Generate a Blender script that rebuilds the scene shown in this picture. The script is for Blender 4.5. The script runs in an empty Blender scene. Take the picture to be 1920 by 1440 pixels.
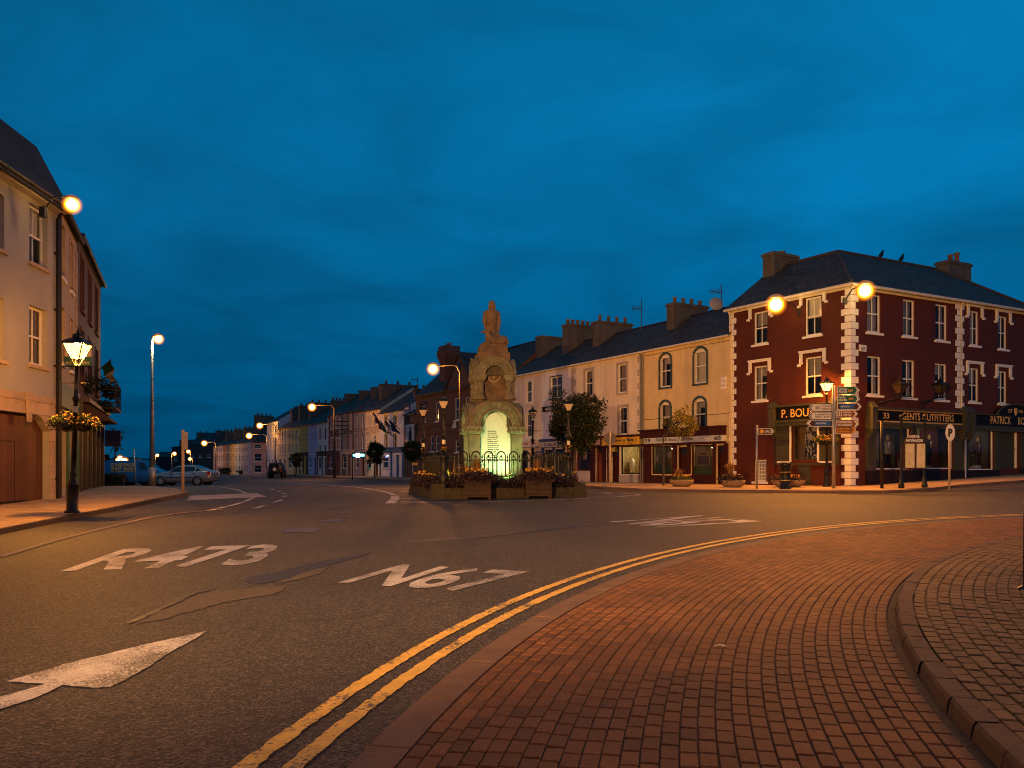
PW=dict(red1=8000,red2=5500,mast=52000,lp1=2700,lp2=700,left=330,mid=2600,tall=900,pole1=1500,pole2=650,far=1500,flood=430,sky=1.6)
NEAR=[('street lamp column behind the photographer, left of centre',-6.0,-7.0,8.0,2600),('street lamp column on the right-hand footpath beyond the picture edge',17.0,9.0,8.0,4800)]
import bpy, math, random
from mathutils import Vector, Matrix
random.seed(7)
S = bpy.context.scene
COL = S.collection
F, HX, HY, EYE = 1550.0, 960.0, 873.0, 1.6      # focal length in photo pixels, principal column, horizon row, eye height
R = math.radians

# ---------------------------------------------------------------- ground height
GP = [(-80,-.9),(26,.416),(38.75,.5),(46,.45),(66,.33),(90,.29),(110,.25),(142,.04),(190,-.85),(240,-1.4),(300,-2.5),(520,-5),(3000,-6)]
def _slopes():
    m=[]
    for i in range(len(GP)):
        if i==0: m.append((GP[1][1]-GP[0][1])/(GP[1][0]-GP[0][0]))
        elif i==len(GP)-1: m.append(0)
        else: m.append((GP[i+1][1]-GP[i-1][1])/(GP[i+1][0]-GP[i-1][0]))
    m[0]=.016; m[1]=.016
    return m
GP[0]=(-80,-80*.016)
GM=_slopes()
def relu(t,s=3.0):
    if t<=0: return 0.0
    return t*t/(2*s) if t<s else t-s/2
def sst(t): t=max(0,min(1,t)); return t*t*(3-2*t)
def g(x,y):
    if y<=26: b=.016*max(y,-80)
    else:
        b=GP[-1][1]
        for i in range(1,len(GP)-1):
            if GP[i][0]<=y<GP[i+1][0]:
                h=GP[i+1][0]-GP[i][0]; t=(y-GP[i][0])/h
                b=((1+2*t)*(1-t)**2)*GP[i][1]+t*(1-t)**2*h*GM[i]+t*t*(3-2*t)*GP[i+1][1]+t*t*(t-1)*h*GM[i+1]; break
    b+=.047*relu(min(x,70)-14.5)*sst((y-18)/12)
    b-=.022*relu(min(-x,60)-14)*sst((y-34)/20)*(1-sst((y-82)/28))
    return b
def ray(px,py,z):                      # point of the photo's ray at depth z
    return Vector(((px-HX)/F*z, z, EYE-(py-HY)/F*z))
def G(px,py):                          # where the photo's ray meets the ground
    lo,hi=1.0,400.0
    for i in range(400):
        z=1.0+i*.5 if i<100 else 51+(i-100)*1.2
        p=ray(px,py,z)
        if p.z<=g(p.x,p.y): hi=z; break
        lo=z
    for _ in range(30):
        m=(lo+hi)/2; p=ray(px,py,m)
        if p.z<=g(p.x,p.y): hi=m
        else: lo=m
    return ray(px,py,hi)

# ---------------------------------------------------------------- materials
MATS={}
def nmat(name):
    m=bpy.data.materials.new(name); m.use_nodes=True; nt=m.node_tree; nt.nodes.clear()
    o=nt.nodes.new('ShaderNodeOutputMaterial'); MATS[name]=m
    return m,nt,o
def N(nt,t,**k):
    n=nt.nodes.new(t)
    for a,b in k.items():
        if a.startswith('_'): setattr(n,a[1:],b)
        else: n.inputs[a.replace('__',' ')].default_value=b
    return n
def M(name,col,rough=.8,var=.18,scale=2.5,bump=.15,bscale=40,metal=0,spec=.3,streak=0,coord='Object',stain=None):
    """painted / stone / metal surface: base colour broken by two noises, fine bump"""
    if name in MATS: return MATS[name]
    m,nt,o=nmat(name); L=nt.links.new
    b=N(nt,'ShaderNodeBsdfPrincipled',Roughness=rough,Metallic=metal); b.inputs['Specular IOR Level'].default_value=spec
    tc=N(nt,'ShaderNodeTexCoord'); n1=N(nt,'ShaderNodeTexNoise',Scale=scale,Detail=6.0,Roughness=.65); L(tc.outputs[coord],n1.inputs['Vector'])
    mp=N(nt,'ShaderNodeMapRange'); mp.inputs[1].default_value=.3; mp.inputs[2].default_value=.7; mp.inputs[3].default_value=1-var; mp.inputs[4].default_value=1+var*.6
    L(n1.outputs['Fac'],mp.inputs[0])
    mx=N(nt,'ShaderNodeMix',_data_type='RGBA',_blend_type='MULTIPLY'); mx.inputs[0].default_value=1
    mx.inputs[6].default_value=(*col,1); L(mp.outputs[0],mx.inputs[7]); out=mx.outputs[2]
    if streak:
        ms=N(nt,'ShaderNodeMapping'); ms.inputs['Scale'].default_value=(1.7,1.7,.22); L(tc.outputs[coord],ms.inputs[0])
        n3=N(nt,'ShaderNodeTexNoise',Scale=1.2,Detail=5.0); L(ms.outputs[0],n3.inputs['Vector'])
        m3=N(nt,'ShaderNodeMapRange'); m3.inputs[1].default_value=.45; m3.inputs[2].default_value=.75; m3.inputs[3].default_value=0; m3.inputs[4].default_value=streak
        L(n3.outputs['Fac'],m3.inputs[0])
        m4=N(nt,'ShaderNodeMix',_data_type='RGBA'); L(m3.outputs[0],m4.inputs[0]); L(out,m4.inputs[6]); m4.inputs[7].default_value=(*(stain or tuple(c*.35 for c in col)),1); out=m4.outputs[2]
    L(out,b.inputs['Base Color'])
    if bump:
        n2=N(nt,'ShaderNodeTexNoise',Scale=bscale,Detail=4.0); L(tc.outputs[coord],n2.inputs['Vector'])
        bp=N(nt,'ShaderNodeBump',Strength=bump,Distance=.02); L(n2.outputs['Fac'],bp.inputs['Height']); L(bp.outputs[0],b.inputs['Normal'])
    L(b.outputs[0],o.inputs['Surface'])
    return m
def Mtile(name,c1,c2,mortar,bw,bh,ms=.012,rough=.8,bump=.5,spec=.3,sq=1.0,noise=.25):
    """tiles laid in the UV plane (metres): slates, bricks, slabs, boards"""
    if name in MATS: return MATS[name]
    m,nt,o=nmat(name); L=nt.links.new
    b=N(nt,'ShaderNodeBsdfPrincipled',Roughness=rough); b.inputs['Specular IOR Level'].default_value=spec
    uv=N(nt,'ShaderNodeUVMap'); br=N(nt,'ShaderNodeTexBrick')
    br.inputs['Color1'].default_value=(*c1,1); br.inputs['Color2'].default_value=(*c2,1); br.inputs['Mortar'].default_value=(*mortar,1)
    br.inputs['Scale'].default_value=1; br.inputs['Mortar Size'].default_value=ms; br.inputs['Brick Width'].default_value=bw; br.inputs['Row Height'].default_value=bh
    br.inputs['Mortar Smooth'].default_value=.2
    L(uv.outputs[0],br.inputs['Vector'])
    n1=N(nt,'ShaderNodeTexNoise',Scale=1.3,Detail=6.0,Roughness=.7); tc=N(nt,'ShaderNodeTexCoord'); L(tc.outputs['Object'],n1.inputs['Vector'])
    mp=N(nt,'ShaderNodeMapRange'); mp.inputs[1].default_value=.3; mp.inputs[2].default_value=.7; mp.inputs[3].default_value=1-noise; mp.inputs[4].default_value=1+noise
    L(n1.outputs['Fac'],mp.inputs[0])
    mx=N(nt,'ShaderNodeMix',_data_type='RGBA',_blend_type='MULTIPLY'); mx.inputs[0].default_value=1
    L(br.outputs['Color'],mx.inputs[6]); L(mp.outputs[0],mx.inputs[7]); L(mx.outputs[2],b.inputs['Base Color'])
    iv=N(nt,'ShaderNodeMath',_operation='SUBTRACT'); iv.inputs[0].default_value=1; L(br.outputs['Fac'],iv.inputs[1])
    n2=N(nt,'ShaderNodeTexNoise',Scale=30.0,Detail=3.0); L(tc.outputs['Object'],n2.inputs['Vector'])
    ad=N(nt,'ShaderNodeMath',_operation='MULTIPLY_ADD'); L(n2.outputs['Fac'],ad.inputs[0]); ad.inputs[1].default_value=.4; L(iv.outputs[0],ad.inputs[2])
    bp=N(nt,'ShaderNodeBump',Strength=bump,Distance=.02); L(ad.outputs[0],bp.inputs['Height']); L(bp.outputs[0],b.inputs['Normal'])
    L(b.outputs[0],o.inputs['Surface']); return m
def Mglass(name,tint=(.02,.025,.03),mixf=.25):
    """window glass: mostly see-through, reflecting at grazing angles"""
    if name in MATS: return MATS[name]
    m,nt,o=nmat(name); L=nt.links.new
    t=N(nt,'ShaderNodeBsdfTransparent'); t.inputs[0].default_value=(.92,.92,.9,1)
    gl=N(nt,'ShaderNodeBsdfGlossy',Roughness=.03); gl.inputs[0].default_value=(.85,.82,.78,1)
    lw=N(nt,'ShaderNodeFresnel',IOR=1.42); mx=N(nt,'ShaderNodeMixShader')
    mp=N(nt,'ShaderNodeMapRange'); mp.inputs[3].default_value=0; mp.inputs[4].default_value=.9; L(lw.outputs[0],mp.inputs[0])
    L(mp.outputs[0],mx.inputs[0]); L(t.outputs[0],mx.inputs[1]); L(gl.outputs[0],mx.inputs[2]); L(mx.outputs[0],o.inputs['Surface']); return m
def Mpane(name,col=(.02,.024,.03),cur=(.3,.28,.25),amount=.45):
    """domestic pane: glossy glass over a dark room with a pale net curtain hanging in folds behind it"""
    if name in MATS: return MATS[name]
    m,nt,o=nmat(name); L=nt.links.new
    b=N(nt,'ShaderNodeBsdfPrincipled',Roughness=.06); b.inputs['Specular IOR Level'].default_value=.5
    tc=N(nt,'ShaderNodeTexCoord'); ob=N(nt,'ShaderNodeObjectInfo')
    ms=N(nt,'ShaderNodeMapping'); ms.inputs['Scale'].default_value=(9,9,.35); L(tc.outputs['Object'],ms.inputs[0])
    ad=N(nt,'ShaderNodeVectorMath',_operation='ADD'); L(ms.outputs[0],ad.inputs[0]); L(ob.outputs['Random'],ad.inputs[1])
    n=N(nt,'ShaderNodeTexNoise',Scale=1.6,Detail=3.0); L(ad.outputs[0],n.inputs['Vector'])
    mr=N(nt,'ShaderNodeMapRange'); mr.inputs[1].default_value=.42; mr.inputs[2].default_value=.68; mr.inputs[3].default_value=0; mr.inputs[4].default_value=amount
    L(n.outputs['Fac'],mr.inputs[0])
    mx=N(nt,'ShaderNodeMix',_data_type='RGBA'); L(mr.outputs[0],mx.inputs[0]); mx.inputs[6].default_value=(*col,1); mx.inputs[7].default_value=(*cur,1)
    L(mx.outputs[2],b.inputs['Base Color']); L(b.outputs[0],o.inputs['Surface']); return m
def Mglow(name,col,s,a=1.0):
    """lit lantern glass and added lamp halos: gives off light and lets the lamp inside shine through"""
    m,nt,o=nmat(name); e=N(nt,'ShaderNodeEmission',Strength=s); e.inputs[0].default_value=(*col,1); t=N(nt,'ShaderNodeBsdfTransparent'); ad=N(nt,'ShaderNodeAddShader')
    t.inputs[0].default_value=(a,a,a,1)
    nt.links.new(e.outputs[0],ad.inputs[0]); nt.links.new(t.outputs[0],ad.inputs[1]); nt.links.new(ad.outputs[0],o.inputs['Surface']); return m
def Memit(name,col,s):
    if name in MATS: return MATS[name]
    m,nt,o=nmat(name); e=N(nt,'ShaderNodeEmission',Strength=s); e.inputs[0].default_value=(*col,1); nt.links.new(e.outputs[0],o.inputs['Surface']); return m
def Mleaf(name,c1,c2,trans=.25,rough=.6):
    if name in MATS: return MATS[name]
    m,nt,o=nmat(name); L=nt.links.new
    b=N(nt,'ShaderNodeBsdfPrincipled',Roughness=rough); b.inputs['Specular IOR Level'].default_value=.25
    at=N(nt,'ShaderNodeVertexColor',_layer_name='rnd'); cr=N(nt,'ShaderNodeMix',_data_type='RGBA'); cr.inputs[6].default_value=(*c1,1); cr.inputs[7].default_value=(*c2,1)
    L(at.outputs['Color'],cr.inputs[0]); L(cr.outputs[2],b.inputs['Base Color'])
    t=N(nt,'ShaderNodeBsdfTranslucent'); L(cr.outputs[2],t.inputs[0]); mx=N(nt,'ShaderNodeMixShader'); mx.inputs[0].default_value=trans
    L(b.outputs[0],mx.inputs[1]); L(t.outputs[0],mx.inputs[2]); L(mx.outputs[0],o.inputs['Surface']); return m

# ---------------------------------------------------------------- mesh builder
class MB:
    def __init__(s): s.v=[]; s.f=[]; s.mi=[]; s.m=0; s.col=[]; s.c=None; s.T=None; s.sm=[]; s.smooth=False
    def _v(s,p):
        p=Vector(p)
        if s.T is not None: p=s.T@p
        s.v.append(p); return len(s.v)-1
    def face(s,pts):
        i=[s._v(p) for p in pts]; s.f.append(i); s.mi.append(s.m); s.col.append(s.c if s.c is not None else random.random()); s.sm.append(s.smooth)
    def fidx(s,i): s.f.append(i); s.mi.append(s.m); s.col.append(s.c if s.c is not None else random.random()); s.sm.append(s.smooth)
    def box(s,x0,x1,y0,y1,z0,z1):
        if x0>x1:x0,x1=x1,x0
        if y0>y1:y0,y1=y1,y0
        if z0>z1:z0,z1=z1,z0
        P=[(x0,y0,z0),(x1,y0,z0),(x1,y1,z0),(x0,y1,z0),(x0,y0,z1),(x1,y0,z1),(x1,y1,z1),(x0,y1,z1)]
        i=[s._v(p) for p in P]
        for q in ((0,3,2,1),(4,5,6,7),(0,1,5,4),(1,2,6,5),(2,3,7,6),(3,0,4,7)): s.fidx([i[k] for k in q])
    def rings(s,rings,closed=True,cap=True):
        I=[[s._v(p) for p in r] for r in rings]; n=len(I[0])
        for a,b in zip(I[:-1],I[1:]):
            for k in range(n if closed else n-1):
                k2=(k+1)%n; s.fidx([a[k],a[k2],b[k2],b[k]])
        if cap and closed:
            s.fidx(I[0][::-1]); s.fidx(I[-1])
    def lathe(s,prof,c=(0,0,0),n=12,rot=0,sx=1,sy=1,cap=True):
        sm=s.smooth
        s.rings([[(c[0]+r*sx*math.cos(rot+2*math.pi*k/n),c[1]+r*sy*math.sin(rot+2*math.pi*k/n),c[2]+z) for k in range(n)] for r,z in prof],True,cap)
    def tube(s,path,r,n=6,cap=True):
        path=[Vector(p) for p in path]; rr=[]
        for i,p in enumerate(path):
            a=path[max(0,i-1)]; b=path[min(len(path)-1,i+1)]; d=(b-a).normalized()
            u=d.cross(Vector((0,0,1)))
            if u.length<.01: u=Vector((1,0,0))
            u.normalize(); w=d.cross(u); ri=r[i] if isinstance(r,(list,tuple)) else r
            rr.append([p+(u*math.cos(2*math.pi*k/n)+w*math.sin(2*math.pi*k/n))*ri for k in range(n)])
        s.rings(rr,True,cap)
    def prism(s,poly,d0,d1,ax='y'):
        """poly in two axes extruded along the third"""
        def mk(p,d):
            return (p[0],d,p[1]) if ax=='y' else ((d,p[0],p[1]) if ax=='x' else (p[0],p[1],d))
        a=[s._v(mk(p,d0)) for p in poly]; b=[s._v(mk(p,d1)) for p in poly]; n=len(poly)
        s.fidx(a[::-1]); s.fidx(b)
        for k in range(n): s.fidx([a[k],a[(k+1)%n],b[(k+1)%n],b[k]])
    def sphere(s,c,r,n=10,m=7,sz=1):
        prof=[(max(.001,math.sin(math.pi*k/m))*r,-math.cos(math.pi*k/m)*r*sz) for k in range(m+1)]
        s.lathe(prof,c,n)
    def build(s,name,mats,parent=None,uv=True,recalc=True):
        me=bpy.data.meshes.new(name); me.from_pydata([tuple(v) for v in s.v],[],s.f)
        if not isinstance(mats,(list,tuple)): mats=[mats]
        for m in mats: me.materials.append(m)
        me.polygons.foreach_set('material_index',s.mi); me.polygons.foreach_set('use_smooth',s.sm)
        if recalc:
            import bmesh
            bm=bmesh.new(); bm.from_mesh(me); bmesh.ops.recalc_face_normals(bm,faces=bm.faces); bm.to_mesh(me); bm.free()
        me.update()
        if uv:
            U=me.uv_layers.new(name='UVMap'); ar=[0.0]*(2*len(me.loops)); vs=me.vertices
            for p in me.polygons:
                nn=p.normal
                if abs(nn.z)>.98: t=Vector((1,0,0))
                else: t=Vector((0,0,1)).cross(nn).normalized()
                bb=nn.cross(t)
                for li in p.loop_indices:
                    co=vs[me.loops[li].vertex_index].co; ar[2*li]=co.dot(t); ar[2*li+1]=co.dot(bb)
            U.data.foreach_set('uv',ar)
        ca=me.color_attributes.new('rnd','FLOAT_COLOR','CORNER'); ar=[0.0]*(4*len(me.loops))
        for p in me.polygons:
            c=s.col[p.index]
            if not isinstance(c,tuple): c=(c,c,c)
            for li in p.loop_indices: ar[4*li:4*li+4]=[*c,1]
        ca.data.foreach_set('color',ar)
        o=bpy.data.objects.new(name,me); COL.objects.link(o)
        if parent is not None: o.parent=parent
        return o
def build_lettering(mb,mat,parent):
    """each word or number of a sign becomes a part of its own"""
    mk=[(0,0)]+[m for m in mb.marks if m!=(0,0)]+[(len(mb.v),len(mb.f))]; out=None
    for (a,c),(b,d) in zip(mk[:-1],mk[1:]):
        if d<=c: continue
        m=MB(); m.v=mb.v[a:b]; m.f=[[q-a for q in f] for f in mb.f[c:d]]; m.mi=mb.mi[c:d]; m.col=mb.col[c:d]; m.sm=mb.sm[c:d]; out=m.build('lettering',mat,parent)
    return out
def split_build(mb,n,name,mat,parent):
    """n equal pieces collected in one builder become n objects"""
    kv,kf=len(mb.v)//n,len(mb.f)//n; out=[]
    for i in range(n):
        m=MB(); m.v=mb.v[i*kv:(i+1)*kv]; m.f=[[q-i*kv for q in f] for f in mb.f[i*kf:(i+1)*kf]]; m.mi=mb.mi[i*kf:(i+1)*kf]; m.col=mb.col[i*kf:(i+1)*kf]; m.sm=mb.sm[i*kf:(i+1)*kf]
        out.append(m.build(name,mat,parent))
    return out
def tag(o,label=None,cat=None,group=None,kind=None):
    if label: o['label']=label
    if cat: o['category']=cat
    if group: o['group']=group
    if kind: o['kind']=kind
    return o
def thing(name,label,cat,loc=(0,0,0),rz=0,group=None):
    o=bpy.data.objects.new(name,None); COL.objects.link(o); o.location=loc; o.rotation_euler=(0,0,rz); o.empty_display_size=.3
    return tag(o,label,cat,group)
def copy_tree(o,parent=None):
    c=o.copy(); COL.objects.link(c); c.parent=parent
    for ch in list(o.children): copy_tree(ch,c)
    return c
TXT={}
def text_mesh(s_,bold=0.0):
    key=(s_,bold)
    if key in TXT: return TXT[key]
    cu=bpy.data.curves.new('t','FONT'); cu.body=s_; cu.size=1; cu.offset=bold; cu.resolution_u=3; cu.align_x='LEFT'
    ob=bpy.data.objects.new('t',cu); COL.objects.link(ob); bpy.context.view_layer.update()
    me=bpy.data.meshes.new_from_object(ob.evaluated_get(bpy.context.evaluated_depsgraph_get()))
    vs=[(v.co.x,v.co.y) for v in me.vertices]; fs=[list(p.vertices) for p in me.polygons]
    bpy.data.objects.remove(ob); bpy.data.meshes.remove(me); bpy.data.curves.remove(cu)
    x0=min(v[0] for v in vs); x1=max(v[0] for v in vs); y0=min(v[1] for v in vs); y1=max(v[1] for v in vs)
    TXT[key]=([((x-x0)/(x1-x0),(y-y0)/(y1-y0)) for x,y in vs],fs); return TXT[key]
def put_text(mb,s_,x0,x1,z0,z1,y,bold=.012,flip=False,slant=0.0,fn=None,serif=False):
    """lettering fitted to the box x0..x1, z0..z1 on a plane facing -y (or any map fn(a,b))"""
    if not hasattr(mb,'marks'): mb.marks=[]
    mb.marks.append((len(mb.v),len(mb.f)))
    vs,fs=text_mesh(s_,bold); base=len(mb.v)
    for a,b in vs:
        if fn: p=fn(a,b)
        else:
            p=((x1-(x1-x0)*a) if flip else (x0+(x1-x0)*(a+slant*(b-.5))),y,z0+(z1-z0)*b)
        mb._v(p)
    for f in fs: mb.fidx([base+i for i in f])

# ---------------------------------------------------------------- common materials
m_asphalt=None
def make_asphalt():
    m,nt,o=nmat('asphalt'); L=nt.links.new
    b=N(nt,'ShaderNodeBsdfPrincipled',Roughness=.72); b.inputs['Specular IOR Level'].default_value=.35
    tc=N(nt,'ShaderNodeTexCoord')
    n1=N(nt,'ShaderNodeTexNoise',Scale=.22,Detail=7.0,Roughness=.6); n2=N(nt,'ShaderNodeTexVoronoi',Scale=58.0); n3=N(nt,'ShaderNodeTexNoise',Scale=160.0,Detail=2.0)
    for n in (n1,n2,n3): L(tc.outputs['Object'],n.inputs['Vector'])
    r=N(nt,'ShaderNodeMapRange'); r.inputs[1].default_value=.3; r.inputs[2].default_value=.7; r.inputs[3].default_value=.015; r.inputs[4].default_value=.032; L(n1.outputs['Fac'],r.inputs[0])
    bw=N(nt,'ShaderNodeRGBToBW'); L(n2.outputs['Color'],bw.inputs[0])
    pw=N(nt,'ShaderNodeMath',_operation='POWER'); L(bw.outputs[0],pw.inputs[0]); pw.inputs[1].default_value=3.0
    ma=N(nt,'ShaderNodeMath',_operation='MULTIPLY_ADD'); L(pw.outputs[0],ma.inputs[0]); ma.inputs[1].default_value=5.0; ma.inputs[2].default_value=.42
    mu=N(nt,'ShaderNodeMath',_operation='MULTIPLY'); L(r.outputs[0],mu.inputs[0]); L(ma.outputs[0],mu.inputs[1])
    cm=N(nt,'ShaderNodeCombineColor'); 
    for k,fac in enumerate((1.08,.9,.7)):
        q=N(nt,'ShaderNodeMath',_operation='MULTIPLY'); L(mu.outputs[0],q.inputs[0]); q.inputs[1].default_value=fac; L(q.outputs[0],cm.inputs[k])
    # hairline cracks and two worn, polished wheel bands
    mpv=N(nt,'ShaderNodeMapping'); nz=N(nt,'ShaderNodeTexNoise',Scale=1.5,Detail=4.0); L(tc.outputs['Object'],nz.inputs['Vector'])
    va=N(nt,'ShaderNodeMix',_data_type='RGBA',_blend_type='LINEAR_LIGHT'); va.inputs[0].default_value=.5; L(tc.outputs['Object'],va.inputs[6]); L(nz.outputs['Color'],va.inputs[7])
    vc=N(nt,'ShaderNodeTexVoronoi',Scale=.33,_feature='DISTANCE_TO_EDGE'); L(va.outputs[2],vc.inputs['Vector'])
    cl=N(nt,'ShaderNodeMapRange'); cl.inputs[1].default_value=0; cl.inputs[2].default_value=.006; cl.inputs[3].default_value=.45; cl.inputs[4].default_value=1; L(vc.outputs['Distance'],cl.inputs[0])
    cmx=N(nt,'ShaderNodeMix',_data_type='RGBA',_blend_type='MULTIPLY'); cmx.inputs[0].default_value=1; L(cm.outputs[0],cmx.inputs[6]); L(cl.outputs[0],cmx.inputs[7])
    L(cmx.outputs[2],b.inputs['Base Color'])
    bp=N(nt,'ShaderNodeBump',Strength=.8,Distance=.014); L(n2.outputs['Distance'],bp.inputs['Height']); L(bp.outputs[0],b.inputs['Normal'])
    L(b.outputs[0],o.inputs['Surface']); return m
m_asphalt=make_asphalt()
def make_paint(name,col,worn,sc=55.0,thr=.45):
    """road paint with chips worn through to the asphalt"""
    m,nt,o=nmat(name); L=nt.links.new
    b=N(nt,'ShaderNodeBsdfPrincipled',Roughness=.65); tc=N(nt,'ShaderNodeTexCoord')
    n1=N(nt,'ShaderNodeTexNoise',Scale=sc,Detail=5.0,Roughness=.75); n2=N(nt,'ShaderNodeTexNoise',Scale=1.7,Detail=3.0)
    for n in (n1,n2): L(tc.outputs['Object'],n.inputs['Vector'])
    a=N(nt,'ShaderNodeMath',_operation='MULTIPLY_ADD'); L(n2.outputs['Fac'],a.inputs[0]); a.inputs[1].default_value=.55; 
    L(n1.outputs['Fac'],a.inputs[2])
    r=N(nt,'ShaderNodeMapRange'); r.inputs[1].default_value=thr+.27; r.inputs[2].default_value=thr+.31; L(a.outputs[0],r.inputs[0])
    mx=N(nt,'ShaderNodeMix',_data_type='RGBA'); L(r.outputs[0],mx.inputs[0]); mx.inputs[6].default_value=(*worn,1); mx.inputs[7].default_value=(*col,1)
    n3=N(nt,'ShaderNodeTexNoise',Scale=9.0,Detail=4.0); L(tc.outputs['Object'],n3.inputs['Vector'])
    mr=N(nt,'ShaderNodeMapRange'); mr.inputs[1].default_value=.3; mr.inputs[2].default_value=.7; mr.inputs[3].default_value=.72; mr.inputs[4].default_value=1.08; L(n3.outputs['Fac'],mr.inputs[0])
    m2=N(nt,'ShaderNodeMix',_data_type='RGBA',_blend_type='MULTIPLY'); m2.inputs[0].default_value=1; L(mx.outputs[2],m2.inputs[6]); L(mr.outputs[0],m2.inputs[7])
    L(m2.outputs[2],b.inputs['Base Color'])
    bp=N(nt,'ShaderNodeBump',Strength=.4,Distance=.006); L(r.outputs[0],bp.inputs['Height']); L(bp.outputs[0],b.inputs['Normal'])
    L(b.outputs[0],o.inputs['Surface']); return m
m_white=make_paint('road_white',(.43,.40,.37),(.06,.055,.05),thr=.455)
m_yellow=make_paint('road_yellow',(.62,.36,.04),(.06,.055,.05),sc=30.0,thr=.40)
m_white_worn=make_paint('road_white_worn',(.5,.48,.46),(.06,.055,.05),sc=24.0,thr=.47)
def make_brick(name,c1,c2):
    m,nt,o=nmat(name); L=nt.links.new
    b=N(nt,'ShaderNodeBsdfPrincipled',Roughness=.75); b.inputs['Specular IOR Level'].default_value=.3
    at=N(nt,'ShaderNodeVertexColor',_layer_name='rnd'); tc=N(nt,'ShaderNodeTexCoord')
    mx=N(nt,'ShaderNodeMix',_data_type='RGBA'); mx.inputs[6].default_value=(*c1,1); mx.inputs[7].default_value=(*c2,1); L(at.outputs['Color'],mx.inputs[0])
    n1=N(nt,'ShaderNodeTexNoise',Scale=.7,Detail=6.0,Roughness=.65); n2=N(nt,'ShaderNodeTexNoise',Scale=60.0,Detail=4.0)
    for n in (n1,n2): L(tc.outputs['Object'],n.inputs['Vector'])
    mr=N(nt,'ShaderNodeMapRange'); mr.inputs[1].default_value=.32; mr.inputs[2].default_value=.68; mr.inputs[3].default_value=.62; mr.inputs[4].default_value=1.15; L(n1.outputs['Fac'],mr.inputs[0])
    m3=N(nt,'ShaderNodeMapRange'); m3.inputs[1].default_value=.3; m3.inputs[2].default_value=.7; m3.inputs[3].default_value=.75; m3.inputs[4].default_value=1.25; L(n2.outputs['Fac'],m3.inputs[0])
    q=N(nt,'ShaderNodeMath',_operation='MULTIPLY'); L(mr.outputs[0],q.inputs[0]); L(m3.outputs[0],q.inputs[1])
    m2=N(nt,'ShaderNodeMix',_data_type='RGBA',_blend_type='MULTIPLY'); m2.inputs[0].default_value=1; L(mx.outputs[2],m2.inputs[6]); L(q.outputs[0],m2.inputs[7])
    L(m2.outputs[2],b.inputs['Base Color'])
    bp=N(nt,'ShaderNodeBump',Strength=.5,Distance=.006); L(n2.outputs['Fac'],bp.inputs['Height']); L(bp.outputs[0],b.inputs['Normal'])
    L(b.outputs[0],o.inputs['Surface']); return m
m_brick=make_brick('paver_red',(.085,.032,.008),(.175,.068,.018))
m_brick2=make_brick('paver_brown',(.095,.055,.016),(.17,.10,.032))
m_kerb=M('kerb_granite',(.125,.07,.042),var=.3,scale=3,bump=.35)
m_kerb2=M('kerb_concrete',(.085,.05,.024),var=.35,scale=5,bump=.4)
m_joint2=M('joint_moss',(.07,.055,.012),var=.8,scale=6,bump=.5)
m_joint=M('joint_dirt',(.022,.02,.014),var=.5,scale=20,bump=.5)
m_black=M('black_iron',(.007,.006,.005),rough=.5,var=.2,spec=.3,bump=.1)
m_steel=M('galvanised_steel',(.3,.29,.27),rough=.45,metal=.6,var=.25,bump=.05)
m_dark=M('dark_void',(.008,.008,.009),var=.1,bump=0)
m_trim=M('white_trim',(.72,.69,.62),rough=.6,var=.08,bump=.05,streak=.12)
m_slate=Mtile('slate',(.035,.03,.028),(.07,.06,.052),(.012,.011,.01),.3,.22,.014,rough=.7,bump=.7,spec=.2,noise=.35)
m_pane=Mpane('pane'); m_pane2=Mpane('pane_curtain',(.03,.03,.035),(.42,.38,.32),.75); m_pane3=Mpane('pane_dark',(.012,.014,.018),(.08,.08,.08),.3)
m_glass=Mglass('shop_glass')
m_stonecap=M('chimney_render',(.1,.085,.065),var=.3,scale=1.5,bump=.3,streak=.5)
m_pot=M('chimney_pot_clay',(.2,.11,.07),var=.2)
m_concrete=M('concrete_slab',(.17,.145,.12),var=.3,scale=1.2,bump=.25)
m_flag=Mtile('paving_slab',(.24,.165,.09),(.31,.215,.12),(.05,.035,.02),.9,.6,.012,noise=.3,bump=.35)
# ================================================================ GROUND
def sheet(name,xs,ys,dz,mat,label=None):
    mb=MB(); mb.smooth=True; mb.c=.5
    idx=[[mb._v((x,y,g(x,y)+dz)) for x in xs] for y in ys]
    for j in range(len(ys)-1):
        for i in range(len(xs)-1): mb.fidx([idx[j][i],idx[j][i+1],idx[j+1][i+1],idx[j+1][i]])
    o=mb.build(name,mat,recalc=False); tag(o,kind='structure'); return o
xs=[-900,-500,-300,-200,-150,-120,-95]+[x for x in range(-80,61,1)]+[75,95,130,200,300,500,900]
ys=[-60,-30]+[y for y in range(-15,150,1)]+[y for y in range(152,300,6)]
sheet('road',xs,ys,0,m_asphalt)
# sea and the low hills on its far side
m_sea=M('sea_water',(.01,.02,.03),rough=.12,var=.1,scale=.05,bump=.2,bscale=.6)
mb=MB(); mb.face([(-3000,296,-2.6),(3000,296,-2.6),(3000,3500,-2.6),(-3000,3500,-2.6)]); tag(mb.build('water',m_sea),kind='structure')
m_hill=M('hill_grass',(.02,.03,.02),var=.4,scale=.01,bump=0)
mb=MB(); mb.smooth=True
rows=[]
for k in range(6):
    rows.append([(x,1500+k*60,-4+ (19*math.exp(-((x+900)/420)**2)+15*math.exp(-((x+300)/500)**2)+3*math.sin(x*.011)+1.2*math.sin(x*.037+k))*math.sin(math.pi*k/5)) for x in range(-2600,2600,50)])
mb.rings(rows,False,False); tag(mb.build('hills',m_hill),kind='structure')

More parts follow.
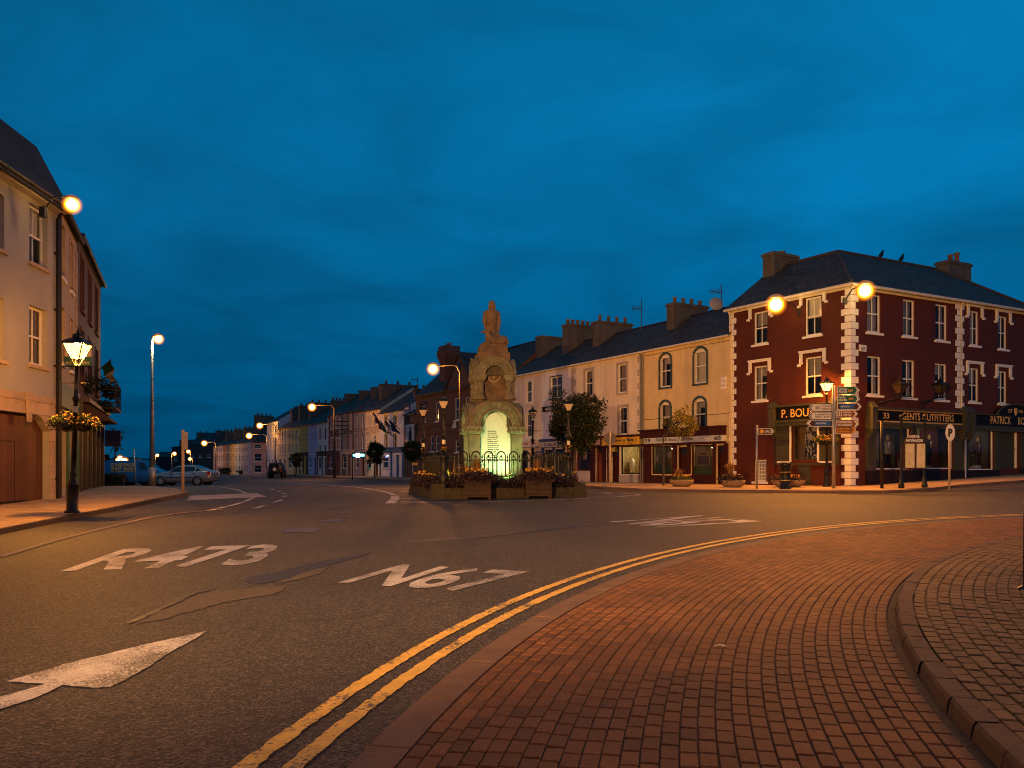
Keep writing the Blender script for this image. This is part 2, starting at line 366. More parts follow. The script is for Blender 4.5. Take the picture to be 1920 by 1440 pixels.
# concentric brick plaza: flush granite kerb, brick courses, raised island
CX,CY=19.86,.54
def pol(r,a,dz=0):
    x=CX+r*math.cos(a); y=CY+r*math.sin(a); return Vector((x,y,g(x,y)+dz))
def arc_strip(mb,r0,r1,a0,a1,dz0,dz1=None,n=None):
    if dz1 is None: dz1=dz0
    n=n or max(2,int(abs(a1-a0)*r1/.4)); k=[a0+(a1-a0)*i/n for i in range(n+1)]
    mb.rings([[pol(r0,a,dz0),pol(r1,a,dz1)] for a in k],False,False)
A0,A1=R(62),R(200)
def courses(mb,rin,rout,w,l,z,a0,a1,gap=.007,tilt=.0013):
    r=rout; j=0
    while r-w>rin:
        da=l/(r-w/2); a=a0+(j%2)*da/2+random.uniform(-.06,.06)*da
        while a<a1:
            d=da*random.uniform(.96,1.04); ga=gap/r*.95; jr=random.uniform(-.0015,.0015)
            ra,rb=r-w+gap/2+jr,r-gap/2+jr; aa,ab=a+ga,a+d-ga; h=z+random.uniform(-tilt,tilt); c=random.random()
            e=.006; ea=e*1.3/r
            p=[pol(ra,aa),pol(rb,aa),pol(rb,ab),pol(ra,ab)]; q=[pol(ra+e,aa+ea),pol(rb-e,aa+ea),pol(rb-e,ab-ea),pol(ra+e,ab-ea)]
            t=[random.uniform(-tilt,tilt)*.6 for _ in range(4)]
            lo=[mb._v(v+Vector((0,0,h-.007))) for v in p]; hi=[mb._v(v+Vector((0,0,h+t[k]))) for k,v in enumerate(q)]
            mb.c=c*.6+.2 if random.random()<.9 else random.choice((0.0,1.0))
            mb.fidx(hi)
            for k in range(4): mb.fidx([lo[k],lo[(k+1)%4],hi[(k+1)%4],hi[k]])
            a+=d
        r-=w; j+=1
RK,RI=21.0,17.78
plaza=MB(); arc_strip(plaza,RI-.2,RK-.03,A0,A1,.012); plaza.m=1
courses(plaza,RI-.02,RK-.24,.1,.2,.024,R(72),R(184))
plaza.smooth=False
tag(plaza.build('brick_paving',[m_joint,m_brick],recalc=False),kind='structure')
kb=MB(); kb.c=.5
a=A0
while a<A1:                                   # flush kerb stones
    d=.93/21*random.uniform(.9,1.08); r0,r1=RK-.235,RK
    q=[pol(r0+.004,a+.0003),pol(r1,a+.0003),pol(r1,a+d-.0003),pol(r0+.004,a+d-.0003)]; h=.024+random.uniform(-.003,.003)
    m=[pol(r0+.004,a+d/2),pol(r1,a+d/2)]
    top=[q[0],q[1],m[1],q[2],q[3],m[0]]
    top=[v+Vector((0,0,h)) for v in top]; bot=[v-Vector((0,0,.03)) for v in top]
    I=[kb._v(v) for v in top]; J=[kb._v(v) for v in bot]; kb.c=random.random(); kb.fidx(I)
    for k in range(6): kb.fidx([I[k],I[(k+1)%6],J[(k+1)%6],J[k]])
    a+=d
tag(kb.build('kerb',m_kerb,recalc=False),kind='structure')
isl=MB(); H=.115
arc_strip(isl,RI-7,RI-.2,A0,A1,H-.012); isl.m=1
courses(isl,RI-6,RI-.15,.11,.2,H,R(80),R(184),gap=.012,tilt=.004)
tag(isl.build('island_paving',[m_joint2,m_brick2],recalc=False),kind='structure')
kb=MB(); a=A0
while a<A1:                                   # battered island kerb blocks
    d=.45/17.7*random.uniform(.9,1.06); jr=random.uniform(-.008,.008); jz=random.uniform(-.004,.004); kb.c=random.random()
    prof=[(RI+.012,.0),(RI-.004,H*.82),(RI-.02,H+.002),(RI-.145,H+.004),(RI-.165,H-.03)]
    kb.rings([[pol(r+jr,aa,z+jz*(z>0)) for r,z in prof] for aa in (a+.0005,a+d/2,a+d-.0005)],False,False); a+=d
tag(kb.build('island_kerb',m_kerb2,recalc=False),kind='structure')

# double yellow line beside the plaza
yl=MB(); yl.c=.5
for off in (.23,.47):
    n=900; k=[R(66)+(R(200)-R(66))*i/n for i in range(n+1)]
    def rr(a): return RK+off+.28*sst((R(150)-a)/R(45))
    yl.rings([[pol(rr(a)+random.uniform(-.009,.009),a,.007),pol(rr(a)+.11+random.uniform(-.009,.009),a,.007)] for a in k],False,False)
tag(yl.build('double_yellow_line',m_yellow,recalc=False),kind='structure')

# painted words and arrow
def gmap(mb,poly,dz=.007):
    mb.face([Vector((p.x,p.y,g(p.x,p.y)+dz)) for p in poly])
def road_word(word,p0,p1,pt,bold=.02,name='road_lettering',far=None):
    """p0 start of baseline, p1 end of baseline, pt top of the first stroke - photo pixels on the road"""
    o=G(*p0); t=G(*pt); v=t-o; u=G(*far)-t; mb=MB(); mb.c=.5
    def fn(a,b):
        q=o+u*a+v*b; return (q.x,q.y,g(q.x,q.y)+.007)
    put_text(mb,word,0,1,0,1,0,bold=bold,fn=fn); return tag(mb.build(name,m_white if word!='3' else m_white_worn,recalc=False),kind='structure')
road_word('R473',(108,1073.5),(456,1060.5),(233,1029.5),.026,far=(531,1020.5))
road_word('N67',(630,1094),(862,1112),(757,1058),.022,far=(995,1071.5))
road_word('N67',(1137,979),(1254,991),(1318,966.5),.024,far=(1436,977.5))
def paint_poly(pts,mat=m_white,dz=.007,name='road_marking',rag=0):
    P=[G(*p) for p in pts]
    if rag:
        Q=[]
        for a,b in zip(P,P[1:]+P[:1]):
            n=max(1,int((b-a).length/.07)); nn=Vector((-(b-a).y,(b-a).x,0)).normalized()
            for i in range(n): Q.append(a.lerp(b,i/n)+nn*random.gauss(0,rag))
        P=Q
    mb=MB(); mb.c=.5; gmap(mb,P,dz); o=mb.build(name,mat,recalc=False); tag(o,kind='structure'); return o
paint_poly([(388,1184),(372,1195),(320,1224),(262,1262),(205,1291),(175,1291),(120,1286),(60,1312),(-10,1335),(-60,1352),(-60,1335),(0,1308),(85,1284),(12,1279),(120,1247),(250,1215)],name='road_arrow',rag=.006)
m_patch=M('fresh_tar',(.012,.0115,.012),rough=.6,var=.3,scale=6,spec=.3)
m_patch2=M('worn_concrete_patch',(.065,.05,.037),var=.3,scale=14,bump=.5,bscale=90)
paint_poly([(700,1036),(640,1047),(600,1052),(560,1062),(520,1072),(470,1082),(455,1090),(480,1096),(520,1090),(560,1080),(575,1072),(620,1060),(660,1048)],m_patch,.005,'tar_patch',rag=.018)
paint_poly([(618,1062),(570,1074),(530,1089),(520,1094),(560,1088),(600,1076)],m_patch2,.007,'road_patch',rag=.015)
paint_poly([(530,1102),(500,1101),(430,1107),(370,1118),(330,1134),(250,1172),(300,1164),(350,1150),(400,1135),(450,1125),(510,1116),(530,1108)],m_patch2,.006,'road_patch',rag=.02)
paint_poly([(405,1106),(365,1114),(335,1130),(245,1171),(240,1167),(310,1135),(340,1118),(380,1108)],m_patch,.0085,'tar_patch',rag=.012)
paint_poly([(760,1015),(900,1004),(1010,992),(1100,983),(1165,977.5),(1170,980),(1100,987),(1000,998),(900,1009),(780,1019)],M('old_tar',(.033,.03,.027),rough=.6,var=.3,scale=4,bump=.5,bscale=90),.005,'tar_patch')
m_cover=M('iron_cover',(.05,.045,.04),rough=.5,metal=.5,var=.3)
for q in ([(525,998),(540,991),(602,991),(588,999)],[(600,978),(615,974),(650,974),(640,979)],[(634,962),(645,959.5),(668,959.5),(660,962.5)]): paint_poly(q,m_cover,.006,'manhole_cover')
def line(pts,w,mat=m_white,dz=.012,name='road_line',px=True,close=False):
    P=[G(*p) if px else Vector((p[0],p[1],0)) for p in pts]; Q=[]
    for a,b in zip(P[:-1],P[1:]):
        n=max(1,int((b-a).length/.8))
        for i in range(n): Q.append(a.lerp(b,i/n))
    Q.append(P[-1]); mb=MB(); mb.c=.5; rr=[]
    for i,p in enumerate(Q):
        d=(Q[min(i+1,len(Q)-1)]-Q[max(0,i-1)]); d.z=0; d.normalize(); nn=Vector((-d.y,d.x,0))*w/2
        rr.append([Vector((q.x,q.y,g(q.x,q.y)+dz)) for q in (p-nn,p+nn)])
    mb.rings(rr,False,False); return tag(mb.build(name,mat,recalc=False),kind='structure')
line([(500,904),(540,905.5),(604,909),(658,913),(704,919),(729,924.5),(740,928.5)],.22)
line([(740.5,930),(741,935),(736,940),(731,944.5)],.3)
line([(734,943.5),(760,943.8),(900,941.5),(1000,939),(1100,935),(1160,932),(1200,929),(1190,926.5),(1140,924.5),(1080,921.5)],.16)
for a,b in (((745,935.5),(797,934.5)),((750,941),(820,940)),((742,929),(790,928)),((730,922.5),(785,922)),((700,916),(782,916.5)),((660,910.5),(780,912)),((1070,932),(1185,929.5)),((1068,927),(1150,926))): line([a,b],.16)
line([(392,912),(420,914.5),(445,919),(462,925.6)],.16); line([(476,933),(462,940),(440,947),(392,958)],.16)
for a,b in (((506,917.5),(515,919)),((520,921),(527,923)),((529.5,925),(536,927)),((532,932.5),(538,930)),((513,943),(530,937.5)),((476,954),(496,948.6)),((560,902),(575,902.5)),((585,903),(600,904))): line([a,b],.14)
line([(285,924.5),(318,925)],.12)
line([(0,1045),(100,1015),(190,992),(285,970),(345,962),(430,955)],.16,M('road_seam',(.14,.11,.09),var=.5,scale=8),name='road_seam')
mb=MB(); P=[G(*p) for p in ((357,930),(481,925),(500,932),(350,939))]
mb.rings([[P[0].lerp(P[1],t/8)+Vector((0,0,.012)),P[3].lerp(P[2],t/8)+Vector((0,0,.012))] for t in range(9)],False,False)
tag(mb.build('path',M('pale_concrete',(.3,.26,.24),var=.25,scale=2)),kind='structure')

# pavements with real kerbs
def pavement(name,front,back,h=.12,mat=m_flag,nu=6,kmat=m_kerb):
    """front, back: lists of world points of equal count"""
    fr=[];bk=[]
    for i in range(len(front)-1):
        n=max(1,int((front[i+1]-front[i]).length/1.0))
        for k in range(n): fr.append(front[i].lerp(front[i+1],k/n)); bk.append(back[i].lerp(back[i+1],k/n))
    fr.append(front[-1]); bk.append(back[-1]); rr=[]; kk=[]
    def gp(p,dz): return Vector((p.x,p.y,g(p.x,p.y)+dz))
    for a,b in zip(fr,bk):
        d=(b-a); d.z=0; d.normalize(); a2=a+d*.16
        rr.append([gp(a2.lerp(b,t/nu),h) for t in range(nu+1)])
        kk.append([gp(a,-.02),gp(a+d*.015,h-.008),gp(a+d*.035,h+.004),gp(a2,h+.004)])
    mb=MB(); mb.smooth=True; mb.rings(rr,False,False); tag(mb.build(name,mat,recalc=False),kind='structure')
    mb=MB(); mb.rings(kk,False,False); tag(mb.build('kerb',kmat,recalc=False),kind='structure')
# street line of the right-hand terrace:  X = 37 - .557 Y
def TL(px):                                       # point of the terrace line at a photo column
    c=(px-HX)/F; z=37/(c+.557); return Vector((c*z,z,0))
RA=Vector((11.95,45.19,0)); RB=Vector((15.875,38.75,0)); RC=Vector((29.0,45.95,0))   # red building: left end, corner, right end
fp=[(500,891.5),(600,895),(700,899.5),(780,904),(900,908),(1065,913),(1120,917),(1200,921.5),(1320,923.5),(1440,924.5),(1560,925.5),(1660,925.5),(1740,921),(1800,914),(1920,905),(2050,895)]
bp=[TL(500),TL(600),TL(700),TL(780),TL(900),TL(1065),TL(1120),TL(1200),TL(1320),RA.lerp(RB,.3),RA.lerp(RB,.85),RB+Vector((1.0,.55,0)),RB.lerp(RC,.35),RB.lerp(RC,.6),RB.lerp(RC,1.0),RB.lerp(RC,1.5)]
back=[b+Vector((.5,.35,0)) for b in bp]
pavement('pavement',[G(*p) for p in fp],back)
fl=[(-150,1045),(-60,1020),(0,1003),(100,982),(200,962),(280,944.5),(330,935),(352,929.5),(354,926),(330,920),(260,915)]
bl=[(-14.2,19.5),(-14.4,22),(-14.6,24.5),(-14.9,26.5),(-15.8,28.5),(-17.5,33),(-18.5,35),(-19.5,37.5),(-20.2,39.5),(-21,41),(-22,42)]
pavement('pavement',[G(*p) for p in fl],[Vector((a,b,0)) for a,b in bl],mat=m_flag,kmat=m_kerb2)
# ================================================================ BUILDINGS
m_wood=Mtile('gate_boards',(.075,.025,.01),(.10,.035,.015),(.05,.02,.012),.11,30,.006,rough=.5,noise=.25,bump=.3)
m_gutter=M('gutter_cream',(.62,.55,.42),rough=.5,var=.15)
m_gutter_d=M('gutter_dark',(.03,.028,.028),rough=.5,var=.15)
m_gold=M('gilt_lettering',(.75,.42,.08),rough=.4,var=.1,bump=0)
m_blackp=M('black_gloss_board',(.008,.007,.006),rough=.6,spec=.12,var=.1,bump=0)
m_maroon=M('maroon_gloss',(.045,.009,.006),rough=.6,spec=.15,var=.2)
m_white_l=M('lettering_white',(.8,.77,.7),var=.05,bump=0); m_black_l=M('lettering_black',(.01,.01,.01),var=.05,bump=0)
m_redl=M('lettering_red',(.45,.03,.03),var=.05,bump=0)
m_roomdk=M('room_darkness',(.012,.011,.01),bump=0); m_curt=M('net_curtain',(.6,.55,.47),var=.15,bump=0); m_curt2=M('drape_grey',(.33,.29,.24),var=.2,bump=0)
class House:
    def __init__(s,name,label,A,B,eave,ridge,wall,roof=m_slate,depth=7.0,z0=None,cat='building',group=None):
        s.A=Vector((A[0],A[1],0)); s.B=Vector((B[0],B[1],0)); d=s.B-s.A; s.W=d.length; s.d=d.normalized(); s.n=Vector((-s.d.y,s.d.x,0))
        s.z0=z0 if z0 is not None else min(g(s.A.x,s.A.y),g(s.B.x,s.B.y))+.1
        s.root=thing(name,label,cat,(s.A.x,s.A.y,s.z0),math.atan2(s.d.y,s.d.x),group)
        s.H=eave-s.z0; s.Rz=ridge-s.z0; s.D=depth; s.wall=wall; s.roof=roof; s.holes=[]
    def u(s,px,dep=0):                       # distance along the facade at a photo column
        c=(px-HX)/F; A=s.A+s.n*dep; return (c*A.y-A.x)/(s.d.x-c*s.d.y)
    def v(s,px,py,dep=0):
        p=s.A+s.d*s.u(px,dep)+s.n*dep; return EYE-(py-HY)/F*p.y-s.z0
    def rect(s,x0,x1,yt,yb):
        xm=(x0+x1)/2; return s.u(x0),s.u(x1),s.v(xm,yb),s.v(xm,yt)
    def win(s,x0,x1,yt,yb,style='sash',**k):
        u0,u1,v0,v1=s.rect(x0,x1,yt,yb); return s.winu(u0,u1,v0,v1,style,**k)
    def winu(s,u0,u1,v0,v1,style='sash',frame=m_trim,pane=None,sill=True,arch=0,surround=None,sw=.12,hood=None,rec=.14,bars=1,name='window',simple=False,fw=.07,sillm=None):
        s.holes.append((u0,u1,v0,v1,arch)); r=s.root; deep=(s.A.y<60 and style!='grille' and s.A.y>0); pane=m_glass if deep else (pane or random.choice((m_pane,m_pane,m_pane2,m_pane3)))
        mb=MB(); t=fw; y0,y1=rec-.05,rec+.03
        mb.box(u0,u0+t,y0,y1,v0,v1); mb.box(u1-t,u1,y0,y1,v0,v1); mb.box(u0+t,u1-t,y0,y1,v0,v0+t*1.3); mb.box(u0+t,u1-t,y0,y1,v1-t-arch*.5,v1)
        vm=(v0+v1)/2
        if style=='sash':
            mb.box(u0+t,u1-t,y0+.01,y1,vm-.03,vm+.03)
            for k in range(bars): 
                uc=u0+(u1-u0)*(k+1)/(bars+1); mb.box(uc-.014,uc+.014,y0+.02,y1-.01,v0+t,v1-t)
        elif style=='cross':
            uc=(u0+u1)/2; mb.box(uc-.035,uc+.035,y0+.01,y1,v0+t,v1-t); mb.box(u0+t,u1-t,y0+.012,y1-.002,vm+.12,vm+.18)
        elif style=='grille':
            for k in range(7):
                uc=u0+(u1-u0)*(k+1)/8; mb.box(uc-.01,uc+.01,y0-.02,y0+.0,v0+t,v1-t)
            for k in range(5):
                vc=v0+(v1-v0)*(k+1)/6; mb.box(u0+t,u1-t,y0-.025,y0-.021,vc-.02,vc+.01)
        w=mb.build(name,frame,r)
        pb=MB()
        if deep: pb.face([(u0+t*.6,y1-.03,v0+t*.6),(u1-t*.6,y1-.03,v0+t*.6),(u1-t*.6,y1-.03,v1-t*.6),(u0+t*.6,y1-.03,v1-t*.6)]); pb.build('pane',pane,w,recalc=False)
        else: pb.box(u0+t*.6,u1-t*.6,y1-.035,y1-.02,v0+t,v1-t*.6); pb.build('pane',pane,w)
        if deep:
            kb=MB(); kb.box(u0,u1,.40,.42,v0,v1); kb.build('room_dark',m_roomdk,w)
            k=random.random(); cb=MB(); cb.smooth=True
            def drape(a,b,lo,hi,amp=.018):
                nn=max(4,int((b-a)/.05)); rr=[]
                for q in range(nn+1):
                    x=a+(b-a)*q/nn; yy=.27+amp*math.sin(q*1.9)+random.uniform(-.004,.004); l=lo+(.03*abs(math.sin(q*.9)) if lo>v0+.3 else 0); rr.append([(x,yy,hi),(x,yy+.004,(hi+l)/2),(x,yy,l)])
                cb.rings(rr,False,False)
            W=u1-u0; Hh=v1-v0
            if k<.45: drape(u0+.05,u1-.05,v1-Hh*random.uniform(.42,.56),v1-.04,.01)
            elif k<.8: drape(u0+.03,u0+W*random.uniform(.2,.3),v0+.03,v1-.03); drape(u1-W*random.uniform(.2,.3),u1-.03,v0+.03,v1-.03); 
            else: drape(u0+.04,u1-.04,v0+.04,v1-.04,.012)
            if k>.3 and k<.6: drape(u0+.05,u1-.05,v1-Hh*.3,v1-.04,.006)
            cb.build('curtain',random.choice((m_curt,m_curt,m_curt2)),w,recalc=False)
        if sill:
            sb=MB(); e=.1; sb.box(u0-e,u1+e,-.09,rec-.052,v0-.11,v0-.002); sb.build('sill',sillm or m_trim,w)
        if surround:
            sb=MB(); 
            if arch:
                n=8; W2=(u1-u0)/2; uc=(u0+u1)/2; Rr=(W2*W2+arch*arch)/(2*arch); cz=v1-Rr; a0=math.asin(min(1,W2/Rr)); 
                out=[];inn=[]
                for k in range(n+1):
                    a=-a0+2*a0*k/n; inn.append((uc+Rr*math.sin(a),cz+Rr*math.cos(a))); out.append((uc+(Rr+sw)*math.sin(a)*1.02,cz+(Rr+sw)*math.cos(a)))
                for k in range(n): sb.prism([inn[k],inn[k+1],out[k+1],out[k]],-.04,.0)
                sb.box(u0-sw,u0,-.04,0,v0,v1-arch); sb.box(u1,u1+sw,-.04,0,v0,v1-arch)
            else:
                sb.box(u0-sw,u0,-.035,-.002,v0,v1+sw); sb.box(u1,u1+sw,-.035,-.002,v0,v1+sw); sb.box(u0,u1,-.035,-.002,v1,v1+sw)
            sb.build('surround',surround,w)
        if hood:
            hb=MB(); e=.2; hb.box(u0-e-.08,u1+e+.08,-.1,-.002,v1+.2,v1+.34); hb.box(u0-e-.12,u1+e+.12,-.13,-.1,v1+.28,v1+.34)
            for q in (-1,1):
                uu=u0-e if q<0 else u1+e
                hb.box(uu-.08,uu+.08,-.09,-.003,v1-.32,v1+.2); hb.box(uu-.08+q*.12,uu+.08+q*.12,-.1,-.004,v1-.42,v1-.3)
            hb.build('hood_mould',hood,w)
        return w
    def hole(s,x0,x1,yt,yb): q=s.rect(x0,x1,yt,yb); s.holes.append((*q,0)); return q
    def part(s,name,mb,mat,label=None,parent=None):
        if name=='lettering' and len(getattr(mb,'marks',[]))>1: return build_lettering(mb,mat,s.root)
        if name in ('pilaster','display_box') and len(mb.v)>8: return split_build(mb,len(mb.v)//8,name,mat,s.root)[0]
        o=mb.build(name,mat,parent or s.root)
        if label: o['label']=label
        return o
    def finish(s,gable=(True,True),gut=m_gutter,roofu=(0,0),u_wall=None,roof=True,low=-1.2,hipR=False,hipL=False,over=.18):
        W,H,D,Rz=s.W,s.H,s.D,s.Rz; us={0,W}; vs={low,H}
        for h in s.holes: us|={max(0,h[0]),min(W,h[1])}; vs|={h[2],h[3]}
        us=sorted(us); vs=sorted(vs); mb=MB()
        def inh(a,b):
            for h in s.holes:
                if h[0]<a<h[1] and h[2]<b<h[3]: return True
            return False
        for i in range(len(us)-1):
            j=0
            while j<len(vs)-1:
                a=(us[i]+us[i+1])/2
                if us[i+1]-us[i]<1e-5 or inh(a,(vs[j]+vs[j+1])/2): j+=1; continue
                k=j
                while k+1<len(vs)-1 and not inh(a,(vs[k+1]+vs[k+2])/2): k+=1
                mb.face([(us[i],0,vs[j]),(us[i+1],0,vs[j]),(us[i+1],0,vs[k+1]),(us[i],0,vs[k+1])]); j=k+1
        for (a,b,c,d,ar) in s.holes:
            r=.3
            mb.face([(a,0,c),(a,r,c),(a,r,d),(a,0,d)]); mb.face([(b,0,c),(b,0,d),(b,r,d),(b,r,c)])
            mb.face([(a,0,c),(b,0,c),(b,r,c),(a,r,c)])
            if ar:
                n=8; W2=(b-a)/2; uc=(a+b)/2; Rr=(W2*W2+ar*ar)/(2*ar); cz=d-Rr; a0=math.asin(min(1,W2/Rr)) if ar<=W2 else math.pi/2
                pt=[(uc+Rr*math.sin(-a0+2*a0*k/n),cz+Rr*math.cos(-a0+2*a0*k/n)) for k in range(n+1)]
                for p,q in zip(pt[:-1],pt[1:]):
                    mb.face([(p[0],0,p[1]),(q[0],0,q[1]),(q[0],0,d),(p[0],0,d)]); mb.face([(p[0],0,p[1]),(p[0],r,p[1]),(q[0],r,q[1]),(q[0],0,q[1])])
            else: mb.face([(a,0,d),(a,r,d),(b,r,d),(b,0,d)])
        for uu,gb,hp in ((0,gable[0],hipL),(W,gable[1],hipR)):
            if gb is None: continue
            if hp: mb.face([(uu,0,low),(uu,D,low),(uu,D,H),(uu,0,H)])
            else: mb.face([(uu,0,low),(uu,D,low),(uu,D,H),(uu,D/2,Rz-.1),(uu,0,H)])
        mb.face([(0,D,low),(W,D,low),(W,D,H),(0,D,H)])
        mb.build('wall',s.wall,s.root,recalc=False)
        if not roof: return
        rb=MB(); o=over; th=.1; sl=(Rz-H)/(D/2); u0,u1=-roofu[0],W+roofu[1]
        hl=D/2 if hipL else 0; hr=D/2 if hipR else 0
        eL=u0-(o if hipL else 0); eR=u1+(o if hipR else 0)
        z_e=H-o*sl+.06
        def slab(pts):
            rb.face(pts); rb.face([(p[0],p[1],p[2]-th) for p in pts][::-1])
            n=len(pts)
            for k in range(n):
                a,b=pts[k],pts[(k+1)%n]; rb.face([a,b,(b[0],b[1],b[2]-th),(a[0],a[1],a[2]-th)])
        slab([(eL,-o,z_e),(eR,-o,z_e),(u1-hr,D/2,Rz),(u0+hl,D/2,Rz)])
        slab([(eR,D+o,z_e),(eL,D+o,z_e),(u0+hl,D/2,Rz),(u1-hr,D/2,Rz)])
        if hipL: slab([(eL,D+o,z_e),(eL,-o,z_e),(u0+hl,D/2,Rz)])
        if hipR: slab([(eR,-o,z_e),(eR,D+o,z_e),(u1-hr,D/2,Rz)])
        ro=rb.build('roof',s.roof,s.root)
        cb=MB(); cb.prism([(D/2-.13,Rz-.03),(D/2,Rz+.07),(D/2+.13,Rz-.03)],u0+hl,u1-hr,'x'); cb.build('ridge_tile',M('ridge_tile_clay',(.05,.04,.04),var=.3),ro)
        s.roofo=ro
        if gut:
            gb=MB(); gb.box(0,W,-.05,-.003,H-.16,H-.02); gb.tube([(-.02,-o-.05,z_e-.06),(W+.02,-o-.05,z_e-.06)],.065,8); gb.build('gutter',gut,s.root)
    def chimney(s,x0,x1,top,pots=4,wy=None,mat=m_stonecap,yc=None,u=None,wu=.75,potr=.12,poth=.42,cap=True):
        """x0..x1 photo columns; stack runs front-to-back along the party wall"""
        D=s.D; yc=D/2 if yc is None else yc
        wy=wy or 1.8
        if u is None: u=s.u((x0+x1)/2,yc)
        mb=MB(); b=s.H+.1; mb.box(u-wu/2,u+wu/2,yc-wy/2,yc+wy/2,b,top-.2)
        if cap: mb.box(u-wu/2-.07,u+wu/2+.07,yc-wy/2-.07,yc+wy/2+.07,top-.2,top-.06); mb.box(u-wu/2,u+wu/2,yc-wy/2,yc+wy/2,top-.06,top)
        c=mb.build('chimney',mat,s.root)
        for k in range(pots):
            y=yc-wy/2+wy*(k+.5)/pots; pb=MB(); pb.smooth=True; h=poth*random.uniform(.9,1.1)
            pb.lathe([(potr*.95,top),(potr*.85,top+h*.8),(potr*1.1,top+h*.82),(potr*1.1,top+h),(potr*.8,top+h),(potr*.8,top+h-.1)],(u,y,0),10); pb.build('chimney_pot',m_pot,c)
        return c
    def quoins(s,u0,u1,mat=m_trim,h=.32,v0=0,v1=None,side='l',out=.035,corner=None):
        v1=v1 or s.H-.2; mb=MB(); v=v0; k=0
        while v+h<v1+.01:
            long=(k%2==0); w=(u1-u0) if long else (u1-u0)*.6
            if side=='l': a,b=u0-out,u0+w
            elif side=='r': a,b=u1-w,u1+out
            else: c=(u0+u1)/2; a,b=c-w/2,c+w/2
            mb.box(a,b,-out,-.002,v+.012,v+h-.012); 
            v+=h; k+=1
        return s.part('quoins',mb,mat)
    def downpipe(s,u,v0=0,v1=None,mat=m_gutter,r=.045):
        mb=MB(); v1=v1 or s.H-.15; mb.tube([(u,-.25,v1+.05),(u,-.09,v1-.25),(u,-.09,v0+.1),(u,-.16,v0)],r,7)
        v=v0+.8
        while v<v1-.4: mb.box(u-r*1.6,u+r*1.6,-.09,-.002,v,v+.05); v+=1.8
        return s.part('downpipe',mb,mat)
    def room(s,u0,u1,v0,v1,dep=1.6,mat=None,name='shop_interior'):
        mb=MB(); a,b=u0+.02,u1-.02; y0=.31
        P=lambda u,y,v:(u,y,v)
        mb.face([P(a,y0,v0),P(b,y0,v0),P(b,dep,v0),P(a,dep,v0)]); mb.face([P(a,y0,v1),P(b,y0,v1),P(b,dep,v1),P(a,dep,v1)])
        mb.face([P(a,y0,v0),P(a,dep,v0),P(a,dep,v1),P(a,y0,v1)]); mb.face([P(b,y0,v0),P(b,dep,v0),P(b,dep,v1),P(b,y0,v1)])
        mb.face([P(a,dep,v0),P(b,dep,v0),P(b,dep,v1),P(a,dep,v1)])
        return s.part(name,mb,mat or M('shop_room',(.25,.2,.14),var=.3))
    def shopwin(s,x0,x1,yt,yb,frame=m_trim,fw=.06,mull=0,room=None,dep=1.3,transom=0):
        u0,u1,v0,v1=s.hole(x0,x1,yt,yb); mb=MB(); y0,y1=.06,.14
        mb.box(u0,u0+fw,y0,y1,v0,v1); mb.box(u1-fw,u1,y0,y1,v0,v1); mb.box(u0+fw,u1-fw,y0,y1,v0,v0+fw); mb.box(u0+fw,u1-fw,y0,y1,v1-fw,v1)
        for k in range(mull): uc=u0+(u1-u0)*(k+1)/(mull+1); mb.box(uc-.03,uc+.03,y0+.01,y1-.01,v0+fw,v1-fw)
        if transom: mb.box(u0+fw,u1-fw,y0+.01,y1-.01,v1-transom-.04,v1-transom)
        w=mb.build('shop_window',frame,s.root)
        pb=MB(); pb.face([(u0+fw*.5,.1,v0+fw*.5),(u1-fw*.5,.1,v0+fw*.5),(u1-fw*.5,.1,v1-fw*.5),(u0+fw*.5,.1,v1-fw*.5)]); pb.build('pane',m_glass,w,recalc=False)
        s.room(u0,u1,v0,v1,dep,room); return u0,u1,v0,v1
    def door(s,x0,x1,yt,yb,mat,panels=True,light=0,frame=None,handle=True):
        u0,u1,v0,v1=s.hole(x0,x1,yt,yb); mb=MB(); f=.07
        mb.box(u0,u1,.22,.28,v0,v1)
        if panels:
            for (a,b) in ((.08,.42),(.48,.94)):
                for (c,d) in ((.12,.47),(.53,.88)):
                    A,B=u0+(u1-u0)*c,u0+(u1-u0)*d; C,Dd=v0+(v1-v0-light)*a,v0+(v1-v0-light)*b
                    mb.box(A,B,.2,.218,C,Dd)
        o=mb.build('door',mat,s.root)
        fb=MB(); fb.box(u0,u0+f,.12,.219,v0,v1); fb.box(u1-f,u1,.12,.219,v0,v1); fb.box(u0+f,u1-f,.12,.219,v1-f,v1); 
        if light: fb.box(u0+f,u1-f,.14,.219,v1-light-f,v1-light)
        fb.build('door_frame',frame or mat,o)
        if light: pb=MB(); pb.box(u0+f,u1-f,.195,.215,v1-light,v1-f); pb.build('fanlight',m_pane3,o)
        if handle: hb=MB(); hb.box(u1-.2,u1-.14,.15,.198,v0+1.0,v0+1.12); hb.build('handle',M('brass',(.6,.4,.12),rough=.35,metal=.9,var=.1),o)
        return u0,u1,v0,v1
    def board(s,x0,x1,yt0,yb0,yt1,yb1,out,mat,name='fascia',y_in=-.002):
        u0,u1=s.u(x0),s.u(x1); a,b=s.v(x0,yb0),s.v(x0,yt0); c,d=s.v(x1,yb1),s.v(x1,yt1); lo=(a+c)/2; hi=(b+d)/2
        mb=MB(); mb.box(u0,u1,-out,y_in,lo,hi); s.part(name,mb,mat); return u0,u1,lo,hi

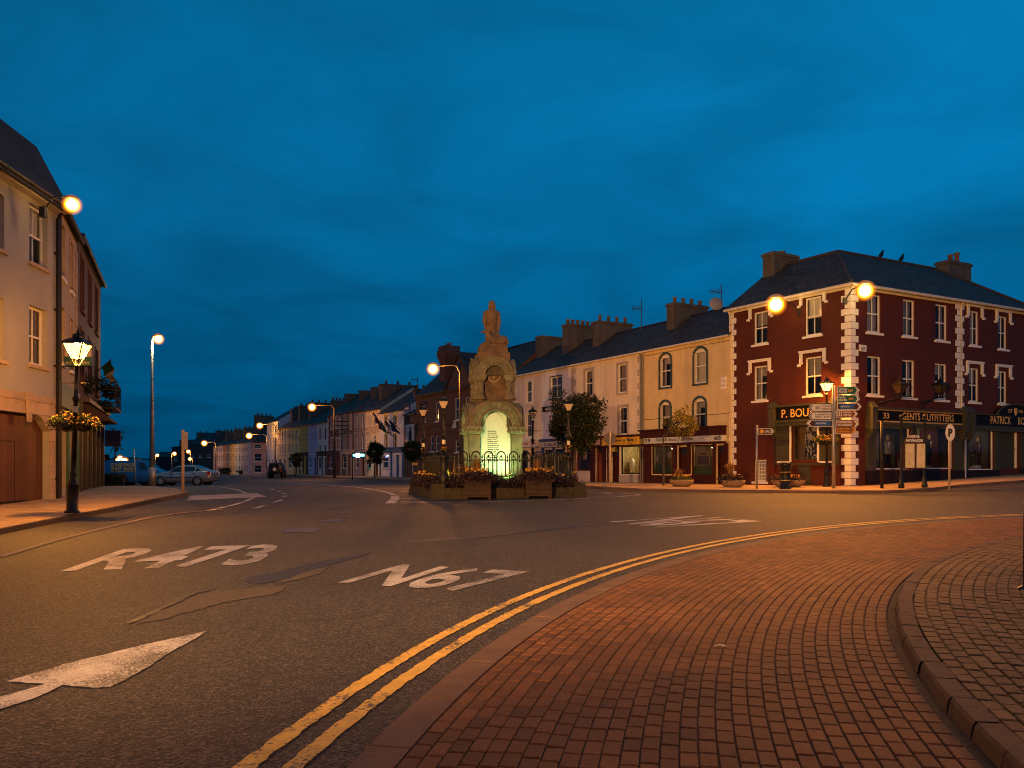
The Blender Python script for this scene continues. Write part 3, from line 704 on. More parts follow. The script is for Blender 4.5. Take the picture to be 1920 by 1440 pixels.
# ---------------------------------------------------------------- red corner building
m_redwall=M('oxblood_render',(.08,.0145,.0045),rough=.75,var=.24,scale=.6,bump=.12,bscale=25,streak=.35)
m_olive=M('olive_shopfront',(.05,.048,.03),rough=.6,var=.15,spec=.15)
m_stallred=M('stall_red',(.2,.03,.018),rough=.6,var=.2)
h=House('red_corner_shop','deep red three-storey corner shop with white quoins and bracket lamps',RA,RB,10.2,12.8,m_redwall,depth=7,z0=.55)
Hred=h
for x0,x1,yt,yb in ((1413,1439,584,645),(1509,1540,557,629),(1413,1438,686,751),(1509,1540,669,741)): h.win(x0,x1,yt,yb,hood=m_trim,pane=m_pane2 if yb<700 else m_pane)
h.win(1414,1437,862,903,'grille',pane=m_pane2)
h.quoins(.0,.42,v0=-.2,side='l'); h.quoins(h.W-.5,h.W,v0=-.2,side='r'); h.downpipe(-.02+.05,v0=2.4)
u0,u1,v0,v1=h.board(1461,1564,766,789,756,783,.22,m_blackp)
mb=MB(); mb.box(u0-.0,u1,-.32,-.003,v1+.002,v1+.1); mb.box(u0,u1,-.26,-.003,v0-.3,v0-.002); mb.box(u0,u1,-.3,-.261,v0-.12,v0-.05); h.part('cornice',mb,m_olive)
mb=MB(); put_text(mb,'P. BOURKE',u0+.35,u1-.3,v0+.12,v1-.12,-.228,bold=.01); h.part('lettering',mb,m_gold)
for uu in (u0-.2,u1+.2):
    mb=MB(); mb.box(uu-.18,uu+.18,-.42,-.003,v0-.35,v1+.02); mb.prism([(-.46,v1+.02),(-.22,v1+.32),(0,v1+.02)],uu-.2,uu+.2,'x')
    for k in range(4): mb.box(uu-.14,uu+.14,-.36+k*.08,-.003,v0-.5-k*.12,v0-.36-k*.12)
    h.part('console_bracket',mb,m_olive)
a0,a1,b0,b1=h.rect(1462,1564,797,866)
mb=MB(); ua,ub=h.u(1484),h.u(1536)
mb.box(a0-.3,ua-.001,-.06,-.003,b0-.05,v0-.31); mb.box(ub+.001,a1+.3,-.06,-.003,b0-.05,v0-.31); mb.box(a0-.3,a1+.3,-.07,-.003,b0-.16,b0-.052); mb.box(h.u(1498),h.u(1521),-.04,-.003,-.3,b0-.162); h.part('pilaster',mb,m_olive)
mb=MB(); 
for uu in (ua,ub): mb.box(uu-.05,uu+.05,-.1,-.062,b0,v0-.32)
mb.box(a0-.1,ua-.05,-.1,-.071,b0-.05,b0+.03); mb.box(ub+.05,a1+.1,-.1,-.071,b0-.05,b0+.03); h.part('gold_moulding',mb,m_trim)
w=h.shopwin(1487,1533,797,862,frame=m_olive,dep=.5,room=M('window_back_ochre',(.2,.12,.05),var=.3))
# printed photograph standing in the window: pale figure-like shapes on black
m,nt,o_=nmat('printed_photo'); b=N(nt,'ShaderNodeBsdfPrincipled',Roughness=.5); tc=N(nt,'ShaderNodeTexCoord'); mp=N(nt,'ShaderNodeMapping'); mp.inputs['Scale'].default_value=(3.6,3.6,2.0)
nn=N(nt,'ShaderNodeTexNoise',Scale=1.4,Detail=3.0,Distortion=1.6); cr=N(nt,'ShaderNodeValToRGB'); cr.color_ramp.elements[0].position=.5; cr.color_ramp.elements[0].color=(.015,.013,.011,1); cr.color_ramp.elements[1].position=.56; cr.color_ramp.elements[1].color=(.5,.43,.32,1)
L=nt.links.new; L(tc.outputs['Object'],mp.inputs[0]); L(mp.outputs[0],nn.inputs['Vector']); L(nn.outputs['Fac'],cr.inputs[0]); L(cr.outputs[0],b.inputs['Base Color']); L(b.outputs[0],o_.inputs['Surface'])
mb=MB(); mb.box(w[0]+(w[1]-w[0])*.38,w[1]-.04,.2,.22,w[2]+.06,w[3]-.05); h.part('poster',mb,m)
h.chimney(1444,1502,12.95,pots=1,u=.42,wy=2.0,wu=.8,poth=.15,potr=.25)
h.finish(roof=False,gable=(True,None))
# wing facing the right-hand road; its roof meets the first at the corner
h2=House('red_wing','',RB,RC,10.2,12.8,m_redwall,depth=7,z0=.55)
for x0,x1,yt,yb in ((1625.6,1652,552,624),(1693,1716,562,631),(1754,1777,571,639),(1626,1652.5,668,741),(1692,1716,675,746),(1753,1776,682,750)): h2.win(x0,x1,yt,yb,pane=m_pane2)
for x0,x1,yt,yb in ((1818.5,1836,583,648),(1872,1889,593,655),(1817,1836,690,754),(1872,1889,696,757)): h2.win(x0,x1,yt,yb,hood=m_trim,pane=m_pane2)
h2.quoins(0,.5,v0=-.2,side='l'); uq=h2.u(1799); h2.quoins(uq-.35,uq+.35,v0=4.0,side='c'); 
h2.downpipe(uq+.02,v0=3.9)
mb=MB(); mb.tube([(uq+.35,-.1,.4),(uq+.35,-.1,2.9)],.045,7); h2.part('downpipe',mb,m_trim)
u0,u1,v0,v1=h2.board(1636,1796,766,790,777,797,.22,m_blackp)
mb=MB(); put_text(mb,'33',h2.u(1648.5),h2.u(1659.5),v0+.15,v1-.15,-.228); put_text(mb,'GENTS OUTFITTERS',h2.u(1684),h2.u(1780.5),v0+.12,v1-.1,-.228); h2.part('lettering',mb,m_gold)
mb=MB(); mb.box(u0,u1,-.262,-.223,v0-.02,v0+.05); mb.box(u0,u1,-.262,-.223,v1-.05,v1); h2.part('gold_moulding',mb,M('gold_bead',(.45,.26,.06),rough=.4))
mb=MB(); mb.box(u0,u1,-.34,-.003,v1+.002,v1+.1); mb.box(u0,u1,-.27,-.003,v0-.28,v0-.021); mb.box(u0,u1,-.32,-.271,v0-.14,v0-.06); 
ua,ub,va,vb=h2.board(1818,1990,779,800,785,802,.22,m_blackp); us=ub-ua
mb.box(ua,ub,-.3,-.003,va-.28,va-.002); mb.box(ua,h2.u(1862),-.34,-.003,vb+.002,vb+.08); h2.part('cornice',mb,m_olive)
mb=MB(); cu=h2.u(1897); n=14; rx=h2.u(1925)-cu; pl=[(cu+rx*1.25*math.cos(math.pi*k/n),vb+.002+.62*math.sin(math.pi*k/n)) for k in range(n+1)]; mb.prism(pl,-.22,-.003); h2.part('arched_board',mb,m_blackp)
mb=MB(); pr=[(cu+rx*1.25*math.cos(math.pi*k/n),-.26,vb+.01+.64*math.sin(math.pi*k/n)) for k in range(n+1)]; mb.tube(pr,.05,6); h2.part('arch_moulding',mb,m_olive)
mb=MB(); put_text(mb,'PATRICK',h2.u(1849.5),h2.u(1888),va+.12,vb-.02,-.228); put_text(mb,'BOURKE',h2.u(1901),h2.u(1936),va+.12,vb-.02,-.228); put_text(mb,'EST',h2.u(1883),h2.u(1890.5),vb+.2,vb+.38,-.228); put_text(mb,'1928',h2.u(1902),h2.u(1910),vb+.2,vb+.38,-.228); h2.part('lettering',mb,m_gold)
mb=MB(); cc=h2.u(1896.5); mb.prism([(cc-.12,vb+.45),(cc-.12,vb+.2),(cc,vb+.02),(cc+.12,vb+.2),(cc+.12,vb+.45)],-.235,-.222); h2.part('crest',mb,m_gold)
for px in (1627,1801,1812):
    uu=h2.u(px); mb=MB(); mb.box(uu-.17,uu+.17,-.42,-.003,v0-.4,v1+.08); mb.prism([(-.46,v1+.08),(-.22,v1+.36),(0,v1+.08)],uu-.19,uu+.19,'x')
    for k in range(4): mb.box(uu-.13,uu+.13,-.36+k*.08,-.003,v0-.55-k*.12,v0-.41-k*.12)
    h2.part('console_bracket',mb,m_olive)
m_roomd=M('shop_room_dark',(.11,.09,.06),var=.3)
WG=[]
for x0,x1,yt,yb in ((1641,1706,801,880),(1719,1786,803,879)): WG.append(h2.shopwin(x0,x1,yt,yb,frame=m_trim,dep=1.5,room=m_roomd,fw=.05))
WG.append(h2.shopwin(1815,1863,805,881,frame=m_trim,dep=1.5,room=m_roomd,fw=.05))
for w_ in WG:
    for a_,b_ in ((.12,.3),(.62,.78)):
        ua_,ub_=w_[0]+(w_[1]-w_[0])*a_,w_[0]+(w_[1]-w_[0])*b_; mb=MB(); mb.smooth=True; nq=14
        mb.rings([[(ua_+(ub_-ua_)*q/nq,1.35+.03*math.sin(q*1.7),w_[2]+.02),(ua_+(ub_-ua_)*q/nq,1.35+.03*math.sin(q*1.7),w_[3]-.02)] for q in range(nq+1)],False,False); h2.part('drape',mb,m_curt2)
    mb=MB(); mb.box(w_[0]+.1,w_[1]-.1,.35,1.3,w_[2]+.0,w_[2]+.06)
    h2.part('display_floor',mb,M('display_wood',(.09,.05,.025),var=.3))
    for q in range(3): mb=MB(); uu=w_[0]+.5+q*.55; mb.box(uu,uu+.3,.5,.75,w_[2]+.062,w_[2]+.062+random.uniform(.08,.22)); h2.part('folded_shirt',mb,random.choice((m_trim,m_curt2,m_maroon)))
h2.door(1873,1911,808,878,m_olive,frame=m_trim)
h2.shopwin(1932,1965,809,880,frame=m_trim,dep=1.2,room=m_roomd)
mb=MB()
for a,b in ((1612+10,1640),(1707,1718),(1787,1814),(1864,1872),(1912,1931),(1966,1990)): mb.box(h2.u(a)+.01,h2.u(b)-.01,-.07,-.003,.75,v0-.29)
h2.part('pilaster',mb,m_olive)
mb=MB(); mb.box(h2.u(1622),h2.u(1872),-.1,-.003,-.4,h2.v(1750,881)-.03); mb.box(h2.u(1912),h2.u(1990),-.1,-.003,-.4,.9); h2.part('stall_riser',mb,M('stall_black',(.015,.008,.006),rough=.6,spec=.15))
mb=MB(); mb.box(h2.u(1632),h2.u(1641)+0,-.05,-.003,7.0-.5,7.0-.2); 
mb=MB(); mb.box(h2.u(1610.5),h2.u(1623),-.05,-.003,h2.v(1617,659),h2.v(1617,647)); o=h2.part('street_name_plate',mb,m_trim)
mb=MB(); put_text(mb,'A2A',h2.u(1612.5),h2.u(1621),h2.v(1617,657),h2.v(1617,650),-.056,bold=.02); mb.build('lettering',m_black_l,o)
h2.chimney(1758,1819,h2.v(1790,487,3.5)-.2,pots=2,wu=2.1,wy=.8,u=h2.u(1788,3.5),poth=.55,potr=.15)
h2.finish(roof=False,gable=(None,False),hipR=True)
# merge the wing into the one corner building
for ch in list(h2.root.children):
    mw=h2.root.matrix_basis.copy(); ch.parent=Hred.root; ch.matrix_parent_inverse=Matrix.Identity(4); ch.matrix_basis=Hred.root.matrix_basis.inverted()@mw@ch.matrix_basis
bpy.data.objects.remove(h2.root); h2.root=Hred.root
# one roof over both wings: slopes meet on a hip above the quoined corner
def red_roof():
    a=Hred; b=h2; o=.28; zE,zR=10.16,12.85; i=lambda p,z: Vector((p.x,p.y,z))
    def isect(p,d,q,e):                         # intersection of two plan lines
        t=((q.x-p.x)*e.y-(q.y-p.y)*e.x)/(d.x*e.y-d.y*e.x); return p+d*t
    def off(k): return isect(a.A+a.n*k,a.d,b.A+b.n*k,b.d)
    eL=a.A-a.n*o-a.d*.15; rL=a.A+a.n*3.5-a.d*.15; bL=a.A+a.n*(7+o)-a.d*.15; eR=b.B-b.n*o+b.d*o; rR=b.B+b.n*3.5-b.d*3.5; bR=b.B+b.n*(7+o)+b.d*o
    e0,r0,b0=off(-o),off(3.5),off(7+o)
    mb=MB()
    F_=[[i(eL,zE),i(e0,zE),i(r0,zR),i(rL,zR)],[i(e0,zE),i(eR,zE),i(rR,zR),i(r0,zR)],[i(eR,zE),i(bR,zE),i(rR,zR)],[i(rL,zR),i(r0,zR),i(b0,zE),i(bL,zE)],[i(r0,zR),i(rR,zR),i(bR,zE),i(b0,zE)]]
    for f in F_: mb.face(f); mb.face([p-Vector((0,0,.1)) for p in f][::-1])
    per=[eL,e0,eR,bR,b0,bL]
    for p,q in zip(per,per[1:]+per[:1]): mb.face([i(p,zE),i(q,zE),i(q,zE-.1),i(p,zE-.1)])
    for p,q in ((eL,rL),(rL,bL)): zp=zE if p is eL else zR; zq=zR if p is eL else zE; mb.face([i(p,zp),i(q,zq),i(q,zq-.1),i(p,zp-.1)])
    M_=Hred.root.matrix_basis.inverted(); mb.v=[M_@v for v in mb.v]; ro=mb.build('roof',m_slate,Hred.root)
    mb=MB()
    for p,q in ((i(rL,zR),i(r0,zR)),(i(r0,zR),i(rR,zR)),(i(e0,zE),i(r0,zR)),(i(eR,zE),i(rR,zR))): mb.tube([p+Vector((0,0,.02)),q+Vector((0,0,.02))],.08,6)
    mb.v=[M_@v for v in mb.v]; mb.build('ridge_tile',MATS['ridge_tile_clay'] if 'ridge_tile_clay' in MATS else M('ridge_tile_clay',(.05,.04,.04),var=.3),ro)
    mb=MB(); dn=Vector((0,0,-.12))
    mb.tube([i(eL-a.n*.06,zE)+dn,i(e0-(a.n+b.n)*.05,zE)+dn,i(eR-b.n*.06,zE)+dn],.075,8); mb.v=[M_@v for v in mb.v]; mb.build('gutter',m_gutter,Hred.root)
    mb=MB()
    for hh,T in ((a,Hred.root.matrix_basis),(b,wing_T)):
        m2=MB(); m2.T=M_@T; m2.box(-.0,hh.W,-.05,-.003,hh.H-.3,hh.H-.02); m2.build('fascia_board',m_gutter,Hred.root)
wing_T=Matrix.Translation((RB.x,RB.y,.55))@Matrix.Rotation(math.atan2(h2.d.y,h2.d.x),4,'Z')

red_roof()
# ---------------------------------------------------------------- terrace nearest the corner
def terr(name,label,x0,x1,e,r,wall,**k): return House(name,label,TL(x0),TL(x1),e,r,wall,z0=g(*TL((x0+x1)/2)[:2])+.1,**k)
m_yel=M('cream_yellow_render',(.66,.50,.24),rough=.8,var=.16,scale=.7,streak=.4,bump=.1,stain=(.35,.26,.13))
m_teal=M('teal_paint',(.02,.055,.06),rough=.5,var=.1)
h=terr('terraced_shop','yellow-cream house over the maroon beauty shopfront numbered 59 and 60',1205,1370,8.8,11.2,m_yel); HA=h
for x0,x1,yt,yb,ar in ((1238,1258,664,726,.3),(1302,1325,653,719,.3),(1238,1257,753,811,.28),(1301,1323,746,807,.28)): h.win(x0,x1,yt,yb,surround=m_teal,sw=.13,arch=ar,bars=0,sillm=m_teal,pane=m_pane)
u0,u1,v0,v1=h.board(1215,1361,822,832,815.5,827.5,.3,M('sign_board_grey',(.5,.52,.5),var=.1,bump=0),'sign_board')
mb=MB(); put_text(mb,'59',u0+.08,u0+.6,v0+.07,v1-.05,-.306,bold=.03); put_text(mb,'60',u1-.6,u1-.08,v0+.07,v1-.05,-.306,bold=.03); put_text(mb,"Nails & Beauty by Dee",h.u(1237),h.u(1307),v0+.05,v1-.03,-.306,bold=.008,slant=.02); h.part('lettering',mb,m_black_l)
mb=MB(); mb.box(h.u(1207),h.u(1362),-.32,-.003,v1+.003,v1+.42); mb.box(h.u(1206),h.u(1363),-.45,-.003,v1+.425,v1+.52); mb.box(h.u(1207),h.u(1362),-.28,-.003,v0-.12,v0-.002); h.part('cornice',mb,m_maroon)
DW=[]; DW.append(h.shopwin(1222,1262,836,889,frame=m_maroon,room=M('salon_room',(.13,.085,.04)),dep=1.1)); 
h.door(1270,1289,838,908,m_maroon,light=.45); DW.append(h.shopwin(1296,1337,834,892,frame=m_maroon,room=MATS['salon_room'],dep=1.1)); h.door(1343,1359,835,911,m_maroon,light=.4)
mb=MB()
for a,b in ((1207.5,1221.5),(1262.5,1269.5),(1289.5,1295.5),(1337.5,1342.5),(1359.5,1366)): mb.box(h.u(a),h.u(b),-.08,-.003,-.5,v0-.13)
for a,b in ((1222,1262),(1296,1337)): mb.box(h.u(a),h.u(b),-.06,-.003,-.5,h.v((a+b)/2,890.5)-.02)
h.part('pilaster',mb,m_maroon)
mb=MB()
for w in DW:
    u=w[0]+.08
    while u<w[1]-.1:
        hh=random.uniform(.35,.6); mb.face([(u,.115,w[2]+.07),(u+.07,.115,w[2]+.07),(u+.05,.115,w[2]+.07+hh),(u+.03,.115,w[2]+.07+hh)]); u+=.075
h.part('window_decal',mb,M('decal_green',(.04,.09,.04),var=.3,bump=0))
w=DW[1]; mb=MB(); mb.box(w[0]+.12,w[0]+1.15,.35,.39,w[2]+.55,w[2]+1.35); h.part('display_board',mb,M('board_tan',(.22,.14,.07),bump=0))
mb=MB(); mb.box(w[0]+.18,w[0]+1.09,.34,.349,w[2]+.62,w[2]+1.15); mb.box(w[0]+.3,w[0]+.9,.34,.349,w[2]+1.2,w[2]+1.3); h.part('display_panel',mb,M('panel_photo',(.07,.05,.03),var=.9,scale=6,bump=0))
mb=MB(); w=DW[0]; mb.box(w[0]+.2,w[0]+.38,.2,.22,w[2]+.75,w[2]+1.2); mb.box(w[0]+1.25,w[0]+1.55,.2,.22,w[3]-.7,w[3]-.4); h.part('notice',mb,M('notice_card',(.3,.24,.16),bump=0))
for v in (740,): pass
for k in range(3):
    mb=MB(); vv=h.v(1357,727-k*8.2); mb.box(h.u(1353.5),h.u(1362),-.09,-.003,vv-.1,vv+.1); h.part('alarm_box',mb,m_trim)
for zc in (h.H-.35,3.95):
    mb=MB(); mb.tube([(h.W*q/12,-.03,zc-.04*math.sin(q*2.1)**2) for q in range(13)],.012,4); h.part('cable',mb,m_gutter_d)
h.chimney(1270,1336,h.v(1300,569,3.5),pots=4,wy=2.8,wu=.75,u=.15,poth=.4,potr=.13)
h.downpipe(.12,mat=M('pipe_grey',(.2,.19,.15),var=.3)); h.finish()
m_cream=M('cream_render',(.70,.59,.43),rough=.8,var=.14,scale=.8,streak=.35,bump=.1); m_greytrim=M('grey_quoin',(.38,.33,.28),var=.15)
m_bluegrey=m_cream
h=terr('terraced_shop','cream house with grey quoins above the yellow sewing shop sign',1072,1205,8.8,11.2,m_cream); HB=h
for x0,x1,yt,yb in ((1097,1111.5,694,743),(1158.5,1175,683,737),(1098,1112,768,818),(1160.5,1176,763,815)): h.win(x0,x1,yt,yb,surround=m_greytrim,sw=.16,bars=0,sillm=m_greytrim)
h.quoins(0,.5,m_greytrim,v0=3.4,h=.42,side='l'); h.quoins(h.W-.5,h.W,m_greytrim,v0=3.4,h=.42,side='r')
u0,u1,v0,v1=h.board(1134,1204,820.5,834.5,819.5,834,.25,M('sign_yellow',(.72,.42,.04),var=.1,bump=0),'sign_board'); b2=h.board(1075,1131,822,835.5,821,834.5,.25,M('sign_pink',(.5,.32,.30),var=.1,bump=0),'sign_board')
mb=MB(); put_text(mb,'The Sewing Box',h.u(1142),h.u(1194),v0+.14,v1-.08,-.256,bold=.015); put_text(mb,'Alterations  Curtains  Haberdashery',h.u(1142),h.u(1190),v0+.04,v0+.1,-.256,bold=.01); mb.box(h.u(1198),h.u(1199.5),-.256,-.251,v0+.1,v1-.1); put_text(mb,'Clare Crafts Group',h.u(1078),h.u(1124),b2[2]+.1,b2[3]-.1,-.256,bold=.012); h.part('lettering',mb,m_black_l)
mb=MB(); mb.box(h.u(1073),h.u(1204.5),-.3,-.003,v1+.003,v1+.14); mb.box(h.u(1073),h.u(1204.5),-.2,-.003,v0-.1,v0-.003); mb.box(h.u(1131.5),h.u(1133.5),-.26,-.003,v0,v1); h.part('cornice',mb,m_maroon)
m_brred=M('red_brown_paint',(.2,.05,.02),rough=.5,var=.15)
SW1=h.shopwin(1081,1107,838,883,frame=m_brred,dep=1.0,room=M('dim_room',(.07,.06,.05))); SW2=h.shopwin(1164,1200,836,889,frame=m_blackp,dep=1.3,room=M('sewing_room',(.4,.32,.16),var=.4,scale=5))
h.door(1117,1130,838,905,m_brred,light=.4); h.door(1146,1161,837,908,m_maroon,light=.5)
mb=MB(); mb.box(h.u(1078),h.u(1107.6),-.05,-.003,-.3,h.v(1093,885.5)); h.part('stall_riser',mb,m_cream)
mb=MB(); mb.box(h.u(1161.5),h.u(1200),-.05,-.003,-.3,h.v(1180,890.5)); h.part('stall_riser',mb,M('stall_grey',(.34,.3,.28)))
mb=MB()
for a,b in ((1073,1077.5),(1108,1116.5),(1130.5,1137),(1140,1145.5),(1200.5,1204.5)): mb.box(h.u(a),h.u(b),-.07,-.003,-.4,v0-.11)
h.part('pilaster',mb,m_maroon)
mb=MB(); w=SW2
for k in range(4):
    vv=w[2]+.45+k*.42; mb.box(w[0]+.9,w[1]-.1,.9,1.2,vv,vv+.03)
    for q in range(7): uu=w[0]+.95+q*.13; mb.m=q%3; mb.box(uu,uu+.1,.95,1.1,vv+.031,vv+.031+random.uniform(.12,.3)); mb.m=0
h.part('shelf_stock',mb,[M('stock_cream',(.5,.4,.25)),M('stock_green',(.12,.2,.1)),M('stock_rust',(.3,.1,.05))])
mb=MB(); mb.smooth=True; mb.lathe([(.06,1.42),(.1,1.35),(.2,1.28),(.22,1.1),(.16,.85),(.24,.55),(.2,.5)],(w[0]+.45,.6,w[2]-.4),10,sy=.6); h.part('display_jacket',mb,m_trim)
mb=MB(); mb.box(SW1[0]+.35,SW1[0]+.85,.3,.32,SW1[2]+.8,SW1[2]+1.35); h.part('poster',mb,M('poster_print',(.4,.28,.2),var=1.0,scale=5,bump=0))
mb=MB(); mb.box(h.u(1147),h.u(1153),-.02,.19,h.v(1150,847),h.v(1150,836.5)); h.part('notice',mb,M('yellow_card',(.7,.55,.1)))
h.chimney(1128,1200,h.v(1160,602,3.5),pots=4,wy=3.0,wu=.75,u=.1,poth=.42,potr=.13); h.downpipe(h.W-.08,mat=MATS['pipe_grey']); h.finish()
m_whiteb=M('cool_white_render',(.7,.66,.64),var=.12,scale=.8,streak=.3); m_blue=M('royal_blue_paint',(.02,.05,.14),rough=.45,var=.1)
h=terr('terraced_shop','white house with blue-framed windows behind the big tree',1016,1072,8.8,11.2,m_whiteb)
for x0,x1,yt,yb in ((1032,1053,706,747),(1032,1054,780,814)): h.win(x0,x1,yt,yb,'cross',surround=m_blue,sw=.07,sillm=m_blue,pane=m_pane)
b=h.board(1018,1056,762,771.5,760,770,.06,m_blackp,'sign_board'); mb=MB(); put_text(mb,"KELLY'S",b[0]+.5,b[1]-.3,b[2]+.08,b[3]-.08,-.066,bold=.02); h.part('lettering',mb,m_white_l)
b=h.board(1019,1071,829,839,826,837,.25,M('sign_cream',(.55,.5,.42),bump=0),'sign_board'); mb=MB(); mb.box(h.u(1016.5),h.u(1071.5),-.3,-.003,b[3]+.003,b[3]+.2)
for a,c in ((1016.5,1021),(1038,1040),(1057.5,1059),(1070,1071.8)): mb.box(h.u(a),h.u(c),-.1,-.003,-.4,b[2]-.01)
h.part('pilaster',mb,m_blue); mb=MB(); put_text(mb,'Crafts & Gifts',b[0]+.5,b[1]-.5,b[2]+.08,b[3]-.08,-.256,bold=.015); h.part('lettering',mb,m_black_l)
h.shopwin(1021.5,1037.5,843,885,frame=m_blue,dep=1,room=MATS['dim_room']); h.shopwin(1040.5,1057,842,886,frame=m_blue,dep=1,room=MATS['dim_room']); h.door(1060,1069,850,904,M('door_blue',(.02,.12,.3),rough=.4),light=.3)
h.chimney(1020,1080,h.v(1050,622,3.5),pots=7,wy=3.2,wu=.8,u=.3,potr=.15,poth=.35); h.finish()
h=terr('terraced_shop','pale pink house partly hidden by the monument and its railings',955,1016,8.8,11.2,M('pale_pink_render',(.68,.54,.42),var=.14,scale=.8,streak=.35))
for x0,x1,yt,yb in ((986.5,997.5,714,755),(986.5,997.5,776,820)): h.win(x0,x1,yt,yb,surround=m_trim,sw=.12,bars=0)
b=h.board(972,1012,827,839,827,838,.25,M('sign_white',(.6,.55,.5),bump=0),'sign_board'); mb=MB(); put_text(mb,'Lovely Time',b[0]+.8,b[1]-.2,b[2]+.08,b[3]-.06,-.256,bold=.015,slant=.03); h.part('lettering',mb,m_redl)
mb=MB(); mb.box(h.u(970),h.u(1015),-.3,-.003,b[3]+.003,b[3]+.15); h.part('cornice',mb,m_trim)
h.shopwin(975,989,843,888,frame=m_trim,dep=1,room=MATS['dim_room']); h.door(994,1003,845,902,m_trim,light=.3)
h.chimney(989,1017,h.v(1005,640,3.5),pots=0,wy=2.6,wu=.9,u=.9); h.finish()

# ---------------------------------------------------------------- brick bank behind the monument
m_rbrick=Mtile('red_brick',(.17,.06,.035),(.12,.04,.025),(.07,.05,.04),.22,.075,.01,noise=.2,bump=.3)
h=House('brick_bank','dark red brick bank with pointed gable, flared chimney and number plate',TL(780),TL(955),8.75,12.3,m_rbrick,depth=8,z0=.35)
for x0,x1,yt,yb in ((816.5,822.5,754,790),(852.5,860.5,746,788),(872,879,745,786),(795,798,757,791),(806,812.5,817,847),(816.5,822.5,817,847),(853,860,826,848),(872,879,824,850),(786,789,820,848),(905,913,740,786),(905,913,826,850)): h.win(x0,x1,yt,yb,bars=0,pane=m_pane3)
mb=MB(); 
for vv in (h.v(830,797),h.v(830,812)): mb.box(0,h.W,-.08,-.003,vv-.1,vv+.08)
mb.box(0,h.W,-.15,-.003,h.H-.35,h.H-.17); h.part('string_course',mb,M('dark_terracotta',(.1,.035,.02)))
mb=MB(); b=h.rect(850,858.5,792,803); put_text(mb,'AIB',b[0],b[1],b[2],b[3],-.15,bold=.04); h.part('lettering',mb,m_white_l)
mb=MB(); ua,ub,uc=h.u(835),h.u(891),h.u(862); ap=h.v(862,662); mb.face([(ua,-.3,-.5),(ub,-.3,-.5),(ub,-.3,h.H),(uc,-.3,ap),(ua,-.3,h.H)]); mb.face([(ua,-.3,-.5),(ua,0,-.5),(ua,0,h.H),(ua,-.3,h.H)])
# projecting gable is drawn as a raised bay above the windows only
mb=MB(); mb.prism([(ua,h.H-.1),(ub,h.H-.1),(uc,ap)],-.06,3.9); h.part('gable',mb,m_rbrick)
mb=MB(); 
for a,bv in ((ua-.25,1),(ub+.25,-1)):
    P=[(a,-.2,h.H-.3),(uc,-.2,ap+.12),(uc,4.4,ap+.12),(a,4.4,h.H-.3)]; mb.face(P); mb.face([(p[0],p[1],p[2]-.12) for p in P]); 
    mb.face([P[0],P[1],(P[1][0],P[1][1],P[1][2]-.22),(P[0][0],P[0][1],P[0][2]-.22)])
h.part('gable_roof',mb,m_slate)
mb=MB(); mb.box(uc-.25,uc+.25,-.09,-.062,h.H+.7,h.H+2.2); h.part('gable_slit',mb,m_pane3)
mb=MB(); mb.lathe([(.1,ap),(.14,ap+.15),(.05,ap+.3),(.16,ap+.5),(.02,ap+.65)],(uc,-.1,0),8); h.part('finial',mb,m_gutter_d)
mb=MB(); uu=h.u(843,2); t=h.v(843,650,2); mb.box(uu-.62,uu+.62,1.2,2.6,h.H-.2,t-1.6); mb.rings([[(uu+s1*(q),1.9+s2*(q+.08),zz) for s1,s2 in ((-1,-1),(1,-1),(1,1),(-1,1))] for q,zz in ((.62,t-1.6),(.84,t-.9),(.84,t-.5),(.72,t-.3),(.72,t))]); c=h.part('chimney',mb,m_rbrick)
for k in (-.3,.3): mb=MB(); mb.lathe([(.16,t),(.16,t+.35)],(uu+k,1.9,0),8); mb.build('chimney_pot',m_pot,c)
h.finish(gut=m_gutter_d)
mb=MB(); b=h.rect(776,786.5,757,771); mb.box(b[0],b[1],-1.1,-1.0,b[2],b[3]); t=tag(mb.build('bank_sign',M('sign_navy',(.02,.03,.1),bump=0)),'small square navy hanging sign on the dark gable beside the brick bank','sign'); t.matrix_world=h.root.matrix_basis.copy()
mb=MB(); put_text(mb,'AIB',b[0]+.08,b[1]-.08,b[2]+.1,b[2]+.35,-1.11,bold=.04); mb.build('lettering',m_white_l,t)

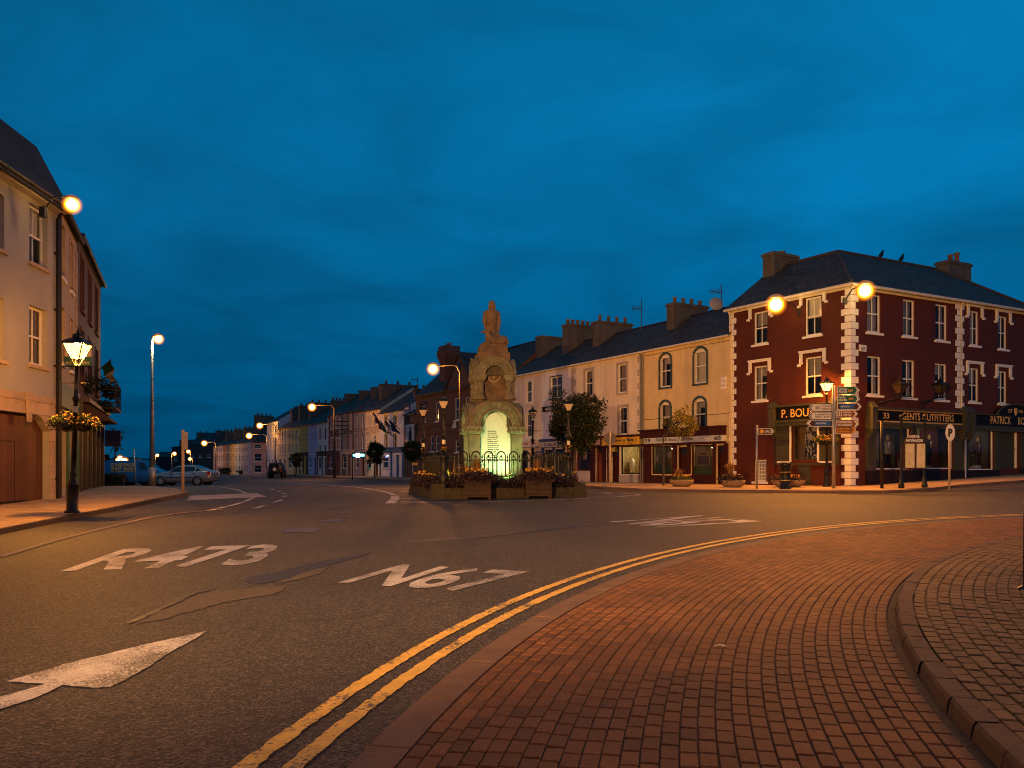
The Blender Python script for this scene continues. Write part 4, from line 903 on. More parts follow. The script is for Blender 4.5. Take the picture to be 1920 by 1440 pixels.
# ---------------------------------------------------------------- the long far row
def quick(label,x0,x1,e,wall,cols,r1,r2,trim=m_trim,surround=None,arch=0,ridge=None,bars=0,ground='door',gmat=None,chim=None,depth=8,group='far terraced houses',pane=None,hipL=False,quo=None,frame=None):
    A,B=TL(x0),TL(x1); mid=TL((x0+x1)/2); z0=g(mid.x,mid.y)+.1; ez=EYE+(HY-e)/F*mid.y
    h=House('terraced_house',label,A,B,ez,ez+2.6 if ridge is None else ridge,wall,z0=z0,depth=depth,group=group)
    for c0,c1 in cols:
        for q in (r1,r2):
            if q: h.win(c0,c1,q[0],q[1],bars=bars,surround=surround,sw=.14,arch=arch,frame=frame or m_trim,fw=.08,pane=pane,sillm=trim)
    hs=2.55
    n=max(2,int(h.W/2.6)); 
    for k in range(n):
        ua=h.W*(k+.25)/n; ub=h.W*(k+.75)/n
        if k%2==0: h.winu(ua,ub,.9,2.4,'sash',bars=0,frame=frame or m_trim,pane=m_pane3)
        else:
            um=(ua+ub)/2; h.holes.append((um-.5,um+.5,0.0,2.35,0)); mb=MB(); mb.box(um-.5,um+.5,.15,.2,0,2.35); d=h.part('door',mb,gmat or m_maroon)
    if gmat:
        mb=MB(); mb.box(.05,h.W-.05,-.15,-.003,2.65,3.1); mb.box(.05,h.W-.05,-.25,-.003,3.102,3.2)
        for k in range(n+1): uu=min(max(h.W*k/n,.2),h.W-.2); mb.box(uu-.14,uu+.14,-.08,-.003,-.2,2.648)
        h.part('shopfront',mb,gmat)
    if quo: h.quoins(0,.4,quo,v0=3.2,side='l'); h.quoins(h.W-.4,h.W,quo,v0=3.2,side='r')
    for c in (chim or []): h.chimney(0,0,h.Rz+c[1],pots=c[2],u=c[0]*h.W,wy=c[3],wu=.8,potr=.15,poth=.4)
    h.finish(gut=m_gutter_d,hipL=hipL); return h
c=lambda n,r,gg,b,**k: M('render_'+n,(r,gg,b),var=.12,scale=.6,streak=.12,**k)
m_yelt=M('yellow_trim',(.55,.42,.08),var=.1); m_lil=M('lilac_trim',(.42,.36,.45),var=.1); m_blt=M('blue_trim',(.07,.25,.38),var=.1)
hf=quick('white house with yellow window bands, blue shopfront and five flags',712.5,757,770,c('fwhite',.62,.64,.72),((721.5,726.5),(738,743.5)),(779,798),(814,841),surround=m_yelt,gmat=M('shopfront_blue',(.04,.11,.24)),chim=[(.55,-.1,4,3.0)],trim=m_yelt)
quick('cream house with arched windows beside the flag-hung white house',686,712.5,767,c('fcream',.62,.5,.36),((693,697),(702,706)),(775,798),(815,832),arch=.35,surround=m_trim,chim=[(0,.6,3,4.5)],quo=m_trim)
quick('pink-grey house with turquoise window frames over the lit neon sign',664,686,770,c('fpinkgrey',.34,.26,.27),((668,672),(678,682)),(779,803),(818,842),surround=m_blt,trim=m_blt,chim=[(0,.5,0,3.5)])
quick('brown house with lilac windows above a cream shopfront',639,664,772,c('fbrown',.17,.12,.085),((645,649),(655,659)),(778,805),(816,843),surround=m_lil,gmat=M('shopfront_cream',(.6,.47,.3)),chim=[(0,.4,0,3.0)])
quick('dark rose house with white corner stones behind the wooden utility pole',614.5,638.5,776,c('frose',.24,.08,.07),((621,625.5),(629.5,634)),(781,804),(822,843),surround=m_trim,quo=m_trim,gmat=M('shopfront_plum',(.16,.06,.05)))
quick('small plain white house with brown windows between rose and lilac-blue houses',595,614.5,791,c('fwhite2',.62,.6,.58),((598,601.5),(608,611.5)),(802,825),(835,855),surround=None,frame=M('brown_frame',(.08,.03,.02)),gmat=M('shopfront_dark',(.04,.02,.015)),chim=[(0,.6,8,4.0),(.95,1.2,0,3)])
quick('lilac-blue rendered house in the far terrace',578,595,794,c('flilac',.34,.38,.62),((581,583.5),(588,591)),(800,819),(830,852))
quick('ochre house above a dark shopfront in the far terrace',561,578,796,c('fochre',.5,.36,.09),((566,568.5),(572.5,575)),(801,820),(832,850),gmat=MATS['shopfront_dark'],chim=[(0,.9,5,5)])
quick('pale yellow three-bay house in the far terrace',538,561,800,c('fpale',.58,.48,.22),((541,543.5),(547,549.5),(554,556.5)),(806,823),(832,850),surround=None,chim=[(.2,.8,6,5)])
quick('cream three-bay house in the far terrace beside the tall white-blue one',521.5,538,803,c('fcream2',.56,.5,.38),((524,526),(528.5,530.5),(533.5,535.5)),(806,826),(832,852),chim=[(.4,.6,4,5)])
quick('tall pale blue-white end house with pilasters at the far corner',501,521.5,790,c('fwb',.55,.6,.7),((504,507),(511,514),(517,519.5)),(796,812),(821,842),hipL=True,quo=m_trim)
# dark gable with the hostel board, between the white house and the bank
h=House('side_house','dark low house carrying the white hostel board beside the bank',TL(757),TL(780),6.9,8.6,c('dkgable',.06,.045,.035),z0=.35); h.finish(gut=None)
b=h.rect(759,777,796,829); mb=MB(); mb.box(b[0],b[1],-.12,-.003,b[2],b[3]); o=h.part('sign_board',mb,M('board_white',(.6,.56,.55),bump=0))
mb=MB()
for k,chh in enumerate('HOSTEL'): vt=b[3]-.15-k*(b[3]-b[2]-.2)/6; put_text(mb,chh,b[0]+.12,b[0]+.55,vt-.33,vt,-.13,bold=.06)
mb.build('lettering',m_redl,o)
mb=MB(); x=b[0]+(b[1]-b[0])*.68; mb.prism([(x-.35,b[2]+.1),(x+.4,b[2]+.1),(x+.35,b[3]-.8),(x+.12,b[3]-.6),(x+.16,b[3]-.3),(x,b[3]-.18),(x-.16,b[3]-.3),(x-.12,b[3]-.6),(x-.4,b[3]-.9)],-.14,-.121); mb.build('silhouette',m_black_l,o)

# far end of the street: coloured row, pink house, dark stone church-like block
def far(label,x0,z0_,x1,z1_,e,base,wall,cols,rows,name='terraced_house',ridge=2.5,group='houses at the far end of the street',depth=9,**k):
    A=((x0-HX)/F*z0_,z0_); B=((x1-HX)/F*z1_,z1_); zm=(z0_+z1_)/2
    h=House(name,label,A,B,EYE+(HY-e)/F*zm,EYE+(HY-e)/F*zm+ridge,wall,z0=EYE-(base-HY)/F*zm,depth=depth,group=group)
    for c_ in range(cols):
        for (a,b_) in rows:
            u0=h.W*(c_+.3)/cols; u1=h.W*(c_+.7)/cols; vm0=EYE-(b_-HY)/F*zm-h.z0; vm1=EYE-(a-HY)/F*zm-h.z0; h.winu(u0,u1,vm0,vm1,'sash',bars=0,pane=m_pane3,fw=.1)
    for cc in k.get('chim',[]): h.chimney(0,0,h.Rz+cc[1],pots=cc[2],u=cc[0]*h.W,wy=cc[3],wu=1,potr=.2,poth=.6)
    h.finish(gut=m_gutter_d,gable=(True,True)); return h
zz=lambda px: 190+(465-px)*42/65
cols_=[('grey',.3,.28,.3,400,409,'dull grey end house in the far row'),('wht',.6,.56,.6,409,418,'white house with tall dark windows, second along the far row'),('orange',.5,.26,.12,418,424,'narrow orange house in the far row'),('dg',.2,.2,.2,424,430.5,'narrow dark grey house in the far row'),('ye',.55,.45,.2,430.5,441,'yellow house in the far row'),('lb',.35,.5,.6,441,452,'light blue house in the far row'),('gw',.42,.4,.44,452,466,'grey-white house adjoining the pink house in the far row')]
for i,(nm,r,gg,b,x0,x1,lb) in enumerate(cols_): far(lb,x0,zz(x0),x1,zz(x1),836-(x0-400)*.11,893,c(nm+'q',r,gg,b),2 if x1-x0<12 else 3,((839,848),(854,866),(874,886)),chim=[(0,1.5,5,5)] if i in(1,3,5) else [])
far('salmon pink house facing down the street with a raised terrace',466,190,500.5,188,828,893,c('salmon',.62,.34,.25),1,((833,841),(850,865),(872,886)),chim=[(.15,2.2,4,6)],ridge=4)
far('dark stone hall with plain parapet rising behind the far row',353,262,400,250,832,895,c('dkstone',.045,.042,.038),3,((852,858),),name='stone_hall',ridge=3.5,chim=[(.05,.3,2,4),(.8,.5,2,4)])
far('dark stone building with castle-like square turrets by the harbour',322,270,353,266,838,893,c('dkstone2',.035,.033,.03),2,((856,864),),name='stone_hall',ridge=.5,chim=[(.06,1.8,0,3),(.4,2.0,0,3)])
far('low dark shed between the light pole and the turreted building',282,280,322,276,857,893,c('dkshed',.03,.03,.03),1,(),name='shed',ridge=1.8)
far('low pale harbour shed behind the parked vans',190,150,238,150,866,886,c('paleshed',.2,.2,.2),3,((874,882),),name='shed',ridge=.8)

# ---------------------------------------------------------------- left-hand buildings
LA=Vector((-13.75,14.5,0)); LB=Vector((-14.65,26.6,0))
m_plaster=M('grey_cream_plaster',(.32,.31,.28),rough=.85,var=.1,scale=.7,streak=.12,bump=.12,stain=(.33,.3,.27))
m_sand=Mtile('sandstone_ashlar',(.42,.31,.2),(.36,.26,.17),(.2,.15,.1),.9,.4,.008,noise=.2,bump=.25)
h=House('plastered_house','grey-cream plastered house with arched brown wooden gate',LA,LB,9.88,13.3,m_plaster,depth=7.5,z0=.36); HL=h
for x0,x1,yt,yb in ((55,89,389,498),(55,88,577,686),(-28,8,357,462),(-30,8,553,672)): h.win(x0,x1,yt,yb,bars=1,sillm=m_sand,rec=.2)
for q in (577,389):
    for x0,x1 in ((-160,-110),): h.win(x0,x1,q-40,q+60,bars=1,sillm=m_sand,rec=.2)
ug0,ug1=h.u(-40),h.u(92); vt=h.v(44,758); 
h.holes.append((ug0,ug1,-.3,vt,.75))
mb=MB(); mb.box(ug0,ug1,.2,.28,-.3,vt); gt=h.part('gate',mb,m_wood)
mb=MB(); um=h.u(27); mb.box(um-.5,um-.485,.19,.199,0,1.95); mb.box(um+.4,um+.415,.19,.199,0,1.95); mb.box(um-.5,um+.415,.188,.198,1.95,1.965); mb.box(um-.6,um+1.0,.16,.198,.18,.2); mb.build('wicket_seam',m_dark,gt)
mb=MB(); vb=h.v(55,745); mb.box(0,h.W,-.06,-.003,vb-.12,vb+.1); mb.box(0,h.W,-.035,-.004,vb-.5,vb-.121)
uk=h.u(50); mb.prism([(uk-.12,vb-.75),(uk+.12,vb-.75),(uk+.2,vb+.14),(uk-.2,vb+.14)],-.1,-.061); h.part('stone_band',mb,m_sand)
mb=MB(); mb.box(ug1+.02,h.W,-.05,-.003,-.4,vb-.5); h.part('stone_pillar',mb,m_sand)
mb=MB(); n=16; W2=(ug1-ug0)/2; uc=(ug0+ug1)/2; ar=.75; Rr=(W2*W2+ar*ar)/(2*ar); cz=vt-Rr; a0=math.asin(W2/Rr)
pt=[(uc+Rr*math.sin(-a0+2*a0*k/n),cz+Rr*math.cos(-a0+2*a0*k/n)) for k in range(n+1)]
for p,q in zip(pt[:-1],pt[1:]): mb.prism([p,q,(q[0],vb-.501),(p[0],vb-.501)],-.034,-.003)
h.part('arch_stone',mb,M('sandstone_plain',(.36,.27,.18),var=.2,scale=3))
mb=MB(); mb.box(0,h.W+.0,-.3,-.003,h.H-.2,h.H-.02); mb.box(0,h.W,-.36,-.301,h.H-.05,h.H-.02); h.part('eaves_board',mb,M('eaves_cream',(.6,.52,.4)))
h.finish(gut=None,roof=False)
mb=MB(); W_=h.W; prof_=[(-.42,h.H-.02),(1.25,h.H+2.45),(6.5,h.H+2.9),(7.9,h.H+.1)]
for p,q in zip(prof_[:-1],prof_[1:]):
    e=1.3 if p[0]<0 else 0
    mb.face([(-2,p[0],p[1]),(W_+e*.0,p[0],p[1]),(W_+e,q[0],q[1]),(-2,q[0],q[1])]); mb.face([(-2,p[0],p[1]-.12),(W_,p[0],p[1]-.12),(W_+e,q[0],q[1]-.12),(-2,q[0],q[1]-.12)])
mb.face([(W_,-.42,h.H-.14),(W_,-.42,h.H-.02),(W_+1.3,1.25,h.H+2.45),(W_,6.5,h.H+2.9),(W_,7.9,h.H-.1)])
h.part('roof',mb,M('old_slate_lichen',(.03,.024,.018),var=.6,scale=1.0,bump=.5))
mb=MB(); mb.tube([(-1,-.48,h.H-.05),(W_+.05,-.48,h.H-.05)],.07,8); mb.box(0,W_,-.46,-.43,h.H-.2,h.H-.06); h.part('gutter',mb,m_gutter_d)
h.downpipe(h.W-.12,mat=m_black,r=.06)
L2=Vector((-14.75,26.75,0)); L3=Vector((-16.75,31.8,0)); L4=Vector((-20.5,41.2,0))
h=House('photography_shop','narrow cream house with green ground floor beside the street lantern',L2,L3,10.3,12.3,M('warm_cream_render',(.36,.29,.19),var=.1,streak=.1),depth=7,z0=.36)
for (a,b) in ((1.0,1.9),(3.4,4.2)):
    for v0,v1 in ((7.6,9.4),(4.7,6.6)): h.winu(a,b,v0,v1,bars=0,surround=m_sand,sw=.08)
mb=MB(); mb.box(0,h.W,-.12,-.003,3.2,4.0); mb.box(0,.5,-.1,-.003,-.4,3.2); mb.box(h.W-.5,h.W,-.1,-.003,-.4,3.2); mb.box(2.4,2.8,-.1,-.003,-.4,3.2); h.part('shopfront',mb,M('bottle_green',(.02,.09,.05),rough=.4))
h.holes.append((.55,2.35,.5,3.1,0)); h.holes.append((2.85,h.W-.55,.0,3.1,0)); mb=MB(); mb.box(.55,2.35,.2,.22,.5,3.1); mb.box(2.85,h.W-.55,.2,.22,0,3.1); h.part('pane',mb,m_pane3)
h.finish(gut=m_gutter_d); h.downpipe(.1,mat=m_black,r=.06); h.quoins(h.W-.4,h.W,m_sand,v0=4,side='r')
h=House('dark_bar','tall dark brown bar with balcony rail, flower baskets and flag',L3,L4,10.6,12.6,M('dark_brown_render',(.085,.055,.04),var=.2,streak=.2),depth=8,z0=.36); HBAR=h
for k in range(3):
    ua=1.3+k*3.0
    for v0,v1 in ((7.5,9.6),(4.6,6.7)): h.winu(ua,ua+1.1,v0,v1,bars=0,frame=M('brown_frame2',(.1,.06,.04)),surround=MATS['dark_terracotta'],sw=.12,sillm=MATS['dark_terracotta'])
mb=MB(); mb.box(.1,h.W-.1,-.2,-.003,3.1,3.7); mb.box(.1,h.W-.1,-.45,-.003,3.702,3.85)
for k in range(6): uu=.2+k*(h.W-.6)/5; mb.box(uu,uu+.3,-.18,-.003,-.4,3.098)
h.part('shopfront',mb,M('bar_black',(.02,.018,.02),rough=.4))
for k in range(5):
    uu=.55+k*(h.W-.6)/5; h.holes.append((uu,uu+1.2,.6,2.9,0)); mb=MB(); mb.box(uu,uu+1.2,.2,.22,.6,2.9); h.part('pane',mb,m_pane3)
mb=MB()
for zq in (4.4,4.75,5.1): mb.tube([(h.W-3.5,-.9,zq),(h.W+.0,-.9,zq)],.025,5); mb.tube([(h.W-.05,-.9,zq),(h.W-.05,0,zq)],.025,5); mb.tube([(h.W-3.5,-.9,zq),(h.W-3.5,0,zq)],.025,5)
for k in range(6): mb.tube([(h.W-3.5+k*.69,-.9,3.9),(h.W-3.5+k*.69,-.9,5.1)],.02,5)
mb.box(h.W-3.6,h.W,-.95,-.003,3.86,3.93); h.part('balcony_rail',mb,m_black)
mb=MB(); mb.prism([(0,3.9),(-1.1,3.15),(-1.1,3.05),(0,3.0)],1.0,4.6,'x'); h.part('awning',mb,M('awning_brown',(.07,.04,.03)))
mb=MB(); mb.box(h.W-.1,h.W+.25,-.9,-.2,2.2,3.0); h.part('lantern_box',mb,M('box_blue',(.01,.015,.05)))
h.finish(gut=m_gutter_d)

# houses on the near side of the square, behind the photographer: seen only in the shop windows' reflections
for lb,a,b_,ez in (('plain rendered house behind the photographer, left',(-4,-22),(-18,-18),9.5),('plain rendered house directly behind the photographer',(10,-24),(-4,-22),9.0),('tall plain house behind the photographer, right',(25,-20),(10,-24),10.5),('plain house on the near corner, far right behind the photographer',(40,-6),(25,-20),9.5)):
    h=House('square_house',lb,a,b_,ez,ez+2.8,m_cream,z0=-.2)
    for k in range(4):
        for v0,v1 in ((1,3),(4.2,5.8),(6.9,8.4)): uu=h.W*(k+.3)/4; h.winu(uu,uu+1.0,v0,v1)
    h.finish()
# ================================================================ MONUMENT
m_lime=M('weathered_limestone',(.14,.12,.075),rough=.9,var=.5,scale=2.2,bump=.5,bscale=30,streak=.35)
m_lime2=M('dark_limestone',(.085,.07,.044),rough=.9,var=.5,scale=2.5,bump=.5,streak=.3)
m_marble=M('white_marble',(.5,.5,.44),rough=.5,var=.08,scale=2,bump=.04)
m_redst=M('red_sandstone',(.12,.078,.046),rough=.9,var=.45,scale=3,bump=.4,streak=.25)
MX,MY=-.76,31.7; MZ=g(MX,MY); TH=R(9.5)
mon=thing('monument','stone two-tier monument with green-lit marble panel, topped by a statue and hound','monument',(MX,MY,MZ),TH)
def z_at(py,zz=30.7): return EYE+(HY-py)/F*zz-MZ
def sideT(k): return Matrix.Rotation(k*math.pi/2,4,'Z')
def arc_pts(r,cz,n=14,a0=0,a1=math.pi): return [(r*math.cos(a0+(a1-a0)*k/n),cz+r*math.sin(a0+(a1-a0)*k/n)) for k in range(n+1)]
def arch_plate(mb,ri,ro,cz,y0,y1,boss=True):
    """ring of an arch: inner radius ri, outer ro, springing height cz, from y0 (front) to y1"""
    a=arc_pts(ri,cz); b=arc_pts(ro,cz)
    for k in range(len(a)-1): mb.prism([a[k],a[k+1],b[k+1],b[k]],y0,y1)
    a=arc_pts(ro-.05,cz); b=arc_pts(ro,cz)
    for k in range(len(a)-1): mb.prism([a[k],a[k+1],b[k+1],b[k]],y0-.03,y0-.001)
    a=arc_pts(ri,cz); b=arc_pts(ri+.04,cz)
    for k in range(len(a)-1): mb.prism([a[k],a[k+1],b[k+1],b[k]],y0-.025,y0-.001)
    if boss:
        n=11; rm=(ri+ro)/2+.02
        for k in range(n):
            t=math.pi*(k+.5)/n; x,z=rm*math.cos(t),cz+rm*math.sin(t)
            o=[(x+.055*math.cos(q*math.pi/4),z+.055*math.sin(q*math.pi/4)) for q in range(8)]; i_=[(x+.03*math.cos(q*math.pi/4),z+.03*math.sin(q*math.pi/4)) for q in range(8)]
            for q in range(8): mb.prism([i_[q],i_[(q+1)%8],o[(q+1)%8],o[q]],y0-.022,y0-.001)
sb=MB()
for w,z0,z1 in ((1.65,-.2,.3),(1.45,.3,.5),(1.28,.5,.68)): sb.box(-w,w,-w,w,z0,z1)
sb.build('stepped_base',m_lime2,mon)
zc0,zc1=z_at(814),z_at(800); hw=1.02; LB_=.68
# lower tier
mb=MB()
for k in range(4):
    mb.T=sideT(k)
    arch_plate(mb,.59,.88,zc1,-hw-.06,-hw+.3)
    a=arc_pts(.87,zc1); 
    mb.prism([(-.99,zc1),(-.87,zc1)]+[(-p[0],p[1]) for p in a[::1]][0:0]+[(-.80,zc1+.34),(-.62,zc1+.61),(-.3,zc1+.815),(0,zc1+.865),(.3,zc1+.815),(.62,zc1+.61),(.80,zc1+.34),(.87,zc1),(.99,zc1),(.97,zc1+.35),(.88,zc1+.62),(.7,zc1+.8),(.4,zc1+.93),(-.4,zc1+.93),(-.7,zc1+.8),(-.88,zc1+.62),(-.97,zc1+.35)],-hw+.02,-hw+.4)
mb.T=None
mb.build('lower_arches',m_lime,mon)
mb=MB()
core=[(1.0,zc1),(.97,zc1+.35),(.86,zc1+.65),(.74,zc1+.84),(.7,z_at(747))]
for cx in (-1,1):
    for cy in (-1,1):
        # rounded shoulder block on each corner
        mb.rings([[(cx*(r if a>0 else .45),cy*(r if b>0 else .45),z) for a,b in ((0,0),(1,0),(1,1),(0,1))] for r,z in [(q[0]-.02,q[1]) for q in core]])
split_build(mb,4,'shoulder_block',m_lime2,mon)
mb=MB(); mb.box(-.56,.56,-.56,.56,LB_,z_at(747)); mb.build('core',m_lime2,mon)
pier=MB(); cap=MB()
for cx in (-1,1):
    for cy in (-1,1):
        x,y=cx*.80,cy*.80
        pier.box(x-.2,x+.2,y-.2,y+.2,LB_+.22,zc0); pier.box(x-.25,x+.25,y-.25,y+.25,LB_,LB_+.12); pier.box(x-.225,x+.225,y-.225,y+.225,LB_+.12,LB_+.22); pier.box(x-.23,x+.23,y-.23,y+.23,zc0-.1,zc0-.04)
        for q in ((0,-.201),): pass
        cap.rings([[(x+a*r,y+b*r,z) for a,b in ((-1,-1),(1,-1),(1,1),(-1,1))] for r,z in ((.2,zc0-.02),(.24,zc0+.02),(.3,zc0+.16),(.3,zc1-.08))])
        cap.box(x-.32,x+.32,y-.32,y+.32,zc1-.08,zc1)
        for s in range(3):
            for (ux,uy) in ((0,-1),(-1,0),(1,0),(0,1)):
                px_,py_=x+uy*0+(s-1)*.17*(1 if uy else 0)+ux*.3, y+(s-1)*.17*(1 if ux else 0)+uy*.3
                cap.sphere((px_,py_,zc0+.11),.065,7,5)
split_build(pier,4,'pier',m_lime,mon); split_build(cap,4,'capital',m_lime,mon)
# marble panels with inscription (front) in each lower niche
for k in range(4):
    mb=MB(); mb.T=sideT(k)
    pl=[(-.62,LB_+.05),(.62,LB_+.05),(.62,zc1)]+arc_pts(.62,zc1,12)[1:-1]+[(-.62,zc1)]; mb.prism(pl,-.66,-.58); p_=mb.build('marble_panel',m_marble,mon)
    if k==0:
        mb=MB(); mb.prism([(-.53,LB_+.06),(.53,LB_+.06),(.53,zc1-.12),(.2,zc1+.46),(0,zc1+.54),(-.2,zc1+.46),(-.53,zc1-.12)],-.69,-.661); mb.build('raised_tablet',m_marble,p_)
        lines=["Dread leave to","record we hold","your honour that","till the dead the","lands, we hold","remember now all","to the which we","Live their own end","the dread we pray","remember the names","believe in her","the praise of the","early, these two","and from a high","upon the story","go ra."]
        mb=MB(); zt=zc1-.12; dz=(zt-(LB_+.55))/len(lines)
        for i,l in enumerate(lines):
            w=.0235*len(l); put_text(mb,l,-.27,-.27+w,zt-dz*(i+1)+dz*.22,zt-dz*i-dz*.02,-.692,bold=.035)
        mb.build('inscription',m_black_l,p_)
# upper tier
uz0,uz1=z_at(747),z_at(715,30.9); uc=z_at(703,30.9); hu=.76
mb=MB()
UC=[(sx*.53,-.66) for sx in (-1,1)]; UC=UC+[(-y,x) for x,y in UC]+[(-x,-y) for x,y in UC]+[(y,-x) for x,y in UC]
for _q in (0,):
    for x,y in UC:
        mb.smooth=True
        mb.lathe([(.2,uz0-.02),(.2,uz0+.05),(.15,uz0+.09),(.165,uz0+.14),(.12,uz0+.19)],(x,y,0),12)
        # twisted shaft
        rr=[]
        for q in range(13):
            z=uz0+.19+(uz1-uz0-.19)*q/12; rr.append([(x+(.115+.014*math.cos(5*(t+z*4)))*math.cos(t),y+(.115+.014*math.cos(5*(t+z*4)))*math.sin(t),z) for t in [2*math.pi*i/20 for i in range(20)]])
        mb.rings(rr); mb.smooth=False
split_build(mb,8,'twisted_column',m_lime,mon)
mb=MB()
for _q in (0,):
    for x,y in UC:
        mb.rings([[(x+a*r,y+b*r,z) for a,b in ((-1,-1),(1,-1),(1,1),(-1,1))] for r,z in ((.12,uz1),(.15,uz1+.05),(.19,uz1+.15),(.19,uc-.05))]); mb.box(x-.2,x+.2,y-.2,y+.2,uc-.05,uc)
split_build(mb,8,'capital',m_lime,mon)
mb=MB()
for k in range(4):
    mb.T=sideT(k); arch_plate(mb,.37,.71,uc,-hu-.03,-hu+.22,boss=False)
    for q in range(30):
        t=math.pi*(q+.5)/30
        for rm in (.46,.54,.6): mb.prism([(rm*math.cos(t)+.012*a,uc+rm*math.sin(t)+.012*b) for a,b in ((-1,-1),(1,-1),(1,1),(-1,1))],-hu-.045,-hu-.031)
mb.T=None; mb.build('upper_arches',m_lime,mon)
mb=MB(); mb.rings([[(a*r,b*r,z) for a,b in ((-1,-1),(1,-1),(1,1),(-1,1))] for r,z in ((.62,uc),(.62,uc+.35),(.58,uc+.52),(.52,uc+.62))]); mb.build('shoulder_block',m_lime2,mon)
mb=MB(); mb.box(-.46,.46,-.46,.46,uz0,uc+.5); mb.build('core',m_redst,mon)
for k in range(4):
    mb=MB(); mb.T=sideT(k)
    def ring(mb,r0,r1,cz,y0,y1,n=20):
        for q in range(n):
            a,b=2*math.pi*q/n,2*math.pi*(q+1)/n; mb.prism([(r0*math.cos(a),cz+r0*math.sin(a)),(r0*math.cos(b),cz+r0*math.sin(b)),(r1*math.cos(b),cz+r1*math.sin(b)),(r1*math.cos(a),cz+r1*math.sin(a))],y0,y1)
    cz=uc+.02; ring(mb,.22,.27,cz,-.51,-.461)
    for q in range(12):
        t=2*math.pi*q/12; mb.sphere((.245*math.cos(t),-.51,cz+.245*math.sin(t)),.04,6,4)
    for a,b in (((-.1,.13),(.12,.1)),((-.1,.13),(-.02,-.16)),((.12,.1),(-.02,-.16)),((-.03,.12),(-.01,-.1)),((.04,.11),(.0,-.1))):
        mb.tube([(a[0],-.49,cz+a[1]),(b[0],-.49,cz+b[1])],.016,5)
    mb.build('harp_medallion',M('medallion_stone',(.26,.2,.12),var=.3),mon)
# stepped blocks
mb=MB()
for w,z0,z1 in ((.6,uc+.45,z_at(657)),(.52,z_at(657),z_at(646)),(.48,z_at(646),z_at(640))):
    mb.rings([[(a*r,b*r,z) for a,b in ((-1,-1),(1,-1),(1,1),(-1,1))] for r,z in ((w,z0),(w,z1-.02),(w-.02,z1))])
mb.build('stepped_blocks',m_redst,mon)
zs=z_at(641)
# statue: robed bearded figure, remeshed to one skin
st=MB(); st.smooth=True
def ell(cx,cy,rx,ry,z,n=20,fold=0,ph=0): return [(cx+(rx+fold*math.cos(7*t+ph))*math.cos(t),cy+(ry+fold*math.cos(7*t+ph))*math.sin(t),z) for t in [2*math.pi*i/n for i in range(n)]]
prof=[(.27,.22,0,.024),(.262,.21,.15,.028),(.245,.19,.4,.026),(.23,.17,.6,.02),(.2,.155,.75,.01),(.185,.14,.86,.0),(.195,.15,.9,0),(.19,.145,.95,0),(.205,.15,1.1,0),(.235,.15,1.24,0),(.245,.14,1.32,0),(.2,.12,1.38,0),(.09,.09,1.42,0),(.08,.085,1.46,0)]
st.rings([ell(0,0,a,b,z,24,f,z*3) for a,b,z,f in prof])
st.rings([ell(0,-.01,a,b,z,14) for a,b,z in ((.04,.05,1.38),(.085,.095,1.43),(.105,.115,1.5),(.11,.12,1.57),(.105,.115,1.64),(.09,.1,1.70),(.03,.04,1.73))])
st.rings([ell(0,.0,a,b,z,14) for a,b,z in ((.112,.122,1.6),(.12,.128,1.65),(.11,.118,1.71),(.07,.075,1.745),(.02,.02,1.755))])           # cap
for s in (-1,1):
    st.tube([(s*.2,0,1.33),(s*.265,.01,1.2),(s*.28,.0,1.0),(s*.275,-.03,.84),(s*.25,-.05,.72)],[.09,.09,.085,.07,.05],9)
    st.sphere((s*.25,-.06,.66),.055,8,6,1.2)
    for q in range(4): st.tube([(s*.25+(q-1.5)*.02,-.07,.66),(s*.25+(q-1.5)*.024,-.08,.56-.01*abs(q-1.5))],.014,5)
    st.tube([(s*.07,-.06,1.66),(s*.11,-.03,1.5),(s*.12,-.03,1.36),(s*.1,-.06,1.22)],[.03,.045,.04,.02],7)    # long hair locks
st.tube([(.25,.02,.5),(.27,.03,.3)],[.07,.05],8)
st.rings([ell(0,-.1,a,b,z,12) for a,b,z in ((.02,.015,1.24),(.06,.04,1.34),(.075,.05,1.44),(.065,.05,1.52))])   # beard
st.tube([(0,-.12,1.58),(0,-.145,1.54)],[.018,.024],6); st.box(-.16,.16,-.16,-.1,.8,.84)
for s in (-.045,.045): st.sphere((s,-.115,1.59),.018,6,4)
so=st.build('statue',m_redst,mon); so.location=(0,.1,zs)
md=so.modifiers.new('r','REMESH'); md.mode='VOXEL'; md.voxel_size=.014; md.use_smooth_shade=True
hd=MB(); hd.smooth=True
hd.rings([[(x,y0+ry*math.cos(t),z+rz*math.sin(t)) for t in [2*math.pi*i/14 for i in range(14)]] for x,y0,z,ry,rz in ((-.30,0,.2,.05,.08),(-.27,0,.2,.12,.17),(-.1,0,.19,.14,.17),(.1,0,.18,.13,.16),(.25,.0,.19,.15,.19),(.38,.02,.18,.16,.19),(.47,.02,.13,.13,.13),(.5,.02,.1,.03,.04))])
hd.tube([(-.2,0,.25),(-.28,0,.4),(-.32,0,.46)],[.12,.085,.07],10)
hd.tube([(-.27,0,.46),(-.36,0,.47),(-.45,0,.485),(-.53,0,.49),(-.57,0,.49)],[.06,.078,.055,.036,.022],10)
for s in (-1,1):
    hd.tube([(-.31,s*.05,.52),(-.27,s*.075,.5),(-.25,s*.075,.43)],[.012,.03,.012],6)
    hd.tube([(-.22,s*.1,.12),(-.3,s*.11,.05),(-.44,s*.11,.045),(-.5,s*.11,.04)],[.075,.055,.04,.035],8)
    hd.tube([(.32,s*.15,.16),(.22,s*.2,.1),(.12,s*.2,.06),(.28,s*.21,.04)],[.11,.08,.045,.03],8)
hd.tube([(.46,.04,.1),(.5,.12,.04),(.42,.22,.03)],[.035,.025,.015],6)
